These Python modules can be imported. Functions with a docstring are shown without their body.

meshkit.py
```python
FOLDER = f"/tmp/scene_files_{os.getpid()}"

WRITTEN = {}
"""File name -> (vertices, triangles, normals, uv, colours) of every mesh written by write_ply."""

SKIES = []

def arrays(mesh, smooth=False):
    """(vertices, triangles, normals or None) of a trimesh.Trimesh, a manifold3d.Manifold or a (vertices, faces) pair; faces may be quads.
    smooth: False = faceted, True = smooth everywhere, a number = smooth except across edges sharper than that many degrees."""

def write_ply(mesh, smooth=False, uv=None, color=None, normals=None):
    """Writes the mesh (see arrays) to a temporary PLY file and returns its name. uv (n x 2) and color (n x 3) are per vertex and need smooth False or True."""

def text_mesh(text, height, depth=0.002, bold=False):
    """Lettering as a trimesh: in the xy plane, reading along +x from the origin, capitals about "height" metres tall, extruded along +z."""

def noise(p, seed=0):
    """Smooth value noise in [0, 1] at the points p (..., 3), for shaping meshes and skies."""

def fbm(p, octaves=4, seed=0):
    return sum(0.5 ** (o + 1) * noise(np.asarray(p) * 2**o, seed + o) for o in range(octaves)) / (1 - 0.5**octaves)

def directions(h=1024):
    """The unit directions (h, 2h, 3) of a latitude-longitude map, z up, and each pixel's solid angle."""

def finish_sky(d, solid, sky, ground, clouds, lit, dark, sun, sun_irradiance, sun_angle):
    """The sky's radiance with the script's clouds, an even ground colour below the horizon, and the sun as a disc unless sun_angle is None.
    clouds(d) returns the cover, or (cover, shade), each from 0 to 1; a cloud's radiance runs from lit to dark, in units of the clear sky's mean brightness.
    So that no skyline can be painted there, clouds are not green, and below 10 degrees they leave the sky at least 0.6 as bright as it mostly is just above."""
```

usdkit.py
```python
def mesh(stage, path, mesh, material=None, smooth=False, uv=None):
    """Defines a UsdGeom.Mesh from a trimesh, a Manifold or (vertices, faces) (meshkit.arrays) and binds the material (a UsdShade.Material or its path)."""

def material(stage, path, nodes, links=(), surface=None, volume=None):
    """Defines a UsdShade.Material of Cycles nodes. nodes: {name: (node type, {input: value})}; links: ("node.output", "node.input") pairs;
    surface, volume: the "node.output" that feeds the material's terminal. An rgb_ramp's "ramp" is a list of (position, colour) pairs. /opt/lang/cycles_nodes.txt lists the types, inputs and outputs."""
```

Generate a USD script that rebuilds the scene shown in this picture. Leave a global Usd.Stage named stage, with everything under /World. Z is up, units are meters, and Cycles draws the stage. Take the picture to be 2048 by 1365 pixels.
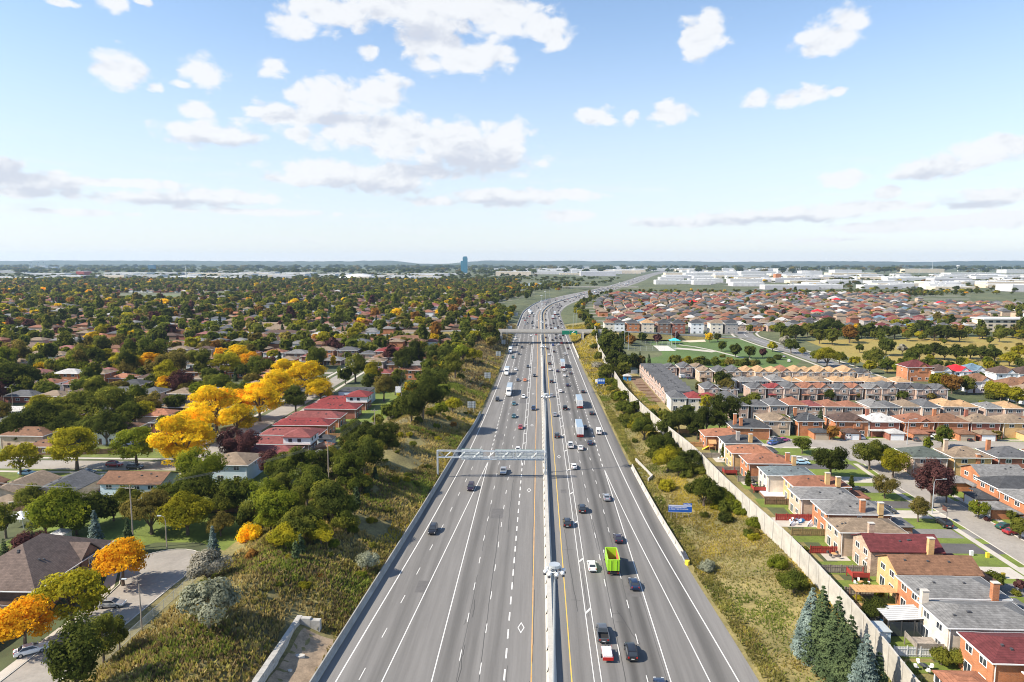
import math, random
import numpy as np
import trimesh, usdkit, meshkit
from pxr import Usd, UsdGeom, UsdLux, UsdShade, Sdf, Gf, Vt
from shapely.geometry import Polygon

stage = Usd.Stage.CreateInMemory()
UsdGeom.SetStageUpAxis(stage, 'Z'); UsdGeom.SetStageMetersPerUnit(stage, 1.0)
UsdGeom.Xform.Define(stage, '/World'); UsdGeom.Scope.Define(stage, '/World/Looks')
rng = np.random.default_rng(7); random.seed(7)

# ------------------------------------------------------------------ camera, sky, sun, exposure
F, CX, CY, HOR, EYE = 1365.0, 1024.0, 682.5, 526.0, 65.0
PITCH = math.atan((CY - HOR) / F)
YAW = math.atan(55 / F * math.cos(PITCH))
cam = UsdGeom.Camera.Define(stage, '/World/camera')
cam.AddTranslateOp().Set(Gf.Vec3d(0, 0, EYE))
cam.AddRotateXYZOp().Set(Gf.Vec3f(90 - math.degrees(PITCH), 0, math.degrees(YAW)))
cam.CreateHorizontalApertureAttr(36.0); cam.CreateVerticalApertureAttr(36.0 * 682 / 1024)
cam.CreateFocalLengthAttr(36.0 * F / 2048); cam.CreateClippingRangeAttr(Gf.Vec2f(0.5, 60000))
cam.CreateExposureAttr(0.90)

SUN_EL = math.radians(41.0)
SUN_AZ = math.atan2(-0.957, -0.287)          # atan2(x, y) of the direction towards the sun
SKY_STRENGTH, SUN_INTENSITY = 0.116, 1.2
HAZE = 3.4e-5
sun = UsdLux.DistantLight.Define(stage, '/World/sun')
sun.CreateIntensityAttr(SUN_INTENSITY); sun.CreateAngleAttr(0.53); sun.CreateNormalizeAttr(True)
sun.CreateColorAttr(Gf.Vec3f(1.0, 0.905, 0.755))
sun.AddRotateXYZOp().Set(Gf.Vec3f(90 - math.degrees(SUN_EL), 0, 180 - math.degrees(SUN_AZ)))

def ray(px, py):
    """The world direction seen at a point of the photograph (2048 x 1365)."""
    u, v = (px - CX) / F, (CY - py) / F
    d = np.array([u, math.cos(PITCH) + v * math.sin(PITCH), -math.sin(PITCH) + v * math.cos(PITCH)])
    c, s = math.cos(YAW), math.sin(YAW)
    return np.array([c * d[0] - s * d[1], s * d[0] + c * d[1], d[2]])

CLOUDS = '''15,332,30,16 60,365,95,22 60,385,80,12 120,5,30,8 230,6,28,16 285,3,18,8 245,140,55,32 205,140,25,12 308,174,16,10
405,145,38,30 365,170,20,8 545,135,28,18 590,50,44,28 660,20,90,36 780,15,110,46 860,35,90,46 880,75,50,25 940,20,90,42 1010,30,90,42 1090,60,55,30
1115,85,28,14 860,95,55,25 930,118,88,30 980,108,38,24 850,125,45,18 740,105,18,14 670,200,85,38 760,190,65,36 560,230,58,24 600,195,40,18 640,235,95,16
400,265,70,26 385,220,35,20 430,275,85,18 600,270,28,18 700,270,80,30 800,275,120,44 900,295,140,46 1010,285,60,38 960,320,115,30
640,345,105,24 740,355,150,27 840,345,80,18 600,360,75,12 870,403,58,10 1000,395,110,16 1100,390,95,12
200,365,160,9 330,400,120,15 450,395,115,16 150,425,110,6 520,425,140,8 1125,432,52,14 1405,75,45,38 1420,40,30,22 1400,105,35,14
1660,75,55,32 1700,40,36,25 1640,98,40,16 1190,235,33,22 1215,245,24,9 1260,237,18,11 1345,230,42,18 1330,215,22,14
1515,198,27,15 1575,200,38,13 1620,188,42,15 1678,183,18,10 1880,330,72,24 1980,300,66,28 1840,345,48,14 2030,295,40,22
1690,358,42,15 1775,388,30,15 1980,393,85,19 1940,410,52,10 1750,412,130,14 1600,430,130,14 1460,437,115,12 1350,445,105,10
1900,445,125,14 2010,435,62,16 1780,455,95,10 1660,480,65,5'''
SHADES = '30,350,70,30 60,388,100,14 930,335,150,34 760,380,160,16 60,388,110,22 1000,408,120,10 1900,350,90,14 830,70,130,20 440,290,90,12 380,412,130,10 1560,446,220,10 1950,412,90,8 690,240,120,12'  # blobs where the shaded undersides of the clouds are painted

def make_sky():
    n, l = {}, []
    def node(name, kind, inputs=None, **links):
        n[name] = (kind, inputs or {})
        for k, v in links.items(): l.append((v, f'{name}.{k}'))
        return name
    def m(name, op, a, b=None, c=None):
        inp = {'math_type': op}; lk = {}
        for k, v in (('value1', a), ('value2', b), ('value3', c)):
            if v is None: continue
            if isinstance(v, str): lk[k] = v
            else: inp[k] = float(v)
        node(name, 'math', inp, **lk); return name + '.value'
    node('tc', 'texture_coordinate'); node('sep', 'separate_xyz', vector='tc.generated')
    az = m('az', 'arctan2', 'sep.x', 'sep.y'); el = m('el', 'arcsine', 'sep.z')
    node('ae', 'combine_xyz', x=az, y=el)
    def field(tag, text):
        prev = None
        for i, b in enumerate(text.split()):
            px, py, rx, ry = map(float, b.split(','))
            d = ray(px, py); d /= np.linalg.norm(d)
            a, e = math.atan2(d[0], d[1]), math.asin(d[2])
            zc = F * math.hypot(1, math.hypot((px - CX) / F, (py - CY) / F))
            sx, sy = zc / rx / 1.25, zc / ry / 1.25
            node(f'{tag}m{i}', 'vector_math', {'math_type': 'multiply_add', 'vector2': (sx, sy, 0), 'vector3': (-a * sx, -e * sy, 0)}, vector1='ae.vector')
            node(f'{tag}l{i}', 'vector_math', {'math_type': 'length'}, vector1=f'{tag}m{i}.vector')
            v = f'{tag}l{i}.value'
            prev = v if prev is None else m(f'{tag}x{i}', 'smoothmin', prev, v, 0.25)
        return m(f'{tag}f', 'subtract', 1.0, prev)
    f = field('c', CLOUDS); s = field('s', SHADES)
    node('map1', 'mapping', {'mapping_type': 'point', 'scale': (13, 21, 1)}, vector='ae.vector')
    node('n1', 'noise_texture', {'scale': 1.6, 'detail': 9, 'roughness': 0.62, 'distortion': 0.35}, vector='map1.vector')
    node('n3', 'noise_texture', {'scale': 0.9, 'detail': 3, 'roughness': 0.5}, vector='map1.vector')
    node('mapb', 'vector_math', {'math_type': 'add', 'vector2': (-0.16, 0.26, 0)}, vector1='map1.vector')
    node('n1b', 'noise_texture', {'scale': 1.6, 'detail': 4, 'roughness': 0.6, 'distortion': 0.35}, vector='mapb.vector')
    node('dis', 'vector_math', {'math_type': 'scale', 'scale': 0.5}, vector1='n1.color'); node('vin', 'vector_math', {'math_type': 'add'}, vector1='map1.vector', vector2='dis.vector')
    node('vo', 'voronoi_texture', {'feature': 'smooth_f1', 'scale': 3.4, 'smoothness': 0.35}, vector='vin.vector')
    nz0 = m('nz', 'subtract', 'n1.fac', 0.5)
    nz = m('nzv', 'add', nz0, m('vom', 'multiply_add', 'vo.distance', -0.42, 0.17))
    # the same kind of small cumulus goes on round the sky outside the picture
    node('map2', 'mapping', {'mapping_type': 'point', 'scale': (5.2, 9, 1), 'location': (3, 7, 0)}, vector='ae.vector')
    node('n2', 'noise_texture', {'scale': 1.0, 'detail': 8, 'roughness': 0.6}, vector='map2.vector')
    aa = m('aa', 'absolute', az)
    node('oaz', 'map_range', {'range_type': 'smoothstep', 'from_min': 0.66, 'from_max': 0.85, 'clamp': True}, value=aa)
    node('oel', 'map_range', {'range_type': 'smoothstep', 'from_min': 0.37, 'from_max': 0.5, 'clamp': True}, value=el)
    out = m('out', 'maximum', 'oaz.result', 'oel.result')
    gen = m('gen', 'multiply_add', 'n2.fac', 5.0, -3.1)
    gen2 = m('gen2', 'multiply', gen, out)
    gen3 = m('gen3', 'multiply_add', out, 1.0, -1.0)
    gen4 = m('gen4', 'add', gen2, gen3)
    ff = m('ff', 'maximum', m('fn', 'multiply_add', nz, 2.3, m('fb', 'multiply_add', f, 1.5, 0.17)), gen4)
    node('cov', 'map_range', {'range_type': 'smoothstep', 'from_min': 0.0, 'from_max': 0.80, 'clamp': True}, value=ff)
    # thin streaks low over the horizon
    node('map3', 'mapping', {'mapping_type': 'point', 'scale': (5, 42, 1)}, vector='ae.vector')
    node('n4', 'noise_texture', {'scale': 1.3, 'detail': 6, 'roughness': 0.6}, vector='map3.vector')
    node('st', 'map_range', {'range_type': 'smoothstep', 'from_min': 0.5, 'from_max': 0.75, 'to_max': 0.5, 'clamp': True}, value='n4.fac')
    node('lo', 'map_range', {'range_type': 'smoothstep', 'from_min': 0.08, 'from_max': 0.17, 'to_min': 1.0, 'to_max': 0.0, 'clamp': True}, value=el)
    st2 = m('st2', 'multiply', 'st.result', 'lo.result')
    node('ve', 'map_range', {'range_type': 'smoothstep', 'from_min': 0.0, 'from_max': 0.36, 'to_min': VEIL, 'to_max': 0.0, 'clamp': True}, value=el)
    cov = m('covm', 'maximum', m('covs', 'multiply', 'cov.result', 0.92), st2)
    sl = m('sl', 'multiply', m('sld', 'subtract', 'n1b.fac', 'n1.fac'), 2.6)  # cloud self-shadow painted from noise offset towards the sun
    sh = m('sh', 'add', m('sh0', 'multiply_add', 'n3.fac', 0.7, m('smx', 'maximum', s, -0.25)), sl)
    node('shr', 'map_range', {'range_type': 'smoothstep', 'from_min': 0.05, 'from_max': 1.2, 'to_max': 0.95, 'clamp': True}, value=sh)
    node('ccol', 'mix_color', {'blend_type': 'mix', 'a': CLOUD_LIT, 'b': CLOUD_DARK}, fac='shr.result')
    node('sky', 'sky_texture', {'sky_type': 'single_scattering', 'sun_disc': False, 'sun_elevation': SUN_EL, 'sun_rotation': SUN_AZ, 'altitude': 150.0, 'air_density': 1.0, 'aerosol_density': SKY_AEROSOL, 'ozone_density': 1.2})
    node('skv', 'mix_color', {'blend_type': 'mix', 'b': VEIL_COL}, fac='ve.result', a='sky.color')
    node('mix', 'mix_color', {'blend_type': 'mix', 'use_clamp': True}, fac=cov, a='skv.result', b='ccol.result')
    node('bg', 'background_shader', {'strength': SKY_STRENGTH}, color='mix.result')
    return usdkit.material(stage, '/World/Looks/sky_look', n, l, surface='bg.background')
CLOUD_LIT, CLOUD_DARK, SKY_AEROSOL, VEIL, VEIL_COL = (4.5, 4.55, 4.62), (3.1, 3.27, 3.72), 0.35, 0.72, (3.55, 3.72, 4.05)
dome = UsdLux.DomeLight.Define(stage, '/World/sky')
UsdShade.MaterialBindingAPI.Apply(dome.GetPrim()).Bind(make_sky())
dome.GetPrim().SetCustomDataByKey('kind', 'structure')
# ------------------------------------------------------------------ helpers
COUNT = {}
def path_for(name, parent='/World'):
    key = (parent, name); k = COUNT.get(key, 0); COUNT[key] = k + 1
    return f'{parent}/{name}' if k == 0 else f'{parent}/{name}_{k:03d}'

class MB:
    """Collects vertices and triangles of one mesh."""
    def __init__(s): s.v, s.f, s.n = [], [], 0
    def add(s, v, f):
        v, f = np.asarray(v, float), np.asarray(f, int)
        if f.shape[1] == 4: f = np.vstack([f[:, [0, 1, 2]], f[:, [0, 2, 3]]])
        s.v.append(v); s.f.append(f + s.n); s.n += len(v); return s
    def box(s, x0, x1, y0, y1, z0, z1):
        v = [(x, y, z) for z in (z0, z1) for y in (y0, y1) for x in (x0, x1)]
        return s.add(v, [(0, 2, 3, 1), (4, 5, 7, 6), (0, 1, 5, 4), (2, 6, 7, 3), (0, 4, 6, 2), (1, 3, 7, 5)])
    def poly(s, pts):
        return s.add(pts, [(0, i, i + 1) for i in range(1, len(pts) - 1)])
    def prism(s, pts, z0, z1):
        """A closed prism over a convex or star-shaped outline (counter-clockwise)."""
        n = len(pts); c = np.mean(pts, 0)
        v = [(p[0], p[1], z0) for p in pts] + [(p[0], p[1], z1) for p in pts] + [(c[0], c[1], z0), (c[0], c[1], z1)]
        f = []
        for i in range(n):
            j = (i + 1) % n
            f += [(i, j, n + j), (i, n + j, n + i), (2 * n, j, i), (2 * n + 1, n + i, n + j)]
        return s.add(v, f)
    def tube(s, pts, rad, sides=6, cap=True):
        p = np.asarray(pts, float); r = np.broadcast_to(np.asarray(rad, float), (len(p),))
        t = np.gradient(p, axis=0); t /= np.linalg.norm(t, axis=1, keepdims=True) + 1e-9
        a = np.cross(t, np.where(np.abs(t[:, 2:]) < 0.9, [0, 0, 1.0], [1.0, 0, 0])); a /= np.linalg.norm(a, axis=1, keepdims=True) + 1e-9
        b = np.cross(t, a); an = np.arange(sides) * 2 * np.pi / sides
        v = p[:, None] + r[:, None, None] * (np.cos(an)[None, :, None] * a[:, None] + np.sin(an)[None, :, None] * b[:, None])
        f = []
        for i in range(len(p) - 1):
            for j in range(sides):
                k = (j + 1) % sides
                f.append((i * sides + j, i * sides + k, (i + 1) * sides + k, (i + 1) * sides + j))
        s.add(v.reshape(-1, 3), f)
        if cap:
            for i in (0, len(p) - 1): s.add(np.vstack([v[i], p[i:i + 1]]), [(j, (j + 1) % sides, sides) for j in range(sides)])
        return s
    def mesh(s): return (np.vstack(s.v), np.vstack(s.f))

def obj(name, mb, mat, parent='/World', smooth=False, label=None, cat=None, group=None, kind=None):
    p = path_for(name, parent)
    m = mb.mesh() if isinstance(mb, MB) else mb
    prim = usdkit.mesh(stage, p, m, MATS[mat] if isinstance(mat, str) else mat, smooth).GetPrim()
    tag(prim, label, cat, group, kind); return p

def tag(prim, label=None, cat=None, group=None, kind=None):
    for k, v in (('label', label), ('category', cat), ('group', group), ('kind', kind)):
        if v: prim.SetCustomDataByKey(k, v)

def thing(name, label=None, cat=None, loc=(0, 0, 0), rotz=0.0, scale=1.0, group=None, kind=None, ref=None, parent='/World'):
    p = path_for(name, parent)
    x = UsdGeom.Xform.Define(stage, p)
    x.AddTranslateOp().Set(Gf.Vec3d(*map(float, loc)))
    if rotz: x.AddRotateZOp().Set(float(math.degrees(rotz)))
    if np.ndim(scale) or scale != 1.0: x.AddScaleOp().Set(Gf.Vec3f(*map(float, scale)) if np.ndim(scale) else Gf.Vec3f(float(scale)))
    pr = x.GetPrim(); tag(pr, label, cat, group, kind)
    if ref: pr.GetReferences().AddInternalReference(ref); pr.SetInstanceable(True)
    return p
stage.CreateClassPrim('/World/prototypes')
def proto(name):
    p = path_for(name, '/World/prototypes'); UsdGeom.Xform.Define(stage, p); return p

ORD = ['first', 'second', 'third', 'fourth', 'fifth', 'sixth', 'seventh', 'eighth', 'ninth', 'tenth', 'eleventh', 'twelfth', 'thirteenth', 'fourteenth', 'fifteenth',
       'sixteenth', 'seventeenth', 'eighteenth', 'nineteenth', 'twentieth']
def nth(i): return ORD[i] if i < 20 else {0: 'twenty', 1: 'thirty', 2: 'forty', 3: 'fifty', 4: 'sixty', 5: 'seventy', 6: 'eighty', 7: 'ninety'}[(i + 1) // 10 - 2] + ('-' + ORD[(i + 1) % 10 - 1] if (i + 1) % 10 else 'th')
def nth(i, _n=nth):
    s = _n(i); return s.replace('tyth', 'tieth')

# ------------------------------------------------------------------ materials
MATS = {}
def pmat(name, col, rough=0.85, var=0.18, scale=0.6, fine=0.0, fscale=6.0, bump=0.0, metal=0.0, coord='geo', col2=None, spec=None):
    n = {'g': ('geometry', {}), 'tc': ('texture_coordinate', {}), 'n': ('noise_texture', {'scale': scale, 'detail': 5.0, 'roughness': 0.6}),
         'mr': ('map_range', {'from_min': 0.3, 'from_max': 0.7, 'to_min': 0.0, 'to_max': 1.0, 'clamp': True}),
         'mx': ('mix_color', {'a': tuple(np.array(col) * (1 - var)), 'b': tuple(np.array(col2 if col2 else np.array(col) * (1 + var)))}),
         'p': ('principled_bsdf', {'roughness': rough, 'metallic': metal, **({'specular_ior_level': spec} if spec is not None else {})})}
    vec = 'g.position' if coord == 'geo' else 'tc.object'
    l = [(vec, 'n.vector'), ('n.fac', 'mr.value'), ('mr.result', 'mx.fac')]
    last = 'mx.result'
    if fine:
        n['f'] = ('noise_texture', {'scale': fscale, 'detail': 3.0, 'roughness': 0.7}); n['fr'] = ('map_range', {'from_min': 0.3, 'from_max': 0.7, 'to_min': 1 - fine, 'to_max': 1 + fine, 'clamp': True})
        n['vs'] = ('vector_math', {'math_type': 'scale'})
        l += [(vec, 'f.vector'), ('f.fac', 'fr.value'), (last, 'vs.vector1'), ('fr.result', 'vs.scale')]; last = 'vs.vector'
    if bump:
        n['b'] = ('bump', {'strength': bump, 'distance': 0.05}); l += [('f.fac' if fine else 'n.fac', 'b.height'), ('b.normal', 'p.normal')]
    l.append((last, 'p.base_color'))
    MATS[name] = usdkit.material(stage, f'/World/Looks/{name}', n, l, surface='p.BSDF'); return name

def brick(name, col, col2, mortar, scale=1.0):
    n = {'tc': ('geometry', {}), 'sx': ('separate_xyz', {}), 'ad': ('math', {'math_type': 'add'}), 'cb': ('combine_xyz', {}),
         'b': ('brick_texture', {'color1': col, 'color2': col2, 'mortar': mortar, 'scale': scale, 'mortar_size': 0.012, 'brick_width': 0.42, 'row_height': 0.14, 'mortar_smooth': 0.2}),
         'n': ('noise_texture', {'scale': 0.7, 'detail': 4.0}), 'mr': ('map_range', {'from_min': 0.3, 'from_max': 0.7, 'to_min': 0.82, 'to_max': 1.15, 'clamp': True}),
         'vs': ('vector_math', {'math_type': 'scale'}), 'p': ('principled_bsdf', {'roughness': 0.9})}
    l = [('tc.position', 'sx.vector'), ('sx.x', 'ad.value1'), ('sx.y', 'ad.value2'), ('ad.value', 'cb.x'), ('sx.z', 'cb.y'), ('cb.vector', 'b.vector'), ('tc.position', 'n.vector'), ('n.fac', 'mr.value'),
         ('b.color', 'vs.vector1'), ('mr.result', 'vs.scale'), ('vs.vector', 'p.base_color')]
    MATS[name] = usdkit.material(stage, f'/World/Looks/{name}', n, l, surface='p.BSDF'); return name

def shingles(name, col, var=0.3):
    """Asphalt shingles: courses along the eaves, tabs of different tone, weathering."""
    c = np.array(col)
    n = {'g': ('geometry', {}), 'sx': ('separate_xyz', {}), 'ad': ('math', {'math_type': 'add'}), 'cb': ('combine_xyz', {}),
         'b': ('brick_texture', {'color1': tuple(c * (1 - var)), 'color2': tuple(c * (1 + var)), 'mortar': tuple(c * 0.55), 'scale': 1.0, 'mortar_size': 0.012, 'brick_width': 0.55, 'row_height': 0.16, 'mortar_smooth': 0.5}),
         'n': ('noise_texture', {'scale': 1.0, 'detail': 6.0, 'roughness': 0.75}), 'mr': ('map_range', {'from_min': 0.32, 'from_max': 0.68, 'to_min': 0.70, 'to_max': 1.30, 'clamp': True}),
         'n2': ('noise_texture', {'scale': 0.12, 'detail': 3.0}), 'mr2': ('map_range', {'from_min': 0.3, 'from_max': 0.7, 'to_min': 0.85, 'to_max': 1.15, 'clamp': True}),
         'mm': ('math', {'math_type': 'multiply'}), 'vs': ('vector_math', {'math_type': 'scale'}), 'p': ('principled_bsdf', {'roughness': 0.92, 'specular_ior_level': 0.3})}
    l = [('g.position', 'sx.vector'), ('sx.x', 'ad.value1'), ('sx.y', 'ad.value2'), ('ad.value', 'cb.x'), ('sx.z', 'cb.y'), ('cb.vector', 'b.vector'), ('g.position', 'n.vector'), ('n.fac', 'mr.value'),
         ('g.position', 'n2.vector'), ('n2.fac', 'mr2.value'), ('mr.result', 'mm.value1'), ('mr2.result', 'mm.value2'), ('b.color', 'vs.vector1'), ('mm.value', 'vs.scale'), ('vs.vector', 'p.base_color')]
    MATS[name] = usdkit.material(stage, f'/World/Looks/{name}', n, l, surface='p.BSDF'); return name

def leafmat(name, col, spread=0.35, col2=None, trans=0.3, hue=None):
    """Leaves: tone differs from clump to clump, tree to tree and leaf to leaf; some light passes through."""
    c = np.array(col); c2 = np.array(col2) if col2 is not None else c * (1 + spread)
    n = {'g': ('geometry', {}), 'n': ('noise_texture', {'scale': 0.35, 'detail': 3.0, 'roughness': 0.6}), 'mr': ('map_range', {'from_min': 0.32, 'from_max': 0.68, 'clamp': True}),
         'r': ('math', {'math_type': 'multiply_add', 'value2': 0.5, 'value3': -0.25}), 'ad': ('math', {'math_type': 'add', 'use_clamp': True}),
         'n2': ('noise_texture', {'scale': 0.045, 'detail': 1.0}), 'mr2': ('map_range', {'from_min': 0.3, 'from_max': 0.7, 'to_min': 0.72, 'to_max': 1.25, 'clamp': True}),
         'mx': ('mix_color', {'a': tuple(c * (1 - spread)), 'b': tuple(c2)}), 'vs': ('vector_math', {'math_type': 'scale'}), 'v2': ('vector_math', {'math_type': 'multiply', 'vector2': (1.7, 1.6, 1.2)}),
         'd': ('diffuse_bsdf', {}), 't': ('translucent_bsdf', {}), 'm': ('mix_closure', {'fac': trans})}
    l = [('g.position', 'n.vector'), ('n.fac', 'mr.value'), ('g.random_per_island', 'r.value1'), ('mr.result', 'ad.value1'), ('r.value', 'ad.value2'), ('ad.value', 'mx.fac'),
         ('g.position', 'n2.vector'), ('n2.fac', 'mr2.value'), ('mx.result', 'vs.vector1'), ('mr2.result', 'vs.scale'),
         ('vs.vector', 'd.color'), ('vs.vector', 'v2.vector1'), ('v2.vector', 't.color'), ('d.BSDF', 'm.closure1'), ('t.BSDF', 'm.closure2')]
    MATS[name] = usdkit.material(stage, f'/World/Looks/{name}', n, l, surface='m.closure'); return name

for nm, c in dict(roof_grey=(.165, .163, .162), roof_midgrey=(.092, .094, .10), roof_charcoal=(.055, .057, .062), roof_slate=(.13, .155, .165), roof_brown=(.175, .092, .055), roof_darkbrown=(.085, .055, .045), roof_umber=(.125, .092, .078),
                  roof_redbrown=(.225, .10, .062), roof_rose=(.22, .095, .085), roof_tan=(.36, .23, .125), roof_taupe=(.21, .158, .112), roof_light=(.42, .41, .40), roof_terracotta=(.30, .13, .075), roof_green=(.075, .09, .08), roof_blue=(.12, .19, .25)).items():
    shingles(nm, c, 0.16 if nm in ('roof_grey', 'roof_slate') else 0.11)
for nm, c in dict(roof_maroon=(.115, .028, .03), roof_red=(.19, .034, .034), roof_scarlet=(.55, .02, .03), roof_brick=(.19, .058, .054)).items(): shingles(nm, c, 0.1)
brick('brick_orange', (.46, .16, .055), (.36, .12, .045), (.40, .27, .19)); brick('brick_red', (.30, .085, .05), (.22, .065, .04), (.3, .2, .16))
brick('brick_yellow', (.60, .37, .14), (.50, .30, .12), (.5, .4, .27)); brick('brick_buff', (.50, .365, .26), (.42, .30, .21), (.55, .45, .36))
brick('brick_pink', (.43, .305, .245), (.36, .25, .205), (.42, .34, .29)); brick('brick_cream', (.66, .57, .46), (.60, .50, .40), (.6, .55, .48)); brick('brick_brown', (.20, .11, .075), (.15, .085, .06), (.25, .18, .14))
brick('stone_mixed', (.52, .38, .27), (.33, .22, .16), (.4, .33, .27)); brick('brick_grey', (.34, .31, .29), (.28, .26, .25), (.38, .36, .34))
pmat('siding_white', (.72, .73, .74), 0.6, 0.05); pmat('siding_blue', (.50, .60, .68), 0.6, 0.06); pmat('stucco_cream', (.66, .60, .50), 0.9, 0.08)
pmat('trim_white', (.78, .78, .77), 0.5, 0.05); pmat('trim_brown', (.10, .065, .045), 0.6, 0.1); pmat('door_white', (.76, .77, .78), 0.45, 0.05); pmat('door_dark', (.10, .05, .04), 0.5, 0.1); pmat('door_tan', (.42, .34, .25), 0.6, 0.1)
MATS['glass_dark'] = usdkit.material(stage, '/World/Looks/glass_dark', {'p': ('principled_bsdf', {'base_color': (.035, .042, .052), 'roughness': 0.06, 'ior': 1.5})}, [], surface='p.BSDF')
MATS['glass_blue'] = usdkit.material(stage, '/World/Looks/glass_blue', {'p': ('principled_bsdf', {'base_color': (.05, .13, .20), 'roughness': 0.12, 'ior': 1.6})}, [], surface='p.BSDF')
pmat('concrete', (.46, .43, .39), 0.9, 0.14, 0.5, 0.08, 3.0); pmat('concrete_light', (.41, .388, .35), 0.9, 0.12, 0.35, 0.08, 2.0); pmat('concrete_wall', (.40, .375, .33), 0.92, 0.22, 0.4, 0.06, 4.0, 0.3)
pmat('concrete_weathered', (.27, .265, .25), 0.92, 0.2, 0.4, 0.1, 3.0); pmat('panel_grey', (.36, .38, .36), 0.9, 0.12, 0.3, 0.06, 3.0); pmat('street_pale', (.27, .245, .215), 0.9, 0.14, 0.15, 0.10, 1.5); pmat('sidewalk', (.42, .385, .335), 0.9, 0.1, 0.4, 0.06, 3.0)  # first concrete is darkened to stand for the left barrier's shaded road face
pmat('asphalt_drive', (.085, .08, .08), 0.9, 0.2, 0.3, 0.1, 3.0); pmat('drive_worn', (.17, .16, .15), 0.9, 0.2, 0.3, 0.1, 3.0); pmat('street_grey', (.165, .16, .155), 0.9, 0.15, 0.12, 0.1, 1.5)
pmat('lawn', (.11, .135, .024), 0.95, 0.35, 0.25, 0.25, 2.5, 0.5); pmat('lawn_bright', (.12, .16, .022), 0.95, 0.25, 0.2, 0.22, 3.0, 0.5); pmat('park_lawn', (.07, .118, .024), 0.95, 0.2, 0.03, 0.15, 1.0)
pmat('meadow', (.36, .25, .055), 0.95, 0.25, 0.02, 0.25, 0.4, col2=(.24, .20, .045)); pmat('sand', (.50, .43, .33), 0.95, 0.1); pmat('court', (.50, .475, .43), 0.9, 0.06); pmat('soil_pale', (.27, .20, .135), 0.95, 0.3, 0.5, 0.2, 3.0); pmat('soil', (.17, .11, .07), 0.95, 0.25, 0.6, 0.2, 3.0)
pmat('paint_white', (.64, .63, .605), 0.75, 0.16, 1.2, 0.05, 6.0); pmat('paint_orange', (.62, .33, .09), 0.7, 0.25, 0.5); pmat('paint_yellow', (.68, .44, .06), 0.7, 0.12, 0.5); pmat('crack', (.03, .03, .03), 0.8, 0.2)
pmat('steel', (.52, .55, .57), 0.42, 0.06, 1.0, metal=0.35); pmat('steel_light', (.44, .475, .50), 0.4, 0.06, 1.0, metal=0.3); pmat('sign_back', (.50, .53, .53), 0.5, 0.07, 0.8, metal=0.3); pmat('dark_metal', (.06, .06, .065), 0.5, 0.1)
pmat('sign_blue', (.01, .09, .42), 0.45, 0.06); pmat('sign_green', (.0, .16, .09), 0.45, 0.06); pmat('sign_white', (.8, .8, .8), 0.5, 0.04); pmat('sign_yellow', (.75, .55, .04), 0.5, 0.05)
pmat('wood_grey', (.27, .235, .20), 0.9, 0.3, 1.2, 0.2, 6.0); pmat('wood_tan', (.46, .26, .11), 0.85, 0.2, 1.2, 0.15, 6.0); pmat('wood_red', (.30, .035, .025), 0.75, 0.15, 1.2, 0.1, 6.0); pmat('wood_brown', (.20, .12, .07), 0.9, 0.25, 1.2, 0.15, 6.0); pmat('wood_olive', (.28, .20, .09), 0.9, 0.25, 1.2, 0.2, 6.0)
pmat('wood_white', (.62, .62, .62), 0.8, 0.1); pmat('bark', (.12, .09, .065), 0.95, 0.25, 3.0, 0.2, 10.0); pmat('pole_wood', (.30, .25, .20), 0.9, 0.15, 1.0); pmat('plastic_blue', (.03, .22, .50), 0.5, 0.1); pmat('plastic_white', (.75, .75, .75), 0.5, 0.04)
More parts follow.
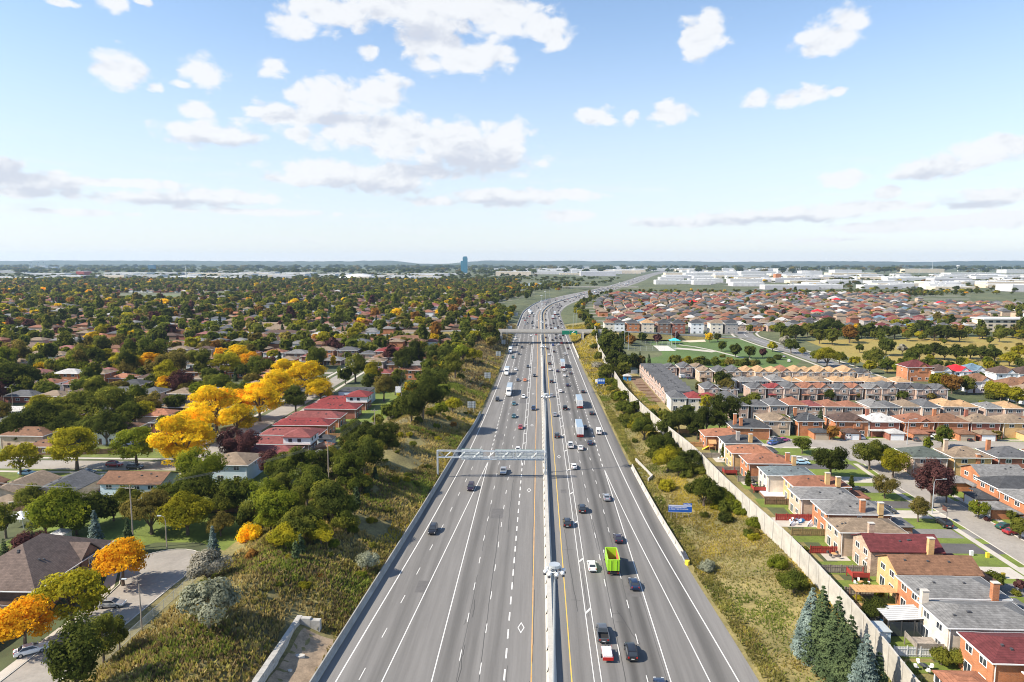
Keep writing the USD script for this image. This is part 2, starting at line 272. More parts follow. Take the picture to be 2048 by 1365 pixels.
pmat('cloth_white', (.78, .78, .78), 0.9, 0.05); pmat('cloth_teal', (.04, .42, .48), 0.7, 0.05); pmat('play_red', (.5, .08, .04), 0.5, 0.1); pmat('stone_block', (.34, .325, .30), 0.95, 0.18, 1.0, 0.1, 3.0)
pmat('metal_roof_white', (.54, .54, .53), 0.6, 0.06, 0.02); pmat('white_wall', (.50, .50, .49), 0.7, 0.1, 0.01); pmat('grey_wall', (.42, .42, .43), 0.7, 0.12, 0.01); pmat('beige_wall', (.58, .50, .38), 0.8, 0.12, 0.02); pmat('red_wall', (.34, .06, .05), 0.8, 0.1, 0.02); pmat('tower_glass', (.03, .17, .25), 0.25, 0.12, 0.2, spec=0.8); pmat('stack_grey', (.34, .38, .40), 0.7, 0.06)
pmat('wire', (.10, .10, .10), 0.6, 0.05)
leafmat('leaf_dark', (.078, .100, .024), col2=(.135, .152, .030), trans=.55); leafmat('leaf_green', (.108, .138, .026), col2=(.175, .192, .032), trans=.55); leafmat('leaf_mid', (.150, .172, .034), col2=(.235, .232, .038), trans=.55); leafmat('leaf_bright', (.17, .215, .025), col2=(.27, .285, .03), trans=.55)
leafmat('leaf_olive', (.19, .165, .046), col2=(.28, .225, .055), trans=.55); leafmat('leaf_lime', (.29, .28, .025), col2=(.44, .385, .03), trans=.55); leafmat('leaf_yellow', (.52, .40, .022), 0.2, (.86, .60, .022), trans=.55); leafmat('leaf_orange', (.68, .38, .02), 0.3, (.82, .50, .025), trans=.55)
leafmat('leaf_purple', (.085, .040, .040), 0.3, (.15, .065, .058)); leafmat('leaf_silver', (.28, .30, .21), 0.3, (.42, .43, .32)); leafmat('leaf_mauve', (.28, .265, .215), 0.3, (.40, .37, .30)); leafmat('leaf_blue', (.145, .20, .18), 0.3, (.29, .355, .32), 0.15); leafmat('leaf_spruce', (.075, .108, .052), 0.3, (.13, .168, .072), 0.15); leafmat('leaf_rust', (.27, .14, .035), 0.3, (.37, .21, .055), trans=.55)
leafmat('weed_brown', (.215, .16, .088), 0.4, (.34, .265, .13), 0.35); leafmat('weed_olive', (.27, .25, .075), 0.35, (.40, .355, .10), 0.35); leafmat('weed_straw', (.36, .285, .12), 0.3, (.48, .385, .17), 0.35); leafmat('weed_green', (.17, .215, .042), 0.3, (.27, .305, .06), 0.35); leafmat('weed_gold', (.46, .37, .06), 0.3, (.58, .47, .08), 0.35)
COLWORD = dict(leaf_dark='dark green', leaf_green='deep green', leaf_mid='mid-green', leaf_bright='bright green', leaf_olive='olive-brown', leaf_lime='yellow-green', leaf_yellow='golden yellow', leaf_orange='orange-yellow', leaf_purple='dark purple',
               leaf_silver='silvery grey-green', leaf_mauve='grey-mauve', leaf_blue='blue-grey', leaf_spruce='dark green', leaf_rust='rusty brown')
# ------------------------------------------------------------------ terrain
from scipy.interpolate import PchipInterpolator
XM_P = [(-120, 2.2), (100, 2.2), (500, 2.0), (850, 2.6), (900, 3.6), (950, 6.5), (1052, 15.7), (1162, 34.3), (1280, 61), (1391, 86.4), (1522, 122), (1681, 161.6), (1957, 226), (2505, 345), (3225, 490), (4305, 730), (6000, 1120)]
XL_P = [(-120, -46), (98, -34.2), (172, -30.2), (235, -27.2), (278, -25), (330, -24.2), (402, -23.4), (547, -22.7), (780, -22.4), (882, -21.5), (980, -16), (1131, -1), (1260, 24), (1378, 51), (1495, 83), (1681, 130), (1957, 196), (2505, 315), (3225, 460), (4305, 700), (6000, 1090)]
XR_P = [(-120, 44), (101, 34.6), (147, 31.8), (174, 30.5), (225, 29.2), (310, 28.4), (457, 26.8), (580, 26.5), (770, 26.4), (859, 27), (931, 31), (1016, 39.5), (1105, 53), (1195, 70), (1300, 95), (1425, 125), (1635, 174), (1957, 255), (2505, 377), (3225, 522), (4305, 762), (6000, 1150)]
XM, XL, XR = (PchipInterpolator(*zip(*p)) for p in (XM_P, XL_P, XR_P))
def smooth(a, b, x):
    t = np.clip((np.asarray(x, float) - a) / (b - a), 0, 1); return t * t * (3 - 2 * t)
def terrain(x, y, bumps=True):
    """Height of the ground: the road corridor at 0, a berm on the left, a gentle verge on the right, the suburbs at 2.5 m, a rise at the overpass."""
    x, y = np.broadcast_arrays(np.asarray(x, float), np.asarray(y, float))
    ul, ur = XL(np.clip(y, -120, 6000)) - x, x - XR(np.clip(y, -120, 6000))
    br = 7.2 * np.exp(-((y - 552) / 42.0) ** 2)
    fade = 1 - smooth(46, 74, np.abs(x))
    low = smooth(480, 700, y)
    crest = np.interp(ul, [0, 1.2, 3, 10, 16, 20.5, 25, 31, 36], [0.25, .5, 0.9, 3.2, 5.6, 6.3, 5.3, 3.0, 2.5])
    plain = np.interp(ul, [0, 1, 8, 18], [0.2, .4, 1.6, 2.5])
    left = crest * (1 - low) + plain * low + br * smooth(4, 20, ul) * fade
    right = np.interp(ur, [0, 1, 6, 14, 20, 26], [0.02, 0.1, 0.5, 1.5, 2.3, 2.5]) + br * smooth(2, 16, ur) * fade
    z = np.where(ul > 0, left, np.where(ur > 0, right, 0.0))
    if bumps:
        b = (meshkit.fbm(np.stack([x / 9.0, y / 9.0, 0 * x], -1), 3, 5) - 0.5)
        z = z + b * (2.4 * smooth(2, 7, ul) * (1 - smooth(24, 32, ul)) + 0.7 * smooth(2, 6, ur) * (1 - smooth(13, 20, ur)) * (y < 700))
    return z
def T(x, y):
    xl, xr = float(XL(min(max(y, -120), 6000))) - x, x - float(XR(min(max(y, -120), 6000)))
    if (xl > 37 or xr > 28) and (abs(y - 552) > 150 or abs(x) > 75): return 2.5
    return float(terrain(np.array([x]), np.array([y]))[0])
def P(px, py, z=0.0):
    """Ground-plan position of what the photograph shows at (px, py), z metres high."""
    d = ray(px, py); t = (z - EYE) / d[2]; return d[0] * t, d[1] * t
def PT(px, py, h=0.0):
    z = 2.5 + h
    for _ in range(8):
        x, y = P(px, py, z); z = 0.5 * z + 0.5 * (T(x, y) + h)
    return x, y
def project(x, y, z):
    c, s = math.cos(YAW), math.sin(YAW)
    a, b = c * x + s * y, -s * x + c * y
    zz = z - EYE
    f = b * math.cos(PITCH) - zz * math.sin(PITCH); u = b * math.sin(PITCH) + zz * math.cos(PITCH)
    return CX + F * a / f, CY - F * u / f, f

def grid(us, ys, xy):
    """A sheet over parameters us by ys; xy(u, y) gives the ground plan."""
    U, Y = np.meshgrid(us, ys); X = xy(U, Y); Z = terrain(X, Y)
    v = np.stack([X, Y, Z], -1).reshape(-1, 3); n = len(us); i, j = np.meshgrid(np.arange(len(ys) - 1), np.arange(n - 1), indexing='ij')
    a = (i * n + j).ravel(); return v, np.stack([a, a + 1, a + n + 1, a + n], -1)
def yline(y0, y1, d0, g):
    out, d = [y0], d0
    while out[-1] < y1: out.append(out[-1] + d); d = max(d0, (out[-1] - 250) * g)
    return np.array(out)
YS = yline(-100, 5900, 3.0, 0.012)
pmat('ground_far', (.055, .085, .028), 0.95, 0.4, 0.012, 0.3, 0.15, col2=(.115, .12, .05))
pmat('verge_dry', (.16, .145, .045), 0.95, 0.35, 0.12, 0.3, 1.6, 0.6, col2=(.27, .215, .08))
pmat('berm_dry', (.145, .12, .05), 0.95, 0.35, 0.1, 0.3, 1.6, 0.6, col2=(.22, .19, .07))
mbL = grid(np.array([0, .6, 1.2, 2, 3] + list(np.arange(4.2, 37, 1.3)) + [37.5, 40]), yline(-100, 720, 1.5, 0.01), lambda u, y: XL(y) - u)
obj('embankment', mbL, 'berm_dry', smooth=True, kind='structure')
mbR = grid(np.array([0, .6, 1.2, 2, 3] + list(np.arange(4.2, 27.5, 1.3)) + [28]), yline(-100, 720, 1.5, 0.01), lambda u, y: XR(y) + u)
obj('grass_verge', mbR, 'verge_dry', smooth=True, kind='structure')
g = MB()
yn, yf = yline(-100, 720, 4, 0.015), np.concatenate([[yline(-100, 720, 1.5, 0.01)[-1]], yline(730, 5900, 10, 0.02)])
off = np.array([40, 60, 80, 100, 130, 160, 200, 260, 350, 500, 800, 1500, 3000, 5500, 8500])
yn[-1] = yf[0]
g.add(*grid(-off[::-1], yn, lambda u, y: XL(y) + u)); g.add(*grid(np.where(off == 40, 28, off), yn, lambda u, y: XR(y) + u))
offn = np.concatenate([[0, 2, 8, 18], off]); g.add(*grid(-offn[::-1], yf, lambda u, y: XL(y) + u)); g.add(*grid(offn, yf, lambda u, y: XR(y) + u))
# the plain behind the road's far end, out to the foot of the hills
xs = np.linspace(-16000, 16000, 40); ya = float(yf[-1])
far = np.array([ya, 6600, 7800, 9500, 13000])
X, Y = np.meshgrid(xs, far); v = np.stack([X, Y, 0 * X + 2.45], -1).reshape(-1, 3); i, j = np.meshgrid(np.arange(4), np.arange(39), indexing='ij'); a = (i * 40 + j).ravel()
g.add(v, np.stack([a, a + 1, a + 41, a + 40], -1))
obj('ground', g, 'ground_far', kind='structure')

# low wooded hills closing the view
for (x0, x1, yb, h, nm, sd) in ((-15000, -1500, 11500, 95, 'wooded_hills', 3), (-2500, 15000, 12500, 92, 'wooded_hills', 4), (-16000, 16000, 9200, 40, 'wooded_rise', 8)):
    xs = np.linspace(x0, x1, 260); rows = np.array([0, 200, 500, 900, 1500]); prof = np.array([0, .35, .75, 1.0, .8])
    n1 = meshkit.fbm(np.stack([xs / 1800.0, 0 * xs + sd, 0 * xs], -1), 4, sd); n2 = meshkit.noise(np.stack([xs / 110.0, 0 * xs + sd, 0 * xs], -1), sd)
    X, R = np.meshgrid(xs, rows); Z = prof[:, None] * (h * (0.65 + 0.6 * n1) + 9 * n2)[None, :] * smooth(0, 1500, xs - x0)[None, :] * smooth(0, 1500, x1 - xs)[None, :] + 2.4
    v = np.stack([X, yb + R, Z], -1).reshape(-1, 3); i, j = np.meshgrid(np.arange(4), np.arange(259), indexing='ij'); a = (i * 260 + j).ravel()
    if nm + '_look' not in MATS: pmat(nm + '_look', (.035, .06, .035), 0.95, 0.4, 0.01, 0.3, 0.06, col2=(.07, .085, .04))
    obj(nm, (v, np.stack([a, a + 1, a + 261, a + 260], -1)), nm + '_look', smooth=True, kind='structure')

# ------------------------------------------------------------------ highway
def ribbon(fl, fr, ys, z):
    l, r = fl(ys), fr(ys); n = len(ys)
    v = np.vstack([np.stack([l, ys, np.full(n, z)], -1), np.stack([r, ys, np.full(n, z)], -1)])
    i = np.arange(n - 1); return v, np.stack([i, n + i, n + i + 1, i + 1], -1)
def highway_look():
    # wheel tracks: darker bands along the lanes (position across the road), broken up along it
    xs = np.linspace(-40, 40, 256); tone = np.ones(256)
    for c, w, d in ((-11.1, .9, .16), (-14.8, 1.0, .24), (-12.2, .5, .1), (-7.2, .9, .14), (7.2, .9, .12), (11.9, .8, .17), (15.4, 1.0, .36), (18.9, 1.0, .36), (17.2, .6, .18), (22.3, 1.0, .1), (-25.3, 1.4, .15), (-29, 1.2, .12), (28.6, 1.3, .28), (25, .8, .12), (-22, 1.0, .1)):
        tone -= 1.5 * d * np.exp(-((xs - c) / w) ** 2)
    tone += 0.10 * ((xs < -30) + (xs > 31)) + 0.04 * ((xs > -3.6) & (xs < 2.0))
    ramp = [((x + 40) / 80, tuple(np.array([.166, .159, .152]) * t)) for x, t in zip(xs, tone)]
    n = {'g': ('geometry', {}), 's': ('separate_xyz', {}), 'm': ('map_range', {'from_min': -40, 'from_max': 40, 'clamp': True}), 'r': ('rgb_ramp', {'ramp': ramp}),
         'st': ('vector_math', {'math_type': 'multiply', 'vector2': (1.0, 0.03, 1)}), 'n': ('noise_texture', {'scale': 1.1, 'detail': 6.0, 'roughness': 0.65}), 'nr': ('map_range', {'from_min': 0.3, 'from_max': 0.7, 'to_min': 0.84, 'to_max': 1.15, 'clamp': True}),
         'n2': ('noise_texture', {'scale': 5.0, 'detail': 4.0, 'roughness': 0.8}), 'nr2': ('map_range', {'from_min': 0.3, 'from_max': 0.7, 'to_min': 0.93, 'to_max': 1.07, 'clamp': True}),
         'n3': ('noise_texture', {'scale': 0.035, 'detail': 3.0}), 'wob': ('math', {'math_type': 'multiply_add', 'value2': 0.8, 'value3': -0.4}), 'xa': ('math', {'math_type': 'add'}),
         'mm': ('math', {'math_type': 'multiply'}), 'v': ('vector_math', {'math_type': 'scale'}), 'p': ('principled_bsdf', {'roughness': 0.88, 'specular_ior_level': 0.35})}
    l = [('g.position', 's.vector'), ('g.position', 'n3.vector'), ('n3.fac', 'wob.value1'), ('s.x', 'xa.value1'), ('wob.value', 'xa.value2'), ('xa.value', 'm.value'), ('m.result', 'r.fac'), ('g.position', 'st.vector1'), ('st.vector', 'n.vector'), ('n.fac', 'nr.value'), ('g.position', 'n2.vector'), ('n2.fac', 'nr2.value'),
         ('nr.result', 'mm.value1'), ('nr2.result', 'mm.value2'), ('r.color', 'v.vector1'), ('mm.value', 'v.scale'), ('v.vector', 'p.base_color')]
    MATS['highway'] = usdkit.material(stage, '/World/Looks/highway', n, l, surface='p.BSDF')
highway_look()
hy = yline(-100, 5800, 6, 0.012)
hw = obj('highway', ribbon(XL, XR, hy, 0.03), 'highway', kind='structure')

def dashes(x_of, y0, y1, period, length, width, mat, name='lane_dash', limit=420, start=0.0):
    y, rest = y0 + start, MB()
    while y < y1:
        m = MB() if y < limit else rest
        ys = np.array([y, y + length]); a, b = x_of(ys)
        w = width * (1 if y < 300 else min(1.6, y / 300)) / 2
        m.add([(a - w, y, .034), (a + w, y, .034), (b + w, y + length, .034), (b - w, y + length, .034)], [(0, 1, 2, 3)])
        if y < limit: obj(name, m, mat, hw)
        y += period
    if rest.n: obj('distant_lane_dashes', rest, mat, hw, kind='stuff')
def line(x_of, y0, y1, width, mat, name):
    ys = yline(y0, y1, 6, 0.01); w = lambda y: width / 2 * np.clip(y / 300, 1, 1.6)
    obj(name, ribbon(lambda y: x_of(y) - w(y), lambda y: x_of(y) + w(y), ys, .034), mat, hw)
rel = lambda o: (lambda y: XM(y) + o)
def pl(*pts): 
    f = PchipInterpolator(*zip(*pts)); return f
W = 'paint_white'
line(rel(-3.2), -40, 2400, .16, 'paint_orange', 'edge_line'); line(rel(3.15), -40, 2400, .16, 'paint_yellow', 'edge_line')
line(rel(6.65), -40, 2200, .13, W, 'buffer_line'); line(rel(7.8), -40, 2200, .13, W, 'buffer_line')
dashes(rel(-7.45), 20, 215, 6.0, 3.0, .26, W, start=2)
line(rel(-6.7), 215, 2200, .13, W, 'buffer_line'); line(rel(-7.8), 215, 2200, .13, W, 'buffer_line')
for o in (11.45, 15.0): dashes(rel(o), 20, 1500, 12.2, 3.2, .13, W, start=3 + o)
for o in (-11.4, -15.05): dashes(rel(o), 20, 1500, 12.2, 3.2, .13, W, start=9 - o)
line(rel(18.6), -40, 212, .17, W, 'edge_line'); line(pl((-60, 36), (100.8, 26.9), (174, 22.5), (212, 20.75)), -40, 212, .17, W, 'edge_line')
dashes(rel(18.4), 214, 600, 6.0, 3.0, .22, W); dashes(rel(18.4), 600, 1500, 12, 3.2, .14, W)
line(pl((-60, 41), (101, 31.4), (174, 26.9), (245, 25.3), (330, 24.8), (485, 24.2), (700, 23.9), (859, 24.4), (931, 28.4), (1016, 36.9), (1195, 67.4), (1425, 122), (1957, 252), (2600, 395)), -40, 2200, .2, W, 'edge_line')
line(rel(-18.75), -40, 218, .17, W, 'edge_line'); line(pl((-60, -34), (98.8, -24.3), (172.4, -19.5), (218, -16.6)), -40, 218, .17, W, 'edge_line')
dashes(rel(-18.6), 220, 600, 6.0, 3.0, .22, W); dashes(rel(-18.6), 600, 1500, 12, 3.2, .14, W)
dashes(pl((-60, -37.5), (100.5, -27.9), (172.3, -23.2), (235, -20.4), (300, -19.7)), 20, 240, 12.2, 3.2, .13, W, start=6)
line(pl((-60, -41), (98.5, -31.5), (172, -26.8), (235, -24.0), (300, -22.6), (402, -21.6), (780, -20.6), (882, -19.7), (980, -14), (1131, 1), (1260, 26), (1495, 86), (1957, 200), (2600, 340)), -40, 2200, .2, W, 'edge_line')
y = 95.0
while y < 560:                                            # short slanting bars between the two buffer lines
    if y > 225: obj('buffer_bar', MB().add([(XM(y) - 7.65, y, .036), (XM(y) - 6.85, y + .8, .036), (XM(y) - 6.85, y + 1.5, .036), (XM(y) - 7.65, y + .7, .036)], [(0, 1, 2, 3)]), W, hw)
    if y < 470: obj('buffer_bar', MB().add([(XM(y) + 6.8, y + 26, .036), (XM(y) + 7.65, y + 27.5, .036), (XM(y) + 7.65, y + 28.3, .036), (XM(y) + 6.8, y + 26.8, .036)], [(0, 1, 2, 3)]), W, hw)
    y += 22.0 if y < 225 else 14.0
for px, py in ((1042, 1256), (1058, 981), (1064, 851), (1066, 788), (1069, 736), (1118, 914)):
    x, y = P(px, py); L_, w_, t = 1.9, .62, .16              # hollow diamonds
    o_ = [(x, y - L_), (x + w_, y), (x, y + L_), (x - w_, y)]; q_ = [(x, y - L_ + 3 * t), (x + w_ - t, y), (x, y + L_ - 3 * t), (x - w_ + t, y)]
    m = MB()
    for k in range(4): m.add([(*o_[k], .034), (*o_[(k + 1) % 4], .034), (*q_[(k + 1) % 4], .034), (*q_[k], .034)], [(0, 1, 2, 3)])
    obj('lane_diamond', m, W, hw)
def crack(pts, w=.07):
    pts = np.array(pts, float); d = np.gradient(pts, axis=0); nrm = np.stack([d[:, 1], -d[:, 0]], -1); nrm /= np.linalg.norm(nrm, axis=1, keepdims=True) + 1e-9
    n = len(pts); v = np.vstack([np.c_[pts - nrm * w, np.full(n, .033)], np.c_[pts + nrm * w, np.full(n, .033)]]); i = np.arange(n - 1)
    obj('crack', (v, np.stack([i, i + 1, n + i + 1, n + i], -1)), 'crack', hw)
for px0, px1, py0, py1 in ((1252, 1185, 1365, 1040), (1155, 1129, 1224, 1060), (958, 1000, 1365, 1030), (1280, 1234, 1290, 1222), (915, 930, 1365, 1290), (945, 950, 1235, 1200), (928, 932, 1250, 1240), (1063, 1069, 1365, 1180), (1016, 1027, 1065, 960)):
    n = 22; t = np.linspace(0, 1, n); wig = np.cumsum(rng.normal(0, .06, n)); wig -= np.linspace(wig[0], wig[-1], n)
    a, b = P(px0, py0), P(px1, py1)
    crack(np.stack([a[0] + (b[0] - a[0]) * t + wig, a[1] + (b[1] - a[1]) * t], -1), .045)
for o, ya, yb in ((-7.2, 60, 420), (-14.9, 60, 300), (7.2, 60, 400), (15.1, 60, 420), (11.3, 150, 420), (-3.4, 60, 330), (18.2, 60, 200)):   # sealed seams between the paving lanes
    yy = np.arange(ya, yb, 4.0); k0 = 0
    while k0 < len(yy) - 8:
        n_ = int(rng.integers(6, 22)); seg = yy[k0:k0 + n_]
        if len(seg) > 4: crack(np.stack([np.asarray(XM(seg)) + o + np.cumsum(rng.normal(0, .035, len(seg))), seg], -1), .03)
        k0 += n_ + int(rng.integers(1, 9))
for px, py, L_ in ((1137, 1100, 1.1), (1152, 1201, 1.0), (1233, 1228, .8), (1238, 1245, .7)):
    x, y = P(px, py); crack([(x - L_, y), (x, y + .05), (x + L_, y)], .04)

pmat('asphalt_patch', (.105, .10, .098), 0.9, 0.15, 0.5, 0.1, 4.0)
for o, y0, w_, l_ in ((-12.9, 168, 3.1, 7), (13.2, 236, 3.0, 9), (-9.4, 312, 3.1, 12), (16.7, 128, 2.6, 4.5), (5.0, 188, 1.6, 3.2), (-16.8, 246, 3.0, 8), (21.3, 282, 3.2, 16), (-25.5, 128, 2.4, 5)):
    x = float(XM(y0)) + o; obj('asphalt_patch', MB().add([(x - w_ / 2, y0, .032), (x + w_ / 2, y0, .032), (x + w_ / 2, y0 + l_, .032), (x - w_ / 2, y0 + l_, .032)], [(0, 1, 2, 3)]), 'asphalt_patch', hw)
# median barrier in cast sections, left wall along the shoulder, right wall
def barrier(name, xf, y0, y1, prof, mat, label, cat, seg=6.0, near=420, part='section'):
    t = thing(name, label, cat)
    y = y0; far_ = MB(); pr = np.array(prof); n = len(pr)
    while y < y1:
        L_ = seg if y < near else 24.0
        ys = [y + .004, min(y + L_, y1) - .004]; v = []
        for yy in ys:
            x = float(xf(yy)); v += [(x + p[0], yy, p[1]) for p in pr]
        f = [(i, (i + 1) % n, n + (i + 1) % n, n + i) for i in range(n)]
        m = MB() if y < near else far_
        m.add(v, f)
        for e in (0, n): m.add([v[e + k] for k in range(n)], [(0, k, k + 1) if e else (0, k + 1, k) for k in range(1, n - 1)])
        if y < near: obj(part, m, mat, t)
        y += L_
    if far_.n: obj('distant_sections', far_, mat, t, kind='stuff')
    return t
med = [(-.82, .0), (-.82, .12), (-.48, .45), (-.42, 1.32), (.42, 1.32), (.48, .45), (.82, .12), (.82, 0)]
barrier('median_barrier', XM, -60, 2300, med, 'concrete_light', 'long pale concrete median barrier between the two carriageways', 'barrier')
wl = [(-.26, -.1), (-.22, 1.32), (.0, 1.32), (.05, .4), (.3, .05), (.3, -.1)]
barrier('shoulder_barrier', lambda y: XL(y) - .35, -60, 288, [(a, b * 1.12) for a, b in wl], 'concrete_weathered', 'concrete wall along the left shoulder below the weedy bank', 'barrier')  # shade on the road face is put into this darker concrete colour
barrier('shoulder_barrier', lambda y: XR(y) + .3, 147, 213, [(-a, b) for a, b in wl[::-1]], 'concrete_light', 'short concrete wall along the right shoulder ending at a yellow crash cushion', 'barrier')
barrier('shoulder_barrier', lambda y: XR(y) + .3, 462, 560, [(-a, b) for a, b in wl[::-1]], 'concrete_light', 'concrete wall on the right shoulder just before the overpass', 'barrier', near=0)
barrier('shoulder_barrier', lambda y: XL(y) - .35, 700, 1250, wl, 'concrete_light', 'curving concrete wall on the left shoulder beyond the overpass', 'barrier', near=0)
t = thing('crash_cushion', 'ribbed black crash cushion with yellow nose on the right shoulder', 'crash cushion', (float(XR(144)) + .35, 143.2, 0.03))
for k in range(6): obj('bay', MB().box(-.42, .42, .2 + k * .75, .2 + k * .75 + .62, 0.02, .95), 'dark_metal', t)
for s in (-1, 1): obj('side_rail', MB().box(s * .50 - .05, s * .50 + .05, .1, 4.8, .35, .8), 'steel', t)
nose = [(.5 * math.cos(a), -.1 - .9 * math.sin(a)) for a in np.linspace(0, math.pi, 9)][::-1]
obj('nose', MB().prism(nose, 0.02, .95), 'sign_yellow', t)
# ------------------------------------------------------------------ trees (prototypes, then one Xform for each tree)
def unit(n, r):
    v = r.normal(size=(n, 3)); return v / np.linalg.norm(v, axis=1, keepdims=True)
def leaf_quads(c, nrm, size, r, aspect=0.75):
    n = len(c); nrm = nrm / (np.linalg.norm(nrm, axis=1, keepdims=True) + 1e-9)
    a = np.cross(nrm, unit(n, r)); a /= np.linalg.norm(a, axis=1, keepdims=True) + 1e-9; b = np.cross(nrm, a)
    s = (size * r.uniform(.6, 1.35, n))[:, None]
    v = np.stack([c - a * s, c - b * s * aspect + nrm * s * .18, c + a * s, c + b * s * aspect + nrm * s * .18], 1).reshape(-1, 3)
    i = np.arange(n)[:, None] * 4
    return v, np.hstack([i, i + 1, i + 2, i, i + 2, i + 3]).reshape(-1, 3)
def lobes_for(shape, r):
    """(centre, radii) of the foliage clumps of a crown; nominal crown radius about 4 m."""
    L = []
    if shape == 'round':
        for k in range(26):
            d = unit(1, r)[0]; d[2] = d[2] * .8 + .05
            L.append((np.array([0, 0, 5.2]) + d * np.array([2.75, 2.75, 2.85]) * r.uniform(.65, 1.18), np.array([1.45, 1.45, 1.15]) * r.uniform(.5, 1.2)))
    elif shape == 'oval':
        for k in range(26):
            d = unit(1, r)[0]; L.append((np.array([0, 0, 6.4]) + d * np.array([2.1, 2.1, 4.0]) * r.uniform(.7, 1.05), np.array([1.3, 1.3, 1.2]) * r.uniform(.7, 1.1)))
    elif shape == 'spread':                                   # layered, feathery, wider than tall
        for k in range(34):
            a = r.uniform(0, 2 * np.pi); q = math.sqrt(r.uniform(.04, 1)); z = 7.3 - 2.7 * q ** 2 + r.uniform(-1.2, .4)
            L.append((np.array([3.7 * q * math.cos(a), 3.7 * q * math.sin(a), z]), np.array([1.3, 1.3, .62]) * r.uniform(.7, 1.2)))
        for k in range(7):
            a = r.uniform(0, 2 * np.pi); L.append((np.array([2.6 * math.cos(a), 2.6 * math.sin(a), r.uniform(2.8, 4.2)]), np.array([1.1, 1.1, .7])))
    elif shape == 'wide':
        for k in range(30):
            d = unit(1, r)[0]; d[2] = abs(d[2]) * .9 - .15
            L.append((np.array([0, 0, 3.9]) + d * np.array([3.1, 3.1, 3.0]) * r.uniform(.6, 1.18), np.array([1.3, 1.3, 1.0]) * r.uniform(.5, 1.25)))
    elif shape == 'shrub':
        for k in range(20):
            d = unit(1, r)[0]; d[2] = abs(d[2])
            L.append((np.array([0, 0, .9]) + d * np.array([2.9, 2.9, 2.6]) * r.uniform(.55, 1.05), np.array([1.35, 1.35, 1.1]) * r.uniform(.65, 1.15)))
    return L
def crown_mesh(shape, n, leaf, seed):
    r = np.random.default_rng(seed)
    if shape in ('conifer', 'cedar'):
        H, R = (12.0, 2.7) if shape == 'conifer' else (5.0, .85)
        C, N = [], []
        tiers = int(H / (.62 if shape == 'conifer' else .4))
        for k in range(tiers):                               # whorls of drooping branches
            f = (k + .5) / tiers; z = .6 + (H - .8) * f; rr = R * (1 - f) ** (.85 if shape == 'conifer' else .45) + .10
            nb = max(4, int(11 * (1 - f) + 4))
            for b_ in range(nb):
                a = 2 * np.pi * (b_ + r.uniform(-.3, .3)) / nb + k; q = max(3, int(n * (rr / R) / (tiers * nb * .62))); L_ = rr * r.uniform(.72, 1.12)
                t = np.sqrt(r.uniform(.05, 1, q)); w = r.normal(0, .13 + .10 * t, q) * rr * .8
                C.append(np.stack([t * L_ * math.cos(a) - w * math.sin(a), t * L_ * math.sin(a) + w * math.cos(a), z - t ** 1.5 * L_ * .30 + r.normal(0, .07, q) + .0 * t], -1))
                N.append(np.stack([np.cos(a) * np.ones(q) * .5, np.sin(a) * np.ones(q) * .5, np.ones(q)], -1) + r.normal(0, .45, (q, 3)))
        C, N = np.vstack(C), np.vstack(N)
        return leaf_quads(C, N, leaf, r, .45)
    L = lobes_for(shape, r); w = np.array([l[1][0] ** 2 for l in L]); w /= w.sum(); C, N = [], []
    mid = np.mean([l[0] for l in L], 0)
    for (c, rad), q in zip(L, w):
        m = max(4, int(n * q)); d = unit(m, r); rr = np.where(r.random(m) < .12, r.uniform(1.0, 1.42, m), r.uniform(.78, 1.10, m))
        p = c + d * rad * rr[:, None]; C.append(p)
        N.append(d * 1.0 + (p - mid) / 7 + np.array([0, 0, .45]) + r.normal(0, .30, (m, 3)))
    C, N = np.vstack(C), np.vstack(N)
    keep = C[:, 2] > .12
    return leaf_quads(C[keep], N[keep], leaf, r)
def trunk_mesh(shape, seed, detail=True):
    r = np.random.default_rng(seed + 99); m = MB()
    if shape in ('conifer', 'cedar'): H = 11 if shape == 'conifer' else 4.4; return m.tube([(0, 0, -.3), (0, 0, H * .5), (0, 0, H)], [.2, .12, .02] if shape == 'conifer' else [.08, .05, .01], 5)
    if shape == 'shrub':
        for k in range(4): a = r.uniform(0, 6.3); m.tube([(0, 0, -.2), (.6 * math.cos(a), .6 * math.sin(a), 1.0), (1.5 * math.cos(a), 1.5 * math.sin(a), 2.2)], [.10, .07, .03], 4)
        return m
    top = dict(round=6.2, oval=8.5, spread=6.4, wide=5.0)[shape]; fork = dict(round=2.6, oval=2.4, spread=2.5, wide=1.4)[shape]
    m.tube([(0, 0, -.3), (.05, 0, fork * .6), (.12, .05, fork), (.0, .1, top)], [.33, .25, .21, .05], 6)
    for k in range(6 if detail else 3):
        a = 2 * np.pi * k / 6 + r.uniform(-.4, .4); L_ = r.uniform(1.9, 3.0)
        m.tube([(.1, .05, fork * r.uniform(.8, 1.1)), (L_ * .5 * math.cos(a), L_ * .5 * math.sin(a), fork + (top - fork) * .45), (L_ * math.cos(a), L_ * math.sin(a), fork + (top - fork) * r.uniform(.6, .95))], [.14, .09, .03], 4)
    return m
LOD = [(5200, .215), (1500, .42), (420, .80), (9800, .155)]
NAMES = dict(round='tree', oval='tree', spread='tree', wide='tree', shrub='shrub', conifer='spruce_tree', cedar='cedar_shrub')
CH = dict(round=9.3, oval=11.2, spread=8.4, wide=8.0, shrub=4.2, conifer=12.0, cedar=5.0)     # nominal heights
CR = dict(round=4.0, oval=3.2, spread=4.7, wide=4.1, shrub=3.6, conifer=2.7, cedar=.85)         # nominal crown radii
PROTO = {}
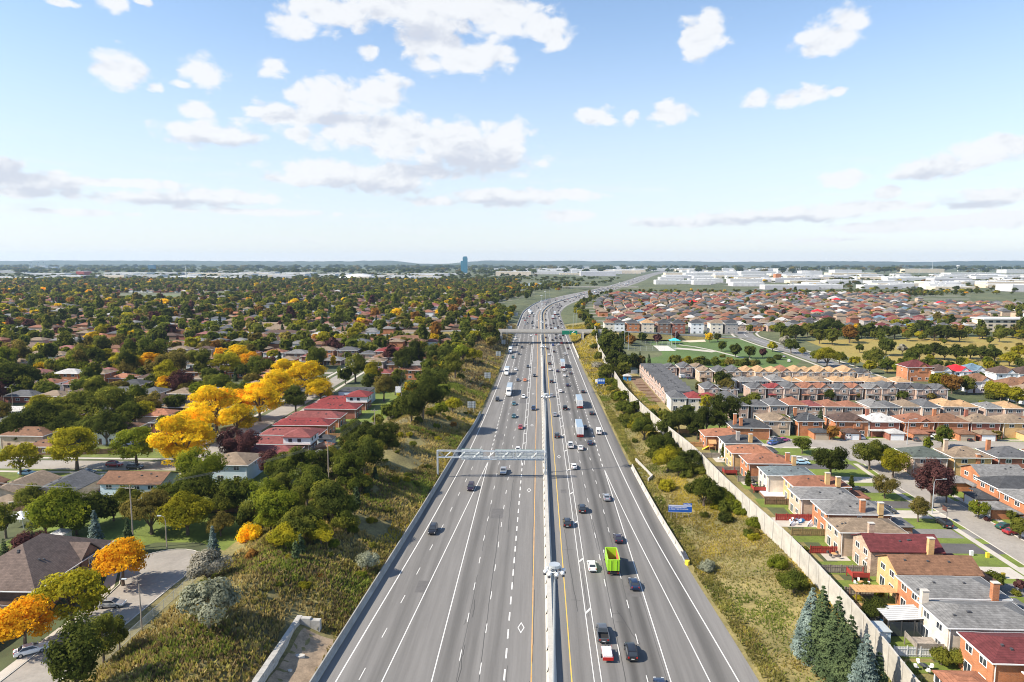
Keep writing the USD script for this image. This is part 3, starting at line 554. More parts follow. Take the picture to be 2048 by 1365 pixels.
def tree_proto(shape, mat, lod, var):
    key = (shape, mat, lod, var)
    if key not in PROTO:
        n, leaf = LOD[lod]
        if shape == 'conifer': n = int(n * 1.25)
        if shape in ('cedar',): n, leaf = n // 4, leaf * .55
        if shape == 'shrub': n = int(n * .8)
        p = proto(f'{shape}_{mat}'); sd = hash_(shape) + var * 17
        obj('trunk', trunk_mesh(shape, sd, lod != 2), 'bark', p)
        obj('crown', crown_mesh(shape, n, leaf, sd), mat, p); PROTO[key] = p
    return PROTO[key]
def hash_(s): return sum((i + 3) * ord(c) for i, c in enumerate(s)) % 9973
TREES = []      # dicts: name, shape, mat, x, y, z, s, px, py; sorted and tagged once all are known
def tree(x, y, mat, shape, s, zs=1.0, label=None, group=None, where=None, z=None):
    px, py, d = project(x, y, (T(x, y) if z is None else z) + CH[shape] * s * zs * .6)
    TREES.append(dict(x=x, y=y, z=T(x, y) if z is None else z, mat=mat, shape=shape, s=s, zs=zs, label=label, group=group, where=where, px=px, py=py, d=d, r=CR[shape] * s * F / d))
def tree_px(px, py, r, mat, shape=None, where=None, zs=1.0, label=None):
    """A tree whose crown the photograph shows centred at (px, py) with a radius of r pixels."""
    shape = shape or ('shrub' if r < 14 else 'round'); x, y = PT(px, py, 4); s = 1
    for _ in range(8):
        _, _, d = project(x, y, 5.0); s = r * d / F / CR[shape]
        x, y = PT(px, py, CH[shape] * s * zs * (.42 if shape in ('shrub', 'conifer', 'cedar') else .62))
    tree(x, y, mat, shape, s, zs, label, where=where)
def spruce_px(px, py, h, mat, where=None, wid=1.0, label=None):
    """A conifer whose tip is at (px, py), h metres high."""
    x, y = PT(px, py, h); tree(x, y, mat, 'conifer' if h > 5.5 else 'cedar', (h / 12.0 if h > 5.5 else h / 5.0) * wid, 1 / wid, label, where=where)

D, G_, M_, B_, O_, L_i, Y_, R_, U_, S_, V_, K_, Q_ = 'leaf_dark leaf_green leaf_mid leaf_bright leaf_olive leaf_lime leaf_yellow leaf_orange leaf_purple leaf_silver leaf_mauve leaf_rust leaf_spruce'.split()
def many(text, where):
    for e in text.split():
        q = e.split(','); px, py, r = map(float, q[:3]); code = q[3]; shape = {'r': 'round', 'o': 'oval', 's': 'spread', 'w': 'wide', 'h': 'shrub'}[q[4]] if len(q) > 4 else None
        tree_px(px, py, r, dict(D=D, G=G_, M=M_, B=B_, O=O_, L=L_i, Y=Y_, R=R_, U=U_, S=S_, V=V_, K=K_)[code], shape, where)
# lower left, round the end of the pale street
many('242,1112,56,R,s 140,1180,70,L,s 45,1235,64,R,s 150,1300,50,D,o 203,1264,30,M,o 237,1258,20,M,o 415,1190,60,S,w 416,1122,42,V,w 62,1092,42,U,r 505,1066,26,Y,h 8,1030,34,M,r 300,1008,52,O,w 372,1012,50,L,w 258,985,30,M,w 440,1040,28,O,w 335,985,36,G,w 90,1035,30,M,w 150,1030,34,G,w 505,1110,16,K,h', 'near the pale dead-end street at the lower left')
for a in ((187, 1018, 9.5, 'leaf_blue'), (253, 1036, 8, Q_), (424, 1050, 8, 'leaf_blue'), (6, 1075, 10, Q_), (25, 1118, 8, Q_), (600, 1068, 4.5, Q_), (590, 1082, 4, Q_), (632, 1052, 4.2, Q_), (750, 933, 4, Q_), (733, 957, 5, Q_), (712, 972, 5, Q_)):
    spruce_px(a[0], a[1], a[2], a[3], 'at the lower left')
many('38,908,40,L,s 150,882,54,L,s 270,880,47,B,s 363,868,66,Y,s 352,905,35,Y,s 430,802,56,Y,s 472,832,42,Y,s 388,838,45,Y,s 518,792,46,Y,s 556,765,40,Y,s 612,745,44,Y,s 575,738,36,Y,s 640,775,32,Y,s 400,925,46,B,r 392,965,52,G,w 475,878,38,U,r 590,790,27,D,r 470,800,38,R,s', 'along the street of golden trees')
many('118,1004,58,B,w 190,1006,42,D,w 60,985,30,M,w 225,1010,28,G,w 82,825,46,D,w 150,806,50,M,w 215,795,46,M,w 212,842,40,D,w 260,818,32,G,w 30,845,36,D,w 97,853,27,G,w 300,800,27,O,r 40,870,20,D,w 130,842,34,D,w 175,850,30,D,w 245,850,25,D,w 330,842,22,D,r 350,800,20,D,r 397,780,20,B,r 425,760,22,M,r 455,775,20,L,s', 'in the back gardens left of the golden trees')
many('247,718,28,L,s 272,722,20,L,s 303,718,24,R,s 350,716,26,O,r 336,742,29,L,r 362,757,27,U,r 452,722,32,L,s 475,706,28,Y,s 499,716,22,R,s 442,703,14,R,s 195,711,20,D,r 147,722,30,B,w 160,705,24,M,w 15,712,24,B,r 30,700,26,O,r 97,706,16,L,w 305,690,28,G,r 262,690,20,U,r 20,742,40,D,w 60,748,30,D,w 90,727,22,M,w 125,735,20,D,w 175,747,18,G,r 100,755,18,M,w 430,690,14,K,r 470,690,12,D,r', 'among the roofs at the far left')
for a in ((443, 728, 8, Q_), (470, 737, 7, Q_), (155, 640, 9, Q_), (330, 660, 9, Q_)): spruce_px(a[0], a[1], a[2], a[3], 'among the roofs at the far left')
many('632,705,22,G,r 710,728,26,M,r 690,745,16,D,r 750,738,22,L,r 767,768,25,O,r 790,765,18,D,r 800,752,20,M,r 812,715,28,D,r 845,783,40,D,r 867,755,26,D,r 822,805,30,D,r 887,778,15,G,r 905,803,19,L,w 882,815,16,B,w 862,826,11,G,h 837,839,10,G,h 797,819,14,Y,h 817,772,13,Y,r 808,790,14,L,r 910,723,24,M,r 905,743,12,L,h 920,753,9,G,h 837,698,26,D,r 947,705,18,L,w 925,700,20,B,w 877,703,26,D,r 862,735,20,G,r 895,700,18,M,r 740,760,18,D,r 846,755,12,O,r 880,745,18,D,r', 'on the bank between the roofs and the highway')
many('710,862,32,D,r 732,872,28,D,r 772,858,26,D,r 782,888,15,M,h 727,905,36,D,r 687,918,26,G,r 602,922,37,G,r 640,915,28,D,r 537,920,27,U,r 530,985,38,B,r 570,968,30,M,r 597,995,28,M,r 630,970,24,G,r 665,990,38,D,r 692,955,18,G,w 722,955,15,L,h 570,1064,32,L,w 545,1075,22,O,w 612,1033,36,D,w 640,1010,26,D,w 640,940,20,D,r 690,880,18,D,r 700,900,22,G,r 745,905,20,D,w 760,880,18,D,w', 'on the treed bank below the gantry')
many('556,1004,40,B,r 612,962,40,G,r 655,985,36,M,r 560,925,30,G,r 600,1036,40,M,w 540,1030,30,B,w 682,1008,36,G,w 640,1058,28,L,w 705,932,32,G,r 470,975,36,G,r 740,890,28,M,r 440,1000,30,M,w 585,1075,24,B,w 720,960,24,G,w 690,1035,26,M,w', 'on the treed bank below the gantry')
many('734,1114,24,S,w 668,1089,13,B,h 702,1056,14,B,h 722,1148,13,B,h 580,1112,9,L,h 527,1131,10,B,h 740,1040,9,L,h 660,1110,8,G,h 690,1130,7,O,h 640,1150,7,K,h 800,870,8,L,h 770,935,8,O,h 710,1060,9,M,h 745,1090,9,M,h 790,960,10,L,h', 'on the weedy bank')
# verge and wall on the right
many('1189,692,10,G,h 1199,712,13,M,h 1196,730,13,V,h 1219,738,20,M,w 1210,752,15,G,h 1236,768,13,B,h 1222,778,11,M,h 1244,790,16,B,w 1249,812,20,G,w 1271,810,16,G,w 1250,836,16,M,h 1256,848,13,D,h 1289,848,27,G,w 1280,832,18,M,w 1304,828,16,D,w 1270,882,7,G,h 1318,882,28,G,w 1337,908,30,L,w 1310,905,18,M,w 1381,912,26,D,w 1358,926,22,G,w 1396,938,18,M,h 1334,973,19,L,h 1322,963,12,O,h 1409,971,36,G,w 1440,985,22,M,w 1447,1000,26,B,h 1466,1012,18,B,h 1482,1022,14,B,h 1449,1036,17,D,h 1409,1030,10,M,h 1506,1046,18,B,h 1498,1066,12,G,h 1414,1131,19,S,h 1561,1126,22,B,h 1588,1154,28,G,w 1570,1158,19,M,h 1604,1170,15,M,h 1230,795,12,M,h 1265,850,12,L,h 1375,948,14,M,h 1430,1012,12,L,h 1236,730,14,D,h 1225,760,10,M,h 1335,880,18,D,w', 'against the noise wall')
for a in ((1626, 1172, 12.0, 'leaf_blue'), (1648, 1168, 13.0, 'leaf_spruce'), (1611, 1205, 8.0, 'leaf_blue'), (1679, 1188, 13.5, 'leaf_spruce'), (1655, 1215, 9, 'leaf_blue'), (1705, 1226, 14.0, 'leaf_spruce'), (1735, 1262, 14.0, 'leaf_blue'), (1760, 1300, 11.0, 'leaf_spruce'), (1718, 1290, 9.5, 'leaf_blue')):
    spruce_px(a[0], a[1], a[2], a[3], 'in the row beside the noise wall at the lower right', 1.12)
# right-hand suburb
many('1986,1152,21,G,w 1751,1211,27,D,w 1731,1171,11,G,h 1758,1184,12,L,h 1776,1225,16,K,h 1884,1306,21,M,w 1923,1309,23,M,w 1611,1098,8,M,h 1720,1155,6,G,h 1672,1182,8,G,h 2040,1168,14,U,w 2030,1185,10,M,h 1715,1195,9,L,h 1905,1290,8,B,h', 'in the back yards at the lower right')
many('1663,912,33,D,r 1741,898,30,M,r 1765,905,20,G,r 1788,915,29,L,r 1868,955,44,U,r 1895,975,22,D,r 1771,965,23,O,r 1838,1012,23,O,r 1605,884,17,G,r 1665,861,14,K,r 1886,868,20,G,r 1958,1012,18,B,r 1855,886,9,B,o 2042,1050,20,M,r 2026,1030,12,M,r 1980,1008,9,G,h 1973,1038,7,U,h 1993,868,10,O,r 1690,866,8,D,r 1752,858,6,G,h', 'along the curving street on the right')
for a in ((1585, 822, 8.5, 'leaf_blue'), (1642, 815, 9.5, Q_)): spruce_px(a[0], a[1], a[2], a[3], 'in front of the houses facing the court')
for a in ((1704, 970-20), (1447, 888), (1497, 940), (1335, 792), (1320, 815), (1329, 818)): spruce_px(a[0], a[1], 4.6, G_, 'in a back yard behind the noise wall')
many('1446,758,20,D,r 1452,772,19,O,r 1398,771,10,O,r 1359,832,26,D,r 1414,833,26,D,r 1449,805,30,D,r 1411,800,15,L,r 1489,806,19,G,r 1510,798,17,M,r 1335,850,20,D,r 1385,840,20,D,r 1330,830,14,M,r 1440,838,20,G,r 1375,820,15,D,r 1395,855,18,D,r 1468,830,12,D,r 1446,868,6,G,h 1560,838,16,M,r 1553,860,14,B,h 1340,870,14,D,w', 'between the noise wall and the terraces')
many('1224,690,20,D,o 1238,700,18,D,o 1212,680,16,D,o 1231,716,20,D,r 1259,718,20,D,r 1277,722,16,O,r 1247,735,16,M,r 1290,735,10,D,r 1444,689,10,G,r 1471,697,13,D,r 1500,700,12,D,r 1526,703,9,U,r 1250,672,12,D,r 1262,678,11,K,r 1285,672,10,D,r 1315,675,10,U,r 1352,670,8,U,r 1419,672,9,Y,r 1435,672,8,D,r 1400,721,15,M,w 1412,725,12,G,h 1430,722,14,G,w 1375,720,13,L,w 1350,718,14,M,w 1460,722,13,O,w 1447,726,11,B,h 1490,724,14,D,w 1475,726,11,M,h 1505,727,10,O,h 1362,724,10,K,h 1387,726,10,G,h 1445,712,6,M,h 1515,725,8,D,h 1540,722,10,D,h 1555,715,9,D,h 1500,655,8,M,r', 'round the park')
for a in ((1298, 708, 9, Q_), (1280, 703, 8, Q_), (1222, 660, 13, Q_), (1204, 668, 11, Q_), (1240, 665, 12, Q_)): spruce_px(a[0], a[1], a[2], a[3], 'round the park')
many('1561,655,16,G,w 1575,668,15,M,w 1592,660,18,D,w 1615,655,16,M,w 1640,650,18,D,w 1660,645,22,D,w 1640,668,14,M,r 1665,668,16,M,r 1700,662,17,K,r 1740,655,16,G,w 1765,660,16,D,w 1790,660,15,D,w 1815,668,12,M,w 1842,650,16,D,w 1870,660,18,D,w 1895,662,18,D,w 1920,668,14,D,w 1960,662,14,M,w 2000,668,14,M,w 2025,665,10,D,w 1545,690,12,L,w 1583,688,16,D,w 1570,680,14,V,w 1605,700,9,L,w 1655,706,24,L,w 1635,708,15,M,w 1680,712,14,M,w 1750,708,24,M,w 1775,725,18,G,w 1740,730,15,L,w 1710,720,12,L,w 1773,686,18,D,r 1720,694,10,D,w 1840,698,20,G,w 1868,695,20,D,w 1890,700,17,D,w 1915,700,20,D,w 1942,698,17,M,w 1965,702,18,D,w 1990,705,16,D,w 2020,712,18,L,w 2040,700,16,L,w 1805,695,12,V,w 1795,732,14,B,w 1860,715,10,L,w 1975,720,12,B,w 1930,722,10,L,w', 'in the scrub round the dry meadow')
many('1883,755,18,L,r 1905,760,20,K,r 1870,760,12,L,r 1935,765,17,M,r 1960,752,10,G,r 1985,772,18,L,r 2003,780,18,L,r 1988,790,18,M,h 2020,785,12,G,r 2036,788,18,L,r 1900,775,12,L,h 1660,787,12,D,w 1806,789,12,D,w 1862,792,10,O,w 1715,790,8,O,w 2030,815,8,G,h 1965,805,8,B,h', 'among the houses at the far right')
# ------------------------------------------------------------------ houses
def roof_mesh(w, d, h, rt, pitch, oh, x0=0.0, y0=0.0):
    """A closed roof of eaves height h over a w x d plan; returns (mesh builder, gable triangles for the wall)."""
    m, gb = MB(), MB(); W_, D_ = w / 2 + oh, d / 2 + oh; t = .16
    def put(v, f): m.add(np.array(v) + [x0, y0, 0], f)
    if rt == 'hip':
        if w >= d: r1, r2, rz = (-(W_ - D_), 0), (W_ - D_, 0), D_ * pitch
        else: r1, r2, rz = (0, -(D_ - W_)), (0, D_ - W_), W_ * pitch
        c = [(-W_, -D_), (W_, -D_), (W_, D_), (-W_, D_)]
        v = [(*p, h - t) for p in c] + [(*p, h) for p in c] + [(*r1, h + rz), (*r2, h + rz)]
        f = [(3, 2, 1, 0)] + [(i, (i + 1) % 4, 4 + (i + 1) % 4, 4 + i) for i in range(4)]
        put(v, f)
        tri = [(4, 5, 9), (4, 9, 8), (5, 6, 9), (6, 7, 8), (6, 8, 9), (7, 4, 8)] if w >= d else [(4, 5, 8), (5, 6, 9), (5, 9, 8), (6, 7, 9), (7, 4, 8), (7, 8, 9)]
        put(v, tri)
    else:
        ax = rt == 'gx'; A, B = (W_, D_) if ax else (D_, W_); rz = B * pitch; hb = h - oh * pitch + t
        def q(a, b, z): return (a, b, z) if ax else (-b, a, z)
        sec = [(-B, h - oh * pitch), (-B, hb + .02), (0, hb + rz + oh * 0), (B, hb + .02), (B, h - oh * pitch), (0, h - oh * pitch + rz)]
        v = [q(-A, b, z) for b, z in sec] + [q(A, b, z) for b, z in sec]
        f = [(i, i + 6, (i + 1) % 6 + 6, (i + 1) % 6) for i in range(6)]
        put(v, f); put(v, [(0, 1, 2), (0, 2, 5), (2, 3, 4), (2, 4, 5), (6, 8, 7), (6, 11, 8), (8, 10, 9), (8, 11, 10)])
        a, b = (w / 2, d / 2) if ax else (d / 2, w / 2)
        for s in (-a, a):
            gb.add(np.array([q(s, -b, h - .02), q(s, b, h - .02), q(s, 0, h - .02 + b * pitch)]) + [x0, y0, 0], [(0, 1, 2)])
    return m, gb
SIDE = {'S': ((1, 0), (0, -1)), 'N': ((-1, 0), (0, 1)), 'W': ((0, -1), (-1, 0)), 'E': ((0, 1), (1, 0))}
def facade(side, w, d, u, z, ww, hh, depth, x0=0.0, y0=0.0, m=None, out=0.0):
    """A slab on a facade: centre u along it, bottom z."""
    (tx, ty), (nx, ny) = SIDE[side]; off = (d / 2 if side in 'SN' else w / 2) + out
    m = m or MB(); v = []
    for zz in (z, z + hh):
        for o in (off - .03, off + depth):
            for a in (u - ww / 2, u + ww / 2): v.append((x0 + tx * a + nx * o, y0 + ty * a + ny * o, zz))
    return m.add(v, [(0, 2, 3, 1), (4, 5, 7, 6), (0, 1, 5, 4), (2, 6, 7, 3), (0, 4, 6, 2), (1, 3, 7, 5)])
def window(par, side, w, d, u, z, ww=1.3, hh=1.2, x0=0, y0=0, glass='glass_dark', frame='trim_white', mull=True):
    p = obj('window', facade(side, w, d, u, z, ww, hh, .05, x0, y0), frame, par)
    m = MB(); n = 2 if (mull and ww > 1.0) else 1; g = (ww - .12 * (n + 1)) / n
    for k in range(n): facade(side, w, d, u - ww / 2 + .12 + g / 2 + k * (g + .12), z + .12, g, hh - .24, .062, x0, y0, m)
    obj('pane', m, glass, p)
def opening(par, name, side, w, d, u, z, ww, hh, mat, x0=0, y0=0, dep=.06): return obj(name, facade(side, w, d, u, z, ww, hh, dep, x0, y0), mat, par)
def chimney(par, x, y, z0, z1, mat, s=.55, l=.8):
    p = obj('chimney', MB().box(x - s, x + s, y - l / 2, y + l / 2, z0, z1), mat, par)
    obj('chimney_cap', MB().box(x - s - .07, x + s + .07, y - l / 2 - .07, y + l / 2 + .07, z1 + .003, z1 + .14), 'concrete', p)
    return p
def house(w=12.0, d=9.0, h=5.4, rt='hip', pitch=.42, roof='roof_brown', wall='brick_orange', oh=.45, front='E', garage=None, chim=(), wins='auto', label=None, cat='house', loc=(0, 0), rot=0.0, par=None,
          trim='trim_white', vents=2, gablet=None, porch=False, group=None, name='house', storeys=2, base=None, door='door_dark', band=None, skip='', fwin='trim_white'):
    """A detached house with its windows, doors, chimneys and garage as parts. Origin at the middle of its footprint."""
    if par is None:
        z = T(*loc) if base is None else base
        par = thing(name, label, cat, (loc[0], loc[1], z), rot, group=group)
    m = MB().box(-w / 2, w / 2, -d / 2, d / 2, -.4, h); rf, gb = roof_mesh(w, d, h, rt, pitch, oh)
    if gb.n: m.add(*gb.mesh())
    obj('walls', m, wall, par)
    if band: obj('upper_wall', MB().box(-w / 2 - .03, w / 2 + .03, -d / 2 - .03, d / 2 + .03, h * .52, h - .18), band, par)
    r = obj('roof', rf, roof, par)
    W_, D_ = w / 2 + oh, d / 2 + oh
    if rt == 'hip':
        g = MB()
        for a in ((-W_ - .06, W_ + .06, -D_ - .09, -D_ - .003), (-W_ - .06, W_ + .06, D_ + .003, D_ + .09), (-W_ - .09, -W_ - .003, -D_, D_), (W_ + .003, W_ + .09, -D_, D_)): g.box(*a, h - .20, h - .02)
        obj('gutter', g, trim, par)
    rr = np.random.default_rng(int(abs(w * 1000 + d * 77 + h * 13 + pitch * 991)) + len(COUNT))
    for k in range(vents):
        if rt == 'hip':
            a = rr.uniform(-.5, .5) * w; b = -D_ * rr.uniform(.25, .55) * (1 if w >= d or 1 else 1); z = h + min((D_ - abs(b)) * pitch, (W_ - abs(a)) * pitch)
        elif rt == 'gx': a, b = rr.uniform(-.42, .42) * w, -D_ * rr.uniform(.2, .5); z = h + (D_ - abs(b)) * pitch - oh * pitch + .16
        else: a, b = -W_ * rr.uniform(.2, .5), rr.uniform(-.42, .42) * d; z = h + (W_ - abs(a)) * pitch - oh * pitch + .16
        obj('roof_vent', MB().box(a - .17, a + .17, b - .17, b + .17, z - .15, z + .22), 'dark_metal', r)
    if gablet:                                              # a cross gable on one side
        side, u, gw, gh = gablet
        (tx, ty), (nx, ny) = SIDE[side]; off = d / 2 if side in 'SN' else w / 2; dep = off * .9
        for nm, o0, o1, hw_, ht in (('gable_wall', off - .5, off + .25, gw / 2, gh - .35), ):
            v = []
            for o in (o0, o1): v += [(tx * (u + a) + nx * o, ty * (u + a) + ny * o, z) for a, z in ((-hw_, h - 2.6), (hw_, h - 2.6), (hw_, h), (0, h + ht), (-hw_, h))]
            obj(nm, MB().add(v, [(5, 6, 7), (5, 7, 8), (5, 8, 9), (0, 2, 1), (0, 3, 2), (0, 4, 3)]).add(v, [(0, 1, 6, 5), (1, 2, 7, 6), (4, 0, 5, 9)]), wall, par)
        v = []
        for o in (off - dep, off + .5): v += [(tx * (u + a) + nx * o, ty * (u + a) + ny * o, z) for a, z in ((-gw / 2 - .3, h - .1), (0, h + gh - .2), (gw / 2 + .3, h - .1), (gw / 2 + .3, h + .06), (0, h + gh), (-gw / 2 - .3, h + .06))]
        obj('gable_roof', MB().add(v, [(0, 1, 7, 6), (1, 2, 8, 7), (2, 3, 9, 8), (3, 4, 10, 9), (4, 5, 11, 10), (5, 0, 6, 11)]).add(v, [(6, 7, 10), (6, 10, 11), (7, 8, 9), (7, 9, 10)]), roof, par)
        window(par, side, w + .56 if side in 'WE' else w, d + .56 if side in 'SN' else d, u, h - 1.75, 1.3, 1.2)
    sides = [s for s in 'SWNE' if s not in skip]
    if wins == 'auto':
        for s in sides:
            L_ = w if s in 'SN' else d; blank = s in ('SN' if front in 'WE' else 'WE')
            for st in range(storeys):
                z = .95 + st * (h / storeys) + (.0 if st else -.05)
                k = (1 if blank else max(2, int(L_ / 4)))
                for i in range(k):
                    if blank and (st == 0 or s == 'N'): continue
                    u = (i - (k - 1) / 2) * L_ / (k + .3)
                    if gablet and s == gablet[0] and st == storeys - 1 and abs(u - gablet[1]) < gablet[2] / 2 + .6: continue
                    if st == 0 and i == 0 and not blank:
                        continue
                    window(par, s, w, d, u, z, 1.7 if not blank else 1.0, 1.25, frame=fwin)
            if not blank:
                u = -(max(2, int(L_ / 4)) - 1) / 2 * L_ / (max(2, int(L_ / 4)) + .3)
                if s == front: opening(par, 'door', s, w, d, u if not garage else 0, .05, 1.0, 2.05, door)
                else: window(par, s, w, d, u, .12, 1.8, 2.05)
    if garage:
        gw, gd, gh, gmat, ga = garage                        # width, projection, height, door material, position along the front
        (tx, ty), (nx, ny) = SIDE[front]; off = (d if front in 'SN' else w) / 2 + gd / 2 - .02; cx, cy = tx * ga + nx * off, ty * ga + ny * off
        bw, bd = (gw, gd) if front in 'SN' else (gd, gw)
        obj('garage_walls', MB().box(cx - bw / 2, cx + bw / 2, cy - bd / 2, cy + bd / 2, -.4, gh), wall, par)
        gr, _ = roof_mesh(bw, bd, gh, 'hip', .38, .35, cx, cy); obj('garage_roof', gr, roof, par)
        gp = opening(par, 'garage_door', front, bw, bd, 0, .05, gw - 1.0, 2.15, gmat, cx, cy)
    if porch:
        (tx, ty), (nx, ny) = SIDE[front]; off = (d if front in 'SN' else w) / 2 + .9; L_ = (w if front in 'SN' else d)
        ga = garage[4] if garage else 0; u = -math.copysign(L_ * .26, ga); cx, cy = tx * u + nx * off, ty * u + ny * off; lw = L_ * .44
        bw, bd = (lw, 1.8) if front in 'SN' else (1.8, lw)
        gr, _ = roof_mesh(bw, bd, 2.65, 'hip', .35, .25, cx, cy); obj('porch_roof', gr, roof, par)
        for s in (-1, 1): a = u + s * lw * .45; o = off + .75; obj('porch_post', MB().box(tx * a + nx * o - .14, tx * a + nx * o + .14, ty * a + ny * o - .14, ty * a + ny * o + .14, -.2, 2.6), wall, par)
    if rt == 'hip' and h < 8:
        for sx, sy in ((-1, -1), (1, -1)): obj('downpipe', MB().box(sx * (w / 2 - .25) - .05, sx * (w / 2 - .25) + .05, sy * (d / 2 + .10) - .05, sy * (d / 2 + .10) + .05, -.2, h - .2), trim, par)
    for c in chim: chimney(par, *c)
    return par
# ------------------------------------------------------------------ streets, yards and paved sheets
Z0 = 2.5
def sheet(name, pts, mat, lift=.006, kind='structure', parent='/World'):
    p = np.array(pts, float); t = trimesh.creation.triangulate_polygon(Polygon(p), engine='earcut')
    v = np.c_[t[0], np.full(len(t[0]), Z0 + lift)]; f = np.array(t[1])
    n = np.cross(v[f[:, 1]] - v[f[:, 0]], v[f[:, 2]] - v[f[:, 0]])[:, 2]; f[n < 0] = f[n < 0][:, ::-1]
    return obj(name, (v, f), mat, parent, kind=kind if parent == '/World' else None)
def rect(x0, x1, y0, y1): return [(x0, y0), (x1, y0), (x1, y1), (x0, y1)]
def band(path, w):
    p = np.array(path, float); d = np.gradient(p, axis=0); n = np.stack([d[:, 1], -d[:, 0]], -1); n /= np.linalg.norm(n, axis=1, keepdims=True); return list(map(tuple, np.vstack([p + n * w / 2, (p - n * w / 2)[::-1]])))
def arc(cx, cy, r, a0, a1, n=16): return [(cx + r * math.cos(math.radians(a)), cy + r * math.sin(math.radians(a))) for a in np.linspace(a0, a1, n)]
def kerb(name, path, mat='concrete'):
    """A low kerb stone line, 12 cm high."""
    p = np.array(path, float); d = np.gradient(p, axis=0); nn = np.stack([d[:, 1], -d[:, 0]], -1); nn /= np.linalg.norm(nn, axis=1, keepdims=True); n = len(p)
    a, b = p - nn * .09, p + nn * .09; v = np.vstack([np.c_[a, np.full(n, Z0 - .1)], np.c_[a, np.full(n, Z0 + .12)], np.c_[b, np.full(n, Z0 + .12)], np.c_[b, np.full(n, Z0 - .1)]])
    i = np.arange(n - 1); f = np.vstack([np.stack([k * n + i, k * n + i + 1, (k + 1) * n + i + 1, (k + 1) * n + i], -1) for k in range(3)])
    obj(name, (v, f), mat, kind='structure')
# right: the curving residential street, the court street, their pavements
sheet('lawn', rect(63, 200, 70, 262), 'lawn_bright', .003)
ctr = [(105, 60), (105.2, 120), (105.5, 160), (105, 190), (106, 212), (109, 226), (115, 236)]
sheet('street', band(ctr, 8.6), 'street_pale', .012); sheet('street', [(84, 231.5)] + arc(88, 235, 8.5, 225, 135, 8) + [(92, 242.0), (205, 240), (205, 232), (112, 231.5), (100, 231)], 'street_pale', .018)
sheet('street', [(101.0, 212), (110.2, 212), (116, 233), (95, 233), (99.5, 226)], 'street_pale', .024)
for dx in (-6.9, 6.9):
    pth = [(x + dx, y) for x, y in ctr[:-2]]; sheet('sidewalk', band(pth, 1.5), 'sidewalk', .030)
    kerb('kerb', [(x + dx * .63, y) for x, y in ctr[:-2]])
sheet('sidewalk', rect(118, 205, 242.5, 244), 'sidewalk', .030); kerb('kerb', [(95, 242.2), (150, 241.2), (205, 240.2)]); kerb('kerb', [(118, 231.4), (160, 231.6), (205, 231.8)])
# left: dead-end street with its turning head, cross street, street of golden trees
sheet('street', [(-80.5, 60), (-72, 60), (-71.8, 110), (-71.3, 124), (-70.6, 133)] + arc(-78, 133, 7.4, 0, 150, 10) + [(-85.5, 131), (-81.5, 124), (-80.3, 112)], 'street_pale', .012)
kerb('kerb', [(-71.8, 60), (-71.6, 110), (-71.1, 124), (-70.4, 133)] + arc(-78, 133, 7.6, 0, 150, 10)); kerb('kerb', [(-80.7, 60), (-80.5, 112), (-81.8, 124), (-85.7, 131)])
sheet('sidewalk', [(-82.6, 60), (-80.9, 60), (-80.8, 112), (-82.2, 123), (-85.8, 130), (-87.2, 129), (-83.6, 121), (-82.5, 111)], 'sidewalk', .020)
sheet('lawn', [(-92, 137), (-86, 144), (-76, 144.5), (-68, 140), (-68.8, 162), (-120, 163), (-120, 137)], 'lawn_bright', .006)
sheet('lawn', rect(-240, -68.5, 163.5, 197), 'lawn', .006); sheet('lawn', rect(-79, -61.5, 232, 345), 'lawn_bright', .006)
sheet('street', rect(-330, -104, 196.5, 205.5), 'street_pale', .014); sheet('street', [(-113, 205), (-104, 205), (-104, 430), (-113, 430)], 'street_pale', .014)
sheet('sidewalk', rect(-330, -115, 207.5, 209), 'sidewalk', .020); sheet('sidewalk', rect(-330, -104, 193, 194.5), 'sidewalk', .020); sheet('sidewalk', rect(-101.5, -99.8, 207, 430), 'sidewalk', .020); sheet('sidewalk', rect(-117, -115.4, 209, 430), 'sidewalk', .020)
sheet('lawn', rect(-330, -118, 209.5, 222), 'lawn', .006)
# arterial road on the right, the park, the dry meadow
art = [P(px, py, Z0) for px, py in ((1800, 790), (1700, 742), (1661, 728), (1600, 707), (1541, 690), (1500, 676), (1488, 668), (1500, 659), (1535, 650))]
art = [(176, 300), (178, 370)] + [(float(a), float(b)) for a, b in art[2:]]
tt = np.arange(len(art)); f1, f2 = PchipInterpolator(tt, [a[0] for a in art]), PchipInterpolator(tt, [a[1] for a in art]); ts = np.linspace(0, len(art) - 1, 60); artp = list(zip(f1(ts), f2(ts)))
sheet('arterial_road', band(artp, 15), 'street_grey', .014); ap = np.array(artp); dd = np.gradient(ap, axis=0); nn = np.stack([dd[:, 1], -dd[:, 0]], -1); nn /= np.linalg.norm(nn, axis=1, keepdims=True)
sheet('sidewalk', band(ap + nn * 10.5, 2), 'sidewalk', .022); sheet('sidewalk', band(ap - nn * 10.5, 2), 'sidewalk', .022); sheet('lane_line', band(ap, .3), 'paint_white', .020)
sheet('park_lawn', [(52, 415), (150, 408), (168, 440), (168, 520), (166, 590), (58, 596), (55, 500)], 'park_lawn', .006)
cq = [P(px, py, Z0) for px, py in ((1257, 702.5), (1352, 702.5), (1335, 692), (1258, 691))]
sheet('tennis_court', cq, 'court', .012)
sheet('footpath', band([P(px, py, Z0) for px, py in ((1358, 690), (1390, 694), (1425, 701), (1460, 710), (1500, 719))], 2.6), 'sidewalk', .014)
sheet('footpath', band([P(px, py, Z0) for px, py in ((1350, 697), (1385, 699.5), (1430, 704))], 9), 'sidewalk', .010)
sheet('sand_pit', [P(px, py, Z0) for px, py in ((1363, 683), (1380, 685), (1412, 684), (1408, 678), (1372, 677))], 'sand', .012)
sheet('park_street', rect(70, 182, 597, 603), 'street_grey', .012)
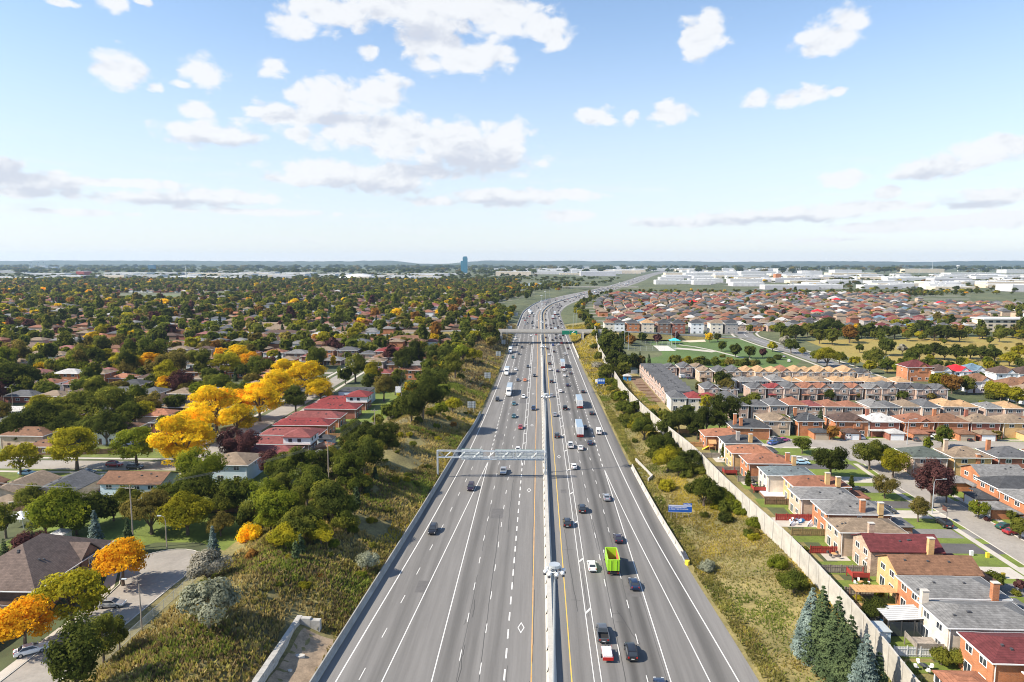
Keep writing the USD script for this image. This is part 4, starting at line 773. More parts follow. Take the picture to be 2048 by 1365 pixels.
sheet('meadow', [(200, 395), (420, 390), (640, 430), (640, 580), (420, 600), (215, 560)], 'meadow', .006)
sheet('playing_field', [P(px, py, Z0) for px, py in ((232, 598), (330, 597.5), (362, 590), (250, 592))], 'park_lawn', .010); sheet('playing_field', [P(px, py, Z0) for px, py in ((410, 592), (480, 590), (470, 587), (405, 588))], 'park_lawn', .010)
# ------------------------------------------------------------------ right: houses along the noise wall
RW = dict(roof_taupe='taupe', roof_charcoal='charcoal', roof_darkbrown='dark brown', roof_light='pale grey', roof_redbrown='red-brown', roof_brown='brown', roof_grey='grey', roof_midgrey='dark grey', roof_tan='tan', roof_brick='brick-red', roof_maroon='maroon', roof_red='red', roof_scarlet='bright scarlet', roof_blue='blue-grey', roof_rose='rose-brown', roof_terracotta='rust', roof_green='dark green', roof_slate='slate', roof_umber='dark brown')
RN = [  # name, x, y, width x, depth y, h, roof type, pitch, roof, wall, chimneys, label, extra
 (75, 88.8, 13, 8.4, 5.4, 'hip', .42, 'roof_brown', 'brick_orange', (), 'orange brick house with brown roof cut by the bottom right corner', {}),
 (70.5, 98.6, 12, 8.6, 5.6, 'hip', .40, 'roof_maroon', 'brick_orange', (), 'orange brick house with dark red roof and white sunroom', {}),
 (72.6, 108.4, 15, 9.2, 5.6, 'hip', .36, 'roof_grey', 'brick_cream', ((-7.2, 3.4, 2, 7.8, 'brick_cream'),), 'cream brick house with grey roof and raised wooden deck', {}),
 (72.8, 118.3, 14.5, 8.8, 5.4, 'hip', .38, 'roof_grey', 'brick_orange', ((4.6, -4.2, 2, 8.3, 'brick_orange'),), 'orange brick house with mottled grey roof above the striped patio cover', {}),
 (74.2, 127.3, 15, 8.6, 5.3, 'gx', .50, 'roof_brown', 'brick_yellow', (), 'yellow brick gabled house with plain brown roof', {}),
 (72.6, 137.4, 14, 8.8, 5.3, 'gx', .50, 'roof_maroon', 'stone_mixed', ((-4.6, 1.6, 5, 8.9, 'stone_mixed'), (4.2, -4.4, 2, 8.3, 'brick_yellow')), 'mixed stone gabled house with maroon metal roof', {}),
 (71.8, 146.6, 13.5, 8.6, 5.5, 'hip', .40, 'roof_taupe', 'brick_buff', (), 'buff brick house with taupe hip roof next to the maroon-roofed one', {}),
 (72.8, 157.6, 14.5, 9.2, 5.5, 'hip', .42, 'roof_grey', 'brick_orange', ((.8, -3.6, 5, 8.6, 'brick_orange'), (4.6, -4.2, 4, 8.2, 'brick_yellow')), 'orange brick house with two chimneys in its mottled grey roof', {}),
 (70.6, 167.2, 13.5, 8.6, 5.5, 'hip', .38, 'roof_grey', 'brick_buff', (), 'buff brick house with large grey roof and no chimney', {}),
 (71.8, 176.6, 14, 8.4, 5.5, 'hip', .42, 'roof_redbrown', 'brick_yellow', ((1.6, -3.0, 5, 8.8, 'brick_yellow'), (4.0, -3.8, 4, 8.0, 'brick_yellow')), 'yellow brick house with red-brown roof and two yellow chimneys', {}),
 (68.8, 186.0, 12.5, 8.4, 5.4, 'hip', .36, 'roof_slate', 'brick_cream', (), 'cream house with blue-grey slate roof', {}),
 (66.0, 197.2, 12.5, 9.0, 5.4, 'hip', .42, 'roof_redbrown', 'brick_orange', ((5.0, -3.0, 4, 8.2, 'brick_orange'), (6.4, -4.2, 3, 7.6, 'brick_yellow')), 'orange brick house with red-brown roof beside the slate-roofed one', {}),
 (64.6, 207.4, 12, 8.6, 5.4, 'hip', .40, 'roof_terracotta', 'brick_yellow', (), 'yellow brick house with rust-brown roof and white patio doors', {}),
 (64.4, 219.2, 11.5, 8.8, 5.4, 'hip', .42, 'roof_charcoal', 'stucco_cream', ((-1.5, -2.6, 5, 8.6, 'brick_grey'), (2.2, -3.6, 4, 8.2, 'brick_yellow')), 'cream house with charcoal roof near the court', {}),
 (62.6, 231.0, 12, 9.0, 4.6, 'hip', .42, 'roof_terracotta', 'brick_orange', (), 'orange brick house with rust roof next to a wooden play frame', {}),
 (75.0, 244.6, 13, 9.5, 4.4, 'hip', .50, 'roof_charcoal', 'brick_orange', ((-5.4, -2.2, 3, 8.8, 'brick_orange'), (-3.6, -3.4, 3, 7.8, 'brick_orange')), 'orange brick house with black roof at the left end of the court', {}),
]
LAND = []                                                    # landmarks for the labels of trees: (px, py, phrase)
for x, y, w, d, h, rt, pit, rf, wl_, ch, lab, ex in RN:
    k = len(LAND)
    x += (0, .9, -.5, .5)[k % 4]; house(w, d - .9, h, rt, pit, rf, wl_, oh=.36, front='E', garage=(5.4, 5.0, 2.6, 'door_white' if k % 2 else 'door_tan', -1.2 if k % 2 else 1.2) if y < 240 else None, chim=ch, label=lab, loc=(x, y), group='brick houses along the noise wall', vents=3, skip='')
    q = project(x, y, 7); LAND.append((q[0], q[1], f'by the {RW[rf]} roofed {wl_.split("_")[1]} house'))
    if y < 235: sheet('driveway', rect(x + w / 2 + 4.9, 97.3, y - 4.0 if k % 2 else y - 1.4, y + 1.4 if k % 2 else y + 4.0), ('asphalt_drive', 'drive_worn', 'sidewalk')[k % 3], .008)
    if y < 225: sheet('driveway', rect(98.9, 101, y - 4.0 if k % 2 else y - 1.4, y + 1.4 if k % 2 else y + 4.0), ('asphalt_drive', 'drive_worn', 'sidewalk')[k % 3], .010)
# sunroom, striped patio cover, pergola, deck, pool
def sunroom():
    x0, x1, y0, y1, z = 58.6, 64.4, 92.6, 97.0, T(61, 95)
    t = thing('sunroom', 'white framed sunroom with rust shingle roof behind the dark red roofed house', 'sunroom', (0, 0, z))
    obj('base_wall', MB().box(x0, x1, y0, y1, -.2, 1.0), 'siding_white', t); obj('glazing', MB().box(x0 + .08, x1 - .08, y0 + .08, y1 - .08, 1.003, 2.4), 'glass_dark', t)
    for a in np.linspace(x0, x1, 5): obj('post', MB().box(a - .09, a + .09, y0 - .02, y0 + .12, 1.0, 2.45), 'trim_white', t)
    for b in np.linspace(y0 + .5, y1, 4): obj('post', MB().box(x0 - .02, x0 + .12, b - .09, b + .09, 1.0, 2.45), 'trim_white', t)
    m, _ = roof_mesh(x1 - x0, y1 - y0, 2.6, 'hip', .28, .3, (x0 + x1) / 2, (y0 + y1) / 2); obj('roof', m, 'roof_terracotta', t)
sunroom()
def patio_cover():
    x0, x1, y0, y1, z = 58.8, 65.4, 110.9, 115.8, T(62, 113)
    t = thing('patio_cover', 'flat patio cover with white and dark striped roof against the orange brick house', 'patio cover', (0, 0, z))
    n = 8
    for k in range(n):
        a = y0 + (y1 - y0) * k / n
        obj('roof_panel', MB().add([(x0, a, 2.9), (x1, a, 3.35), (x1, a + .46, 3.35), (x0, a + .46, 2.9), (x0, a, 2.84), (x1, a, 3.29), (x1, a + .46, 3.29), (x0, a + .46, 2.84)], [(0, 1, 2, 3), (7, 6, 5, 4), (0, 4, 5, 1), (1, 5, 6, 2), (2, 6, 7, 3), (3, 7, 4, 0)]), 'metal_roof_white', t)
    obj('roof_frame', MB().add([(x0, y0, 2.82), (x1, y0, 3.27), (x1, y1, 3.27), (x0, y1, 2.82)], [(0, 1, 2, 3)]).add([(x0, y0, 2.7), (x1, y0, 3.15), (x1, y1, 3.15), (x0, y1, 2.7)], [(3, 2, 1, 0)]), 'dark_metal', t)
    for a in np.linspace(x0 + .1, x1 - .1, 4):
        obj('post', MB().box(a - .08, a + .08, y0, y0 + .16, -.2, 2.9), 'dark_metal', t)
    for b in np.linspace(y0 + .1, y1, 4): obj('post', MB().box(x0, x0 + .16, b - .08, b + .08, -.2, 2.8), 'dark_metal', t)
    obj('screen_wall', MB().box(x0 + .3, x1 - .2, y0 + .02, y0 + .08, .1, 2.6), 'glass_dark', t)
patio_cover()
def pergola():
    x0, x1, y0, y1, z = 58.2, 65.8, 121.4, 124.4, T(62, 123)
    t = thing('pergola', 'timber pergola with tan plank roof over an orange deck', 'pergola', (0, 0, z))
    for k in range(10): a = x0 + (x1 - x0) * k / 10; obj('plank', MB().box(a, a + .68, y0, y1, 2.55, 2.6), 'wood_tan', t)
    for a in (x0 + .2, x1 - .2):
        for b in (y0 + .2, y1 - .2): obj('post', MB().box(a - .08, a + .08, b - .08, b + .08, -.1, 2.546), 'wood_brown', t)
    obj('deck', MB().box(x0 - .6, x1, y0 - 1.6, y0 - .05, -.1, .45), 'wood_tan', t)
pergola()
def deck(x0, x1, y0, y1, top, mat, label, stairs=True, loc=(60, 106)):
    z = T(*loc); t = thing('deck', label, 'deck', (0, 0, z))
    n = max(3, int((y1 - y0) / .5))
    for k in range(n): a = y0 + (y1 - y0) * k / n; obj('board', MB().box(x0, x1, a, a + (y1 - y0) / n - .04, top - .08, top), mat, t)
    for a, b in ((x0, y0), (x1, y0), (x0, y1), (x1, y1)): obj('post', MB().box(a - .07, a + .07, b - .07, b + .07, -.2, top + .95), mat, t)
    obj('railing', MB().box(x0 - .03, x0 + .03, y0 + .08, y1 - .08, top + .08, top + .9), mat, t); obj('railing', MB().box(x0 + .08, x1 - .08, y0 - .03, y0 + .03, top + .08, top + .9), mat, t)
    if stairs:
        for k in range(7): obj('step', MB().box(x1 - .1 + .02, x1 + .9, y0 - .3 - k * .3, y0 - .02 - k * .3, top - .25 - k * .2, top - .18 - k * .2), mat, t)
deck(60.4, 64.9, 105.0, 108.6, 1.4, 'wood_grey', 'grey wooden deck with steps behind the cream brick house')
deck(62.0, 65.2, 131.0, 133.6, .9, 'wood_red', 'small bright red deck behind the mixed stone house', False, (63, 132)); deck(58.8, 62.5, 183, 185.6, .8, 'wood_red', 'red deck behind the cream slate-roofed house', False, (60, 184))
deck(55, 58.6, 198.6, 201, .7, 'wood_red', 'red deck beside the cedar shrubs behind the wall', False, (57, 200))
t = thing('garden_shed', 'low grey flat-topped shed in the shadow of the noise wall', 'shed', (57.2, 110.5, T(57.2, 110.5)))
obj('walls', MB().box(-1.1, 1.1, -1.6, 1.6, -.3, 2.0), 'siding_blue', t); obj('roof', MB().box(-1.25, 1.25, -1.75, 1.75, 2.003, 2.12), 'sign_back', t); obj('door', MB().box(-.5, .5, -1.64, -1.6, .05, 1.8), 'trim_white', t)
t = thing('covered_pool', 'pool under a white winter cover between wooden fences', 'pool', (*P(1557, 992, Z0), Z0))
obj('rim', MB().box(-4.6, 4.6, -2.3, 2.3, -.2, .5), 'wood_brown', t); obj('cover', trimesh.creation.box([8.8, 4.2, .12], transform=trimesh.transformations.translation_matrix([0, 0, .562])), 'cloth_white', t)
for k, (px, py, a, col) in enumerate(((1588, 1047, .9, 'cloth_white'), (1604, 1042, .8, 'plastic_blue'), (1622, 1048, .95, 'cloth_white'))):
    x, y = P(px, py, Z0); t = thing('boat', ('upturned slim white boat, nearest the wall', 'blue and white boat between two white ones', 'white boat nearest the house in the back yard')[k], 'boat', (x, y, Z0 + .05), a, group='boats laid up behind the red fence')
    n = 9; s = np.linspace(-2.6, 2.6, n); wd = .62 * np.sqrt(np.clip(1 - (s / 2.75) ** 2, 0, 1)); v = []
    for q, w_ in zip(s, wd): v += [(q, -w_, 0), (q, -w_ * .7, .42), (q, 0, .62), (q, w_ * .7, .42), (q, w_, 0)]
    obj('hull', MB().add(v, [(i * 5 + j, i * 5 + j + 1, i * 5 + j + 6, i * 5 + j + 5) for i in range(n - 1) for j in range(4)]), col, t, smooth=40)
    obj('keel', MB().box(-2.4, 2.4, -.03, .03, .56, .70), 'trim_white' if col != 'cloth_white' else 'plastic_blue', t)
# fences between the yards: panels of separate boards and posts
def fence(p0, p1, mat, label, h=1.7, grp=None, base=None):
    p0, p1 = np.array(p0, float), np.array(p1, float); L_ = np.linalg.norm(p1 - p0); ang = math.atan2(*(p1 - p0)[::-1]); z = T(*((p0 + p1) / 2)) if base is None else base
    t = thing('wooden_fence', label, 'fence', (p0[0], p0[1], z), ang, group=grp); n = max(1, round(L_ / 2.4)); s = L_ / n
    for k in range(n + 1): obj('post', MB().box(k * s - .07, k * s + .07, -.07, .07, -.3, h + .14), mat, t)
    for k in range(n):
        m = MB(); nb = 9; bw = (s - .16) / nb
        for j in range(nb): a = k * s + .08 + j * bw; o = .0 if j % 2 else .025; m.box(a + .012, a + bw - .012, o - .015, o + .015, .04, h - (.03 if j % 3 else .0))
        m.box(k * s + .072, k * s + s - .072, -.06, -.02, h * .75, h * .75 + .09); m.box(k * s + .072, k * s + s - .072, -.06, -.02, .3, .39)
        obj('panel', m, mat, t)
def fence_px(x0, x1, py, mat, label, h=1.7):
    pts = [P(x, py, Z0) for x in (x0, x1)]; y = (pts[0][1] + pts[1][1]) / 2; fence((pts[0][0], y), (pts[1][0], y), mat, label, h, 'fences between the back yards')
fence_px(1621, 1706, 1108, 'wood_red', 'bright red board fence below the buff house'); fence_px(1638, 1770, 1147, 'wood_grey', 'weathered grey fence running up to the pergola')
fence_px(1690, 1746, 1192, 'wood_grey', 'short grey fence left of the striped patio cover'); fence_px(1735, 1868, 1249, 'wood_grey', 'long grey fence behind the cream brick house'); fence_px(1788, 1866, 1314, 'wood_white', 'white board fence at the foot of the cream brick house yard')
fence_px(1583, 1661, 1072, 'wood_olive', 'olive brown fence in front of the boats'); fence_px(1552, 1636, 1042, 'wood_red', 'dark red fence behind the boats'); fence_px(1530, 1592, 1010, 'wood_brown', 'brown fence on the near side of the covered pool'); fence_px(1510, 1573, 985, 'wood_brown', 'brown fence on the far side of the covered pool')
fence_px(1476, 1534, 964, 'wood_grey', 'grey fence below the slate-roofed house'); fence_px(1416, 1484, 944, 'wood_grey', 'grey fence beside the red deck and cedars'); fence_px(1404, 1439, 916, 'wood_grey', 'short grey fence below the cone-shaped cedar'); fence_px(1372, 1434, 894, 'wood_tan', 'tan fence beside the play frame'); fence_px(1344, 1400, 867, 'wood_tan', 'orange tan fence at the far end of the near row')
for a, b in ((100.5, 103), (104.5, 112.5), (117.2, 121), (125.5, 131), (134, 139.5), (150, 153), (172, 178), (186, 192), (226, 230)): sheet('yard_lawn', rect(57.4, 66, a, b + .5), 'lawn_bright', .010)
for a in ((61, 66, 140.5, 144.5), (57.5, 66, 159, 165), (56, 59, 212, 217), (58, 62, 190, 193)): sheet('patio', rect(*a), 'sidewalk', .014)
x, y = P(1365, 872, Z0)
t = thing('play_frame', 'tan timber play frame with slide behind the noise wall', 'play frame', (58.2, 226.5, Z0))
for a, b in ((-1, -1), (1, -1), (-1, 1), (1, 1)): obj('post', MB().box(a - .08, a + .08, b - .08, b + .08, -.2, 2.4), 'wood_tan', t)
obj('platform', MB().box(-1.1, 1.1, -1.1, 1.1, 1.2, 1.3), 'wood_tan', t); m, _ = roof_mesh(2.2, 2.2, 2.42, 'gx', .8, .2); obj('roof', m, 'wood_tan', t); obj('slide', MB().add([(-1.1, -.4, 1.3), (-1.1, .4, 1.3), (-3.2, .4, .1), (-3.2, -.4, .1), (-1.1, -.4, 1.22), (-1.1, .4, 1.22), (-3.2, .4, .02), (-3.2, -.4, .02)], [(0, 3, 2, 1), (4, 5, 6, 7), (0, 4, 7, 3), (1, 2, 6, 5)]), 'sign_yellow', t)
for px, py, r in ((1739, 1110, .55), (1733, 1114, .35), (1774, 1120, .5), (1664, 1046, .4), (2013, 1332, .45)):
    x, y = P(px, py, 6.0 if py < 1200 else 5); k = COUNT.get(('/World', 'satellite_dish'), 0)
    t = thing('satellite_dish', ('large round white dish on the mixed stone wall', 'small white dish left of the large one on the stone wall', 'white dish on the corner of the yellow brick gable', 'white dish on the buff house rear wall', 'white dish beside the sunroom roof')[k], 'satellite dish', (x, y, 5.6 if py < 1200 else 5.0), group='satellite dishes')
    a = np.linspace(0, 2 * np.pi, 13)[:-1]; v = [(0, 0, -.12)] + [(r * .6 * math.cos(q), r * .6 * math.sin(q), -.06) for q in a] + [(r * math.cos(q), r * math.sin(q), .08) for q in a]
    v = [(p[0], p[2] - p[1] * .5, p[1] * .86) for p in v]; obj('dish', MB().add(v, [(0, 1 + i, 1 + (i + 1) % 12) for i in range(12)]).add(v, [(1 + i, 13 + i, 13 + (i + 1) % 12, 1 + (i + 1) % 12) for i in range(12)]), 'plastic_white', t); obj('arm', MB().tube([(0, 0, 0), (0, .5, -.3), (0, .9, -.3)], .03, 4), 'steel', t)
# ------------------------------------------------------------------ right: houses beyond the court
def h2(px, py, z): return P(px, py, z)
FR = [(86.5, 'roof_taupe', 'brick_buff', 9.6), (98.4, 'roof_charcoal', 'brick_orange', 9), (113.2, 'roof_darkbrown', 'brick_orange', 12), (124.6, 'roof_light', 'brick_red', 11), (137.0, 'roof_redbrown', 'brick_orange', 10.6), (148.8, 'roof_brown', 'brick_orange', 11.2), (160.2, 'roof_taupe', 'brick_red', 10.4), (171.6, 'roof_taupe', 'brick_yellow', 10.6), (183, 'roof_brown', 'brick_orange', 10.4)]
for k, (x, rf, wl_, w) in enumerate(FR):
    lab = f'orange-red brick house with {RW[rf]} roof and garage, {nth(k)} from left facing the court'
    house(w, 9.2, 5.6, 'hip', .46, rf, wl_, front='S', garage=(5.6, 5.2, 2.6, 'door_white' if k in (2, 3, 6) else 'door_tan', (2.2 if k % 2 else -2.0)) if k else None, chim=((-3.6, 1.2, 5, 9.2, wl_),) if k in (1, 3, 5, 6) else (), gablet=('S', 2.0, 3.2, 1.4) if k in (2, 4, 0) else None, porch=k in (3, 4, 6), label=lab, loc=(x, 251), group='brick houses facing the court street', base=Z0)
    q = project(x, 251, 7); LAND.append((q[0], q[1], f'by the {RW[rf]} house facing the court'))
    if k: gx = x + (2.2 if k % 2 else -2.0); sheet('driveway', rect(gx - 2.6, gx + 2.6, 242.6, 246.4 - 5.0 + 0.1) if 0 else rect(gx - 2.7, gx + 2.7, 241.2, 241.9), 'drive_worn', .034)
XR_ = [(115.5, 205.5, 10, 9.5, 'hip', 'roof_green', 'brick_pink', 'N', 'pinkish house with dark green-grey roof behind the yellowing tree', ()), (128, 206, 11, 9.5, 'hip', 'roof_taupe', 'brick_yellow', 'N', 'yellow brick house with taupe roof and tall chimney', ((-4.8, 1, 4, 9.3, 'brick_buff'), (1.5, -4.6, 3, 6.4, 'brick_orange'))), (141, 206.5, 11, 9.5, 'hip', 'roof_midgrey', 'brick_red', 'N', 'red brick house with dark grey roof and orange chimney at the right edge', ((-4.6, 1.5, 4, 9.2, 'brick_orange'),)),
       (125, 187.5, 12, 9, 'gx', 'roof_grey', 'brick_orange', 'W', 'orange brick house with grey gable roof behind the purple tree', ()), (123.6, 177.5, 13, 8.6, 'hip', 'roof_charcoal', 'brick_orange', 'W', 'orange brick house with charcoal roof at the right edge', ()), (122.8, 167, 13, 8.8, 'hip', 'roof_grey', 'brick_orange', 'W', 'orange brick house with grey hip roof below the charcoal one', ()), (122.8, 156.5, 13, 8.8, 'hip', 'roof_charcoal', 'brick_buff', 'W', 'buff house by the green car at the right edge', ()),
       (154, 206, 11, 9.5, 'hip', 'roof_brown', 'brick_orange', 'N', 'brown roofed brick house at the right edge behind the court', ())]
for k, (x, y, w, d, rt, rf, wl_, fr, lab, ch) in enumerate(XR_):
    house(w, d, 5.5, rt, .42, rf, wl_, front=fr, garage=(5.4, 5.2, 2.6, 'door_white', -1.6 if k % 2 else 1.6), chim=ch, label=lab, loc=(x, y), group='houses east of the curving street', base=Z0, porch=fr == 'W')
    q = project(x, y, 7); LAND.append((q[0], q[1], f'by the {RW[rf]} roofed {wl_.split("_")[1]} house'))
    if fr == 'W': sheet('driveway', rect(112.7, x - w / 2 - 5.1, y + (1.6 if k % 2 else -1.6) - 2.7, y + (1.6 if k % 2 else -1.6) + 2.7), ('drive_worn', 'asphalt_drive')[k % 2], .008); sheet('driveway', rect(109.6, 111.2, y + (1.6 if k % 2 else -1.6) - 2.7, y + (1.6 if k % 2 else -1.6) + 2.7), 'drive_worn', .010)
# terraces: rows of narrow two-storey houses
PROTOH = {}
def hproto(key, **kw):
    if key not in PROTOH: p = proto('house_' + '_'.join(map(str, key))); house(par=p, **kw); PROTOH[key] = p
    return PROTOH[key]
gen0 = np.random.default_rng(77); HOUSES = []                                                 # far and middle houses: (x, y, z, rot, proto key, w, d, h, roof, wall, zone, row)
def row(y, items, front, wall, zone, row_name, w=7.3, d=10.0, h=5.6, pitch=.5, gab=True, cat='house', group=None, base=Z0, alt=None):
    seen = {}
    for k, (x, rf) in enumerate(items):
        wl_ = alt[k] if alt else wall; rf_ = 'roof_' + rf
        var = int(gen0.integers(3)); key = (rf_, wl_, round(w * 10), round(d * 10), round(h * 10), front, gab, var)
        p = hproto(key, w=w - .35 * (var == 1), d=d + (0, 1.2, -.9)[var], h=h + (0, .25, -.2)[var], rt='hip', pitch=pitch + (0, .08, -.06)[var], roof=rf_, wall=wl_, front=front, garage=None, vents=1, gablet=(front, .8, w * .5, w * .26) if gab else None, porch=gab, oh=.3)
        lab = f'{RW[rf_]} roofed {"terraced " if w < 8 else ""}house, {nth(k)} from left in {row_name}'
        thing('terraced_house' if w < 8 else 'house', lab, cat, (x + (.35 if k % 2 else -.35), y + rng.uniform(-1.3, 1.3), base), 0, ref=p, group=group or row_name)
        q = project(x, y, base + 6)
        if k % 3 == 1: LAND.append((q[0], q[1], 'by ' + ' '.join(row_name.split()[:6])))
row(277.5, [(81, 'midgrey'), (88.6, 'midgrey'), (96.2, 'midgrey'), (103.4, 'redbrown'), (110.4, 'brick'), (117.2, 'redbrown'), (126, 'redbrown'), (134, 'grey'), (141, 'midgrey'), (148, 'taupe'), (155.6, 'midgrey'), (163.6, 'tan'), (171, 'tan'), (180, 'grey'), (187.4, 'tan')], 'N', 'brick_pink', 'terraces', 'the terrace behind the court', gab=False, pitch=.46)
row(318, [(100.6, 'midgrey'), (108.2, 'red'), (115.8, 'midgrey'), (123.4, 'redbrown'), (131, 'redbrown'), (138, 'midgrey'), (145.4, 'redbrown'), (152.8, 'grey'), (160.2, 'midgrey'), (167.6, 'charcoal'), (175, 'charcoal'), (182.4, 'midgrey')], 'S', 'brick_pink', 'terraces', 'the gabled terrace row')
row(336.5, [(92.6, 'grey'), (100.6, 'grey'), (108.2, 'grey'), (115.8, 'grey'), (123.4, 'tan'), (131, 'tan'), (138, 'taupe'), (145.4, 'tan'), (152.8, 'tan'), (160.2, 'tan'), (167.6, 'tan'), (175, 'tan')], 'N', 'brick_pink', 'terraces', 'the row behind the gabled terrace', gab=False)
row(364, [(float(P(px, 733, 9)[0]), c) for px, c in ((1403, 'taupe'), (1428, 'midgrey'), (1458, 'midgrey'), (1483, 'tan'), (1507, 'tan'), (1530, 'tan'), (1553, 'redbrown'), (1576, 'tan'), (1597, 'tan'), (1620, 'tan'), (1645, 'tan'), (1672, 'tan'), (1703, 'charcoal'))], 'S', 'brick_buff', 'terraces', 'the tan terrace row', w=7.0, pitch=.62)
row(292.5, [(59.6, 'midgrey'), (66.6, 'red'), (73.6, 'red'), (80.6, 'midgrey')], 'N', 'stucco_cream', 'terraces', 'the cream terrace by the noise wall', w=7.0, d=10.5, gab=False, h=5.4)
for k in range(9):
    y = 306 + k * 8.6
    p = hproto(('long', 0), w=11.5, d=8.6, h=5.6, rt='gx', pitch=.40, roof='roof_midgrey', wall='brick_pink', front='E', vents=3, oh=.2, skip='NS')
    thing('terraced_house', f'dark grey roofed house, {nth(k)} from the near end of the long terrace', 'house', (61.8, y, Z0 + (k % 2) * .35), 0, ref=p, group='the long grey terrace beside the noise wall')
for q in (project(62, 320, 8), project(62, 360, 8)): LAND.append((q[0], q[1], 'beside the long grey terrace'))
row(314.5 + 0, [(79, 'midgrey'), (86.6, 'midgrey')], 'S', 'brick_pink', 'terraces', 'the dark pair', h=5.4)
row(379, [(72.5, 'midgrey'), (80, 'midgrey'), (88, 'taupe')], 'S', 'brick_pink', 'terraces', 'the trio past the long terrace')
sheet('street', rect(70, 200, 294 + 6, 306), 'street_pale', .012); sheet('street', rect(86, 205, 347, 353), 'street_pale', .012); sheet('street', rect(69.5, 75.5, 300, 372), 'street_pale', .016); sheet('yard', rect(49.5, 55.5, 305, 372), 'soil', .008)
W3 = [('brown', 'stucco_cream'), ('charcoal', 'siding_white'), ('charcoal', 'brick_orange'), ('tan', 'brick_cream'), ('charcoal', 'brick_brown'), ('charcoal', 'brick_red'), ('charcoal', 'siding_white'), ('taupe', 'stucco_cream'), ('charcoal', 'brick_grey')]
for k, (x, (rf, wl_)) in enumerate(zip((62.5, 71.5, 83.5, 96.5, 111, 124, 140, 157, 170), W3)):
    house(11 if k > 1 else 9, 11, 9.4, 'hip', .55, 'roof_' + rf, wl_, front='N', storeys=3, label=f'three-storey {dict(siding_white="white", stucco_cream="cream", brick_orange="orange brick", brick_cream="cream stone", brick_brown="brown brick", brick_red="red brick", brick_grey="grey brick")[wl_]} house with {RW["roof_" + rf]} roof, {nth(k)} from the left beyond the park', loc=(x, 614), group='three-storey houses beyond the park', base=Z0)
    q = project(x, 614, 9); LAND.append((q[0], q[1], 'before the three-storey houses'))
WR = [(201.5, 371, 13, 'maroon', 'brick_orange', 7.6), (212.4, 368, 10, 'darkbrown', 'siding_white', 6), (221.4, 368, 10, 'scarlet', 'siding_white', 6), (231.5, 371, 11, 'blue', 'siding_white', 6), (214, 339, 13, 'brown', 'siding_white', 5.6), (241, 362, 12, 'darkbrown', 'siding_white', 6), (252, 361, 12, 'darkbrown', 'siding_white', 6), (224, 328, 13, 'brown', 'brick_red', 5.6), (236, 334, 12, 'brown', 'siding_white', 5.6), (220, 312, 11, 'taupe', 'siding_white', 5.6), (232, 300, 11, 'brown', 'brick_orange', 5.6), (205, 262, 11, 'taupe', 'brick_buff', 5.4), (194, 251, 10, 'taupe', 'brick_buff', 5.4)]
for k, (x, y, w, rf, wl_, h) in enumerate(WR):
    near_ = ('large', 'second', 'third', 'fourth')[k] if k < 4 else ''
    house(w, 11, h, 'hip', .55, 'roof_' + rf, wl_, front='S', gablet=('S', 1.5, 4.4, 2.4), label=f'{RW["roof_" + rf]} roofed house with white gable, {nth(sum(1 for q in WR if q[0] / q[1] < x / y))} from left below the dry meadow', loc=(x, y), group='detached houses below the dry meadow', base=Z0)
    if k % 2 == 0: q = project(x, y, 7); LAND.append((q[0], q[1], f'by the {RW["roof_" + rf]} roofed gabled house'))
# ------------------------------------------------------------------ left: near houses
house(16, 21, 5.0, 'hip', .58, 'roof_umber', 'brick_brown', front='E', label='large house with dark brown hip roof and dormer beside the dead-end street', loc=(-97.0, 122), base=Z0, group=None, vents=5, gablet=('E', 4.2, 5.4, 2.6), trim='trim_white', oh=.6, door='door_dark')
house(15, 14, 3.4, 'hip', .5, 'roof_umber', 'brick_brown', front='E', label='lower brown roofed house cut by the left edge below the large one', loc=(-98.5, 101.5), base=Z0, vents=2)
LAND += [(100, 1130, 'beside the large dark brown roofed house'), (330, 1180, 'beside the turning head of the dead-end street')]
LH = [(-150, 168, 11, 13, 3.8, 'gy', 'roof_brown', 'brick_brown', 'brown gable roofed house cut by the left edge'), (-136.2, 169.5, 11, 14, 3.9, 'gy', 'roof_taupe', 'brick_buff', 'tan-brown half of the pair of joined gable roofs'), (-125.4, 170.5, 10.4, 14, 3.9, 'gy', 'roof_midgrey', 'brick_buff', 'slate grey half of the pair of joined gable roofs'), (-106.8, 173.6, 16, 9.5, 5.2, 'gx', 'roof_brown', 'siding_blue', 'long brown roofed house with pale blue-white rear wall behind the utility pole'),
      (-174, 222.5, 15, 9.5, 4.8, 'hip', 'roof_brown', 'brick_buff', 'wide brown hip roofed house at the left edge beside the dark driveway'), (-163, 214.5, 9, 7, 3.0, 'hip', 'roof_brown', 'brick_brown', 'low brown roofed garage wing in front of the wide brown house'), (-147.6, 229.5, 13, 9.5, 5.2, 'hip', 'roof_brown', 'siding_white', 'white walled house with brown roof between the two big green trees'), (-146.6, 253.6, 13, 9.5, 4.6, 'hip', 'roof_terracotta', 'brick_buff', 'tan roofed house left of the biggest golden tree'),
      (-88.6, 191.6, 11, 11, 5.3, 'hip', 'roof_taupe', 'siding_blue', 'two-storey pale blue house with grey-tan roof above the wooden fence'), (-150, 276, 14, 9.5, 3.4, 'hip', 'roof_taupe', 'brick_brown', 'taupe roofed bungalow behind the golden trees'),
      (-213, 262, 13, 9, 3.4, 'gx', 'roof_light', 'siding_white', 'white house with pale roof and solar panel at the left edge')]
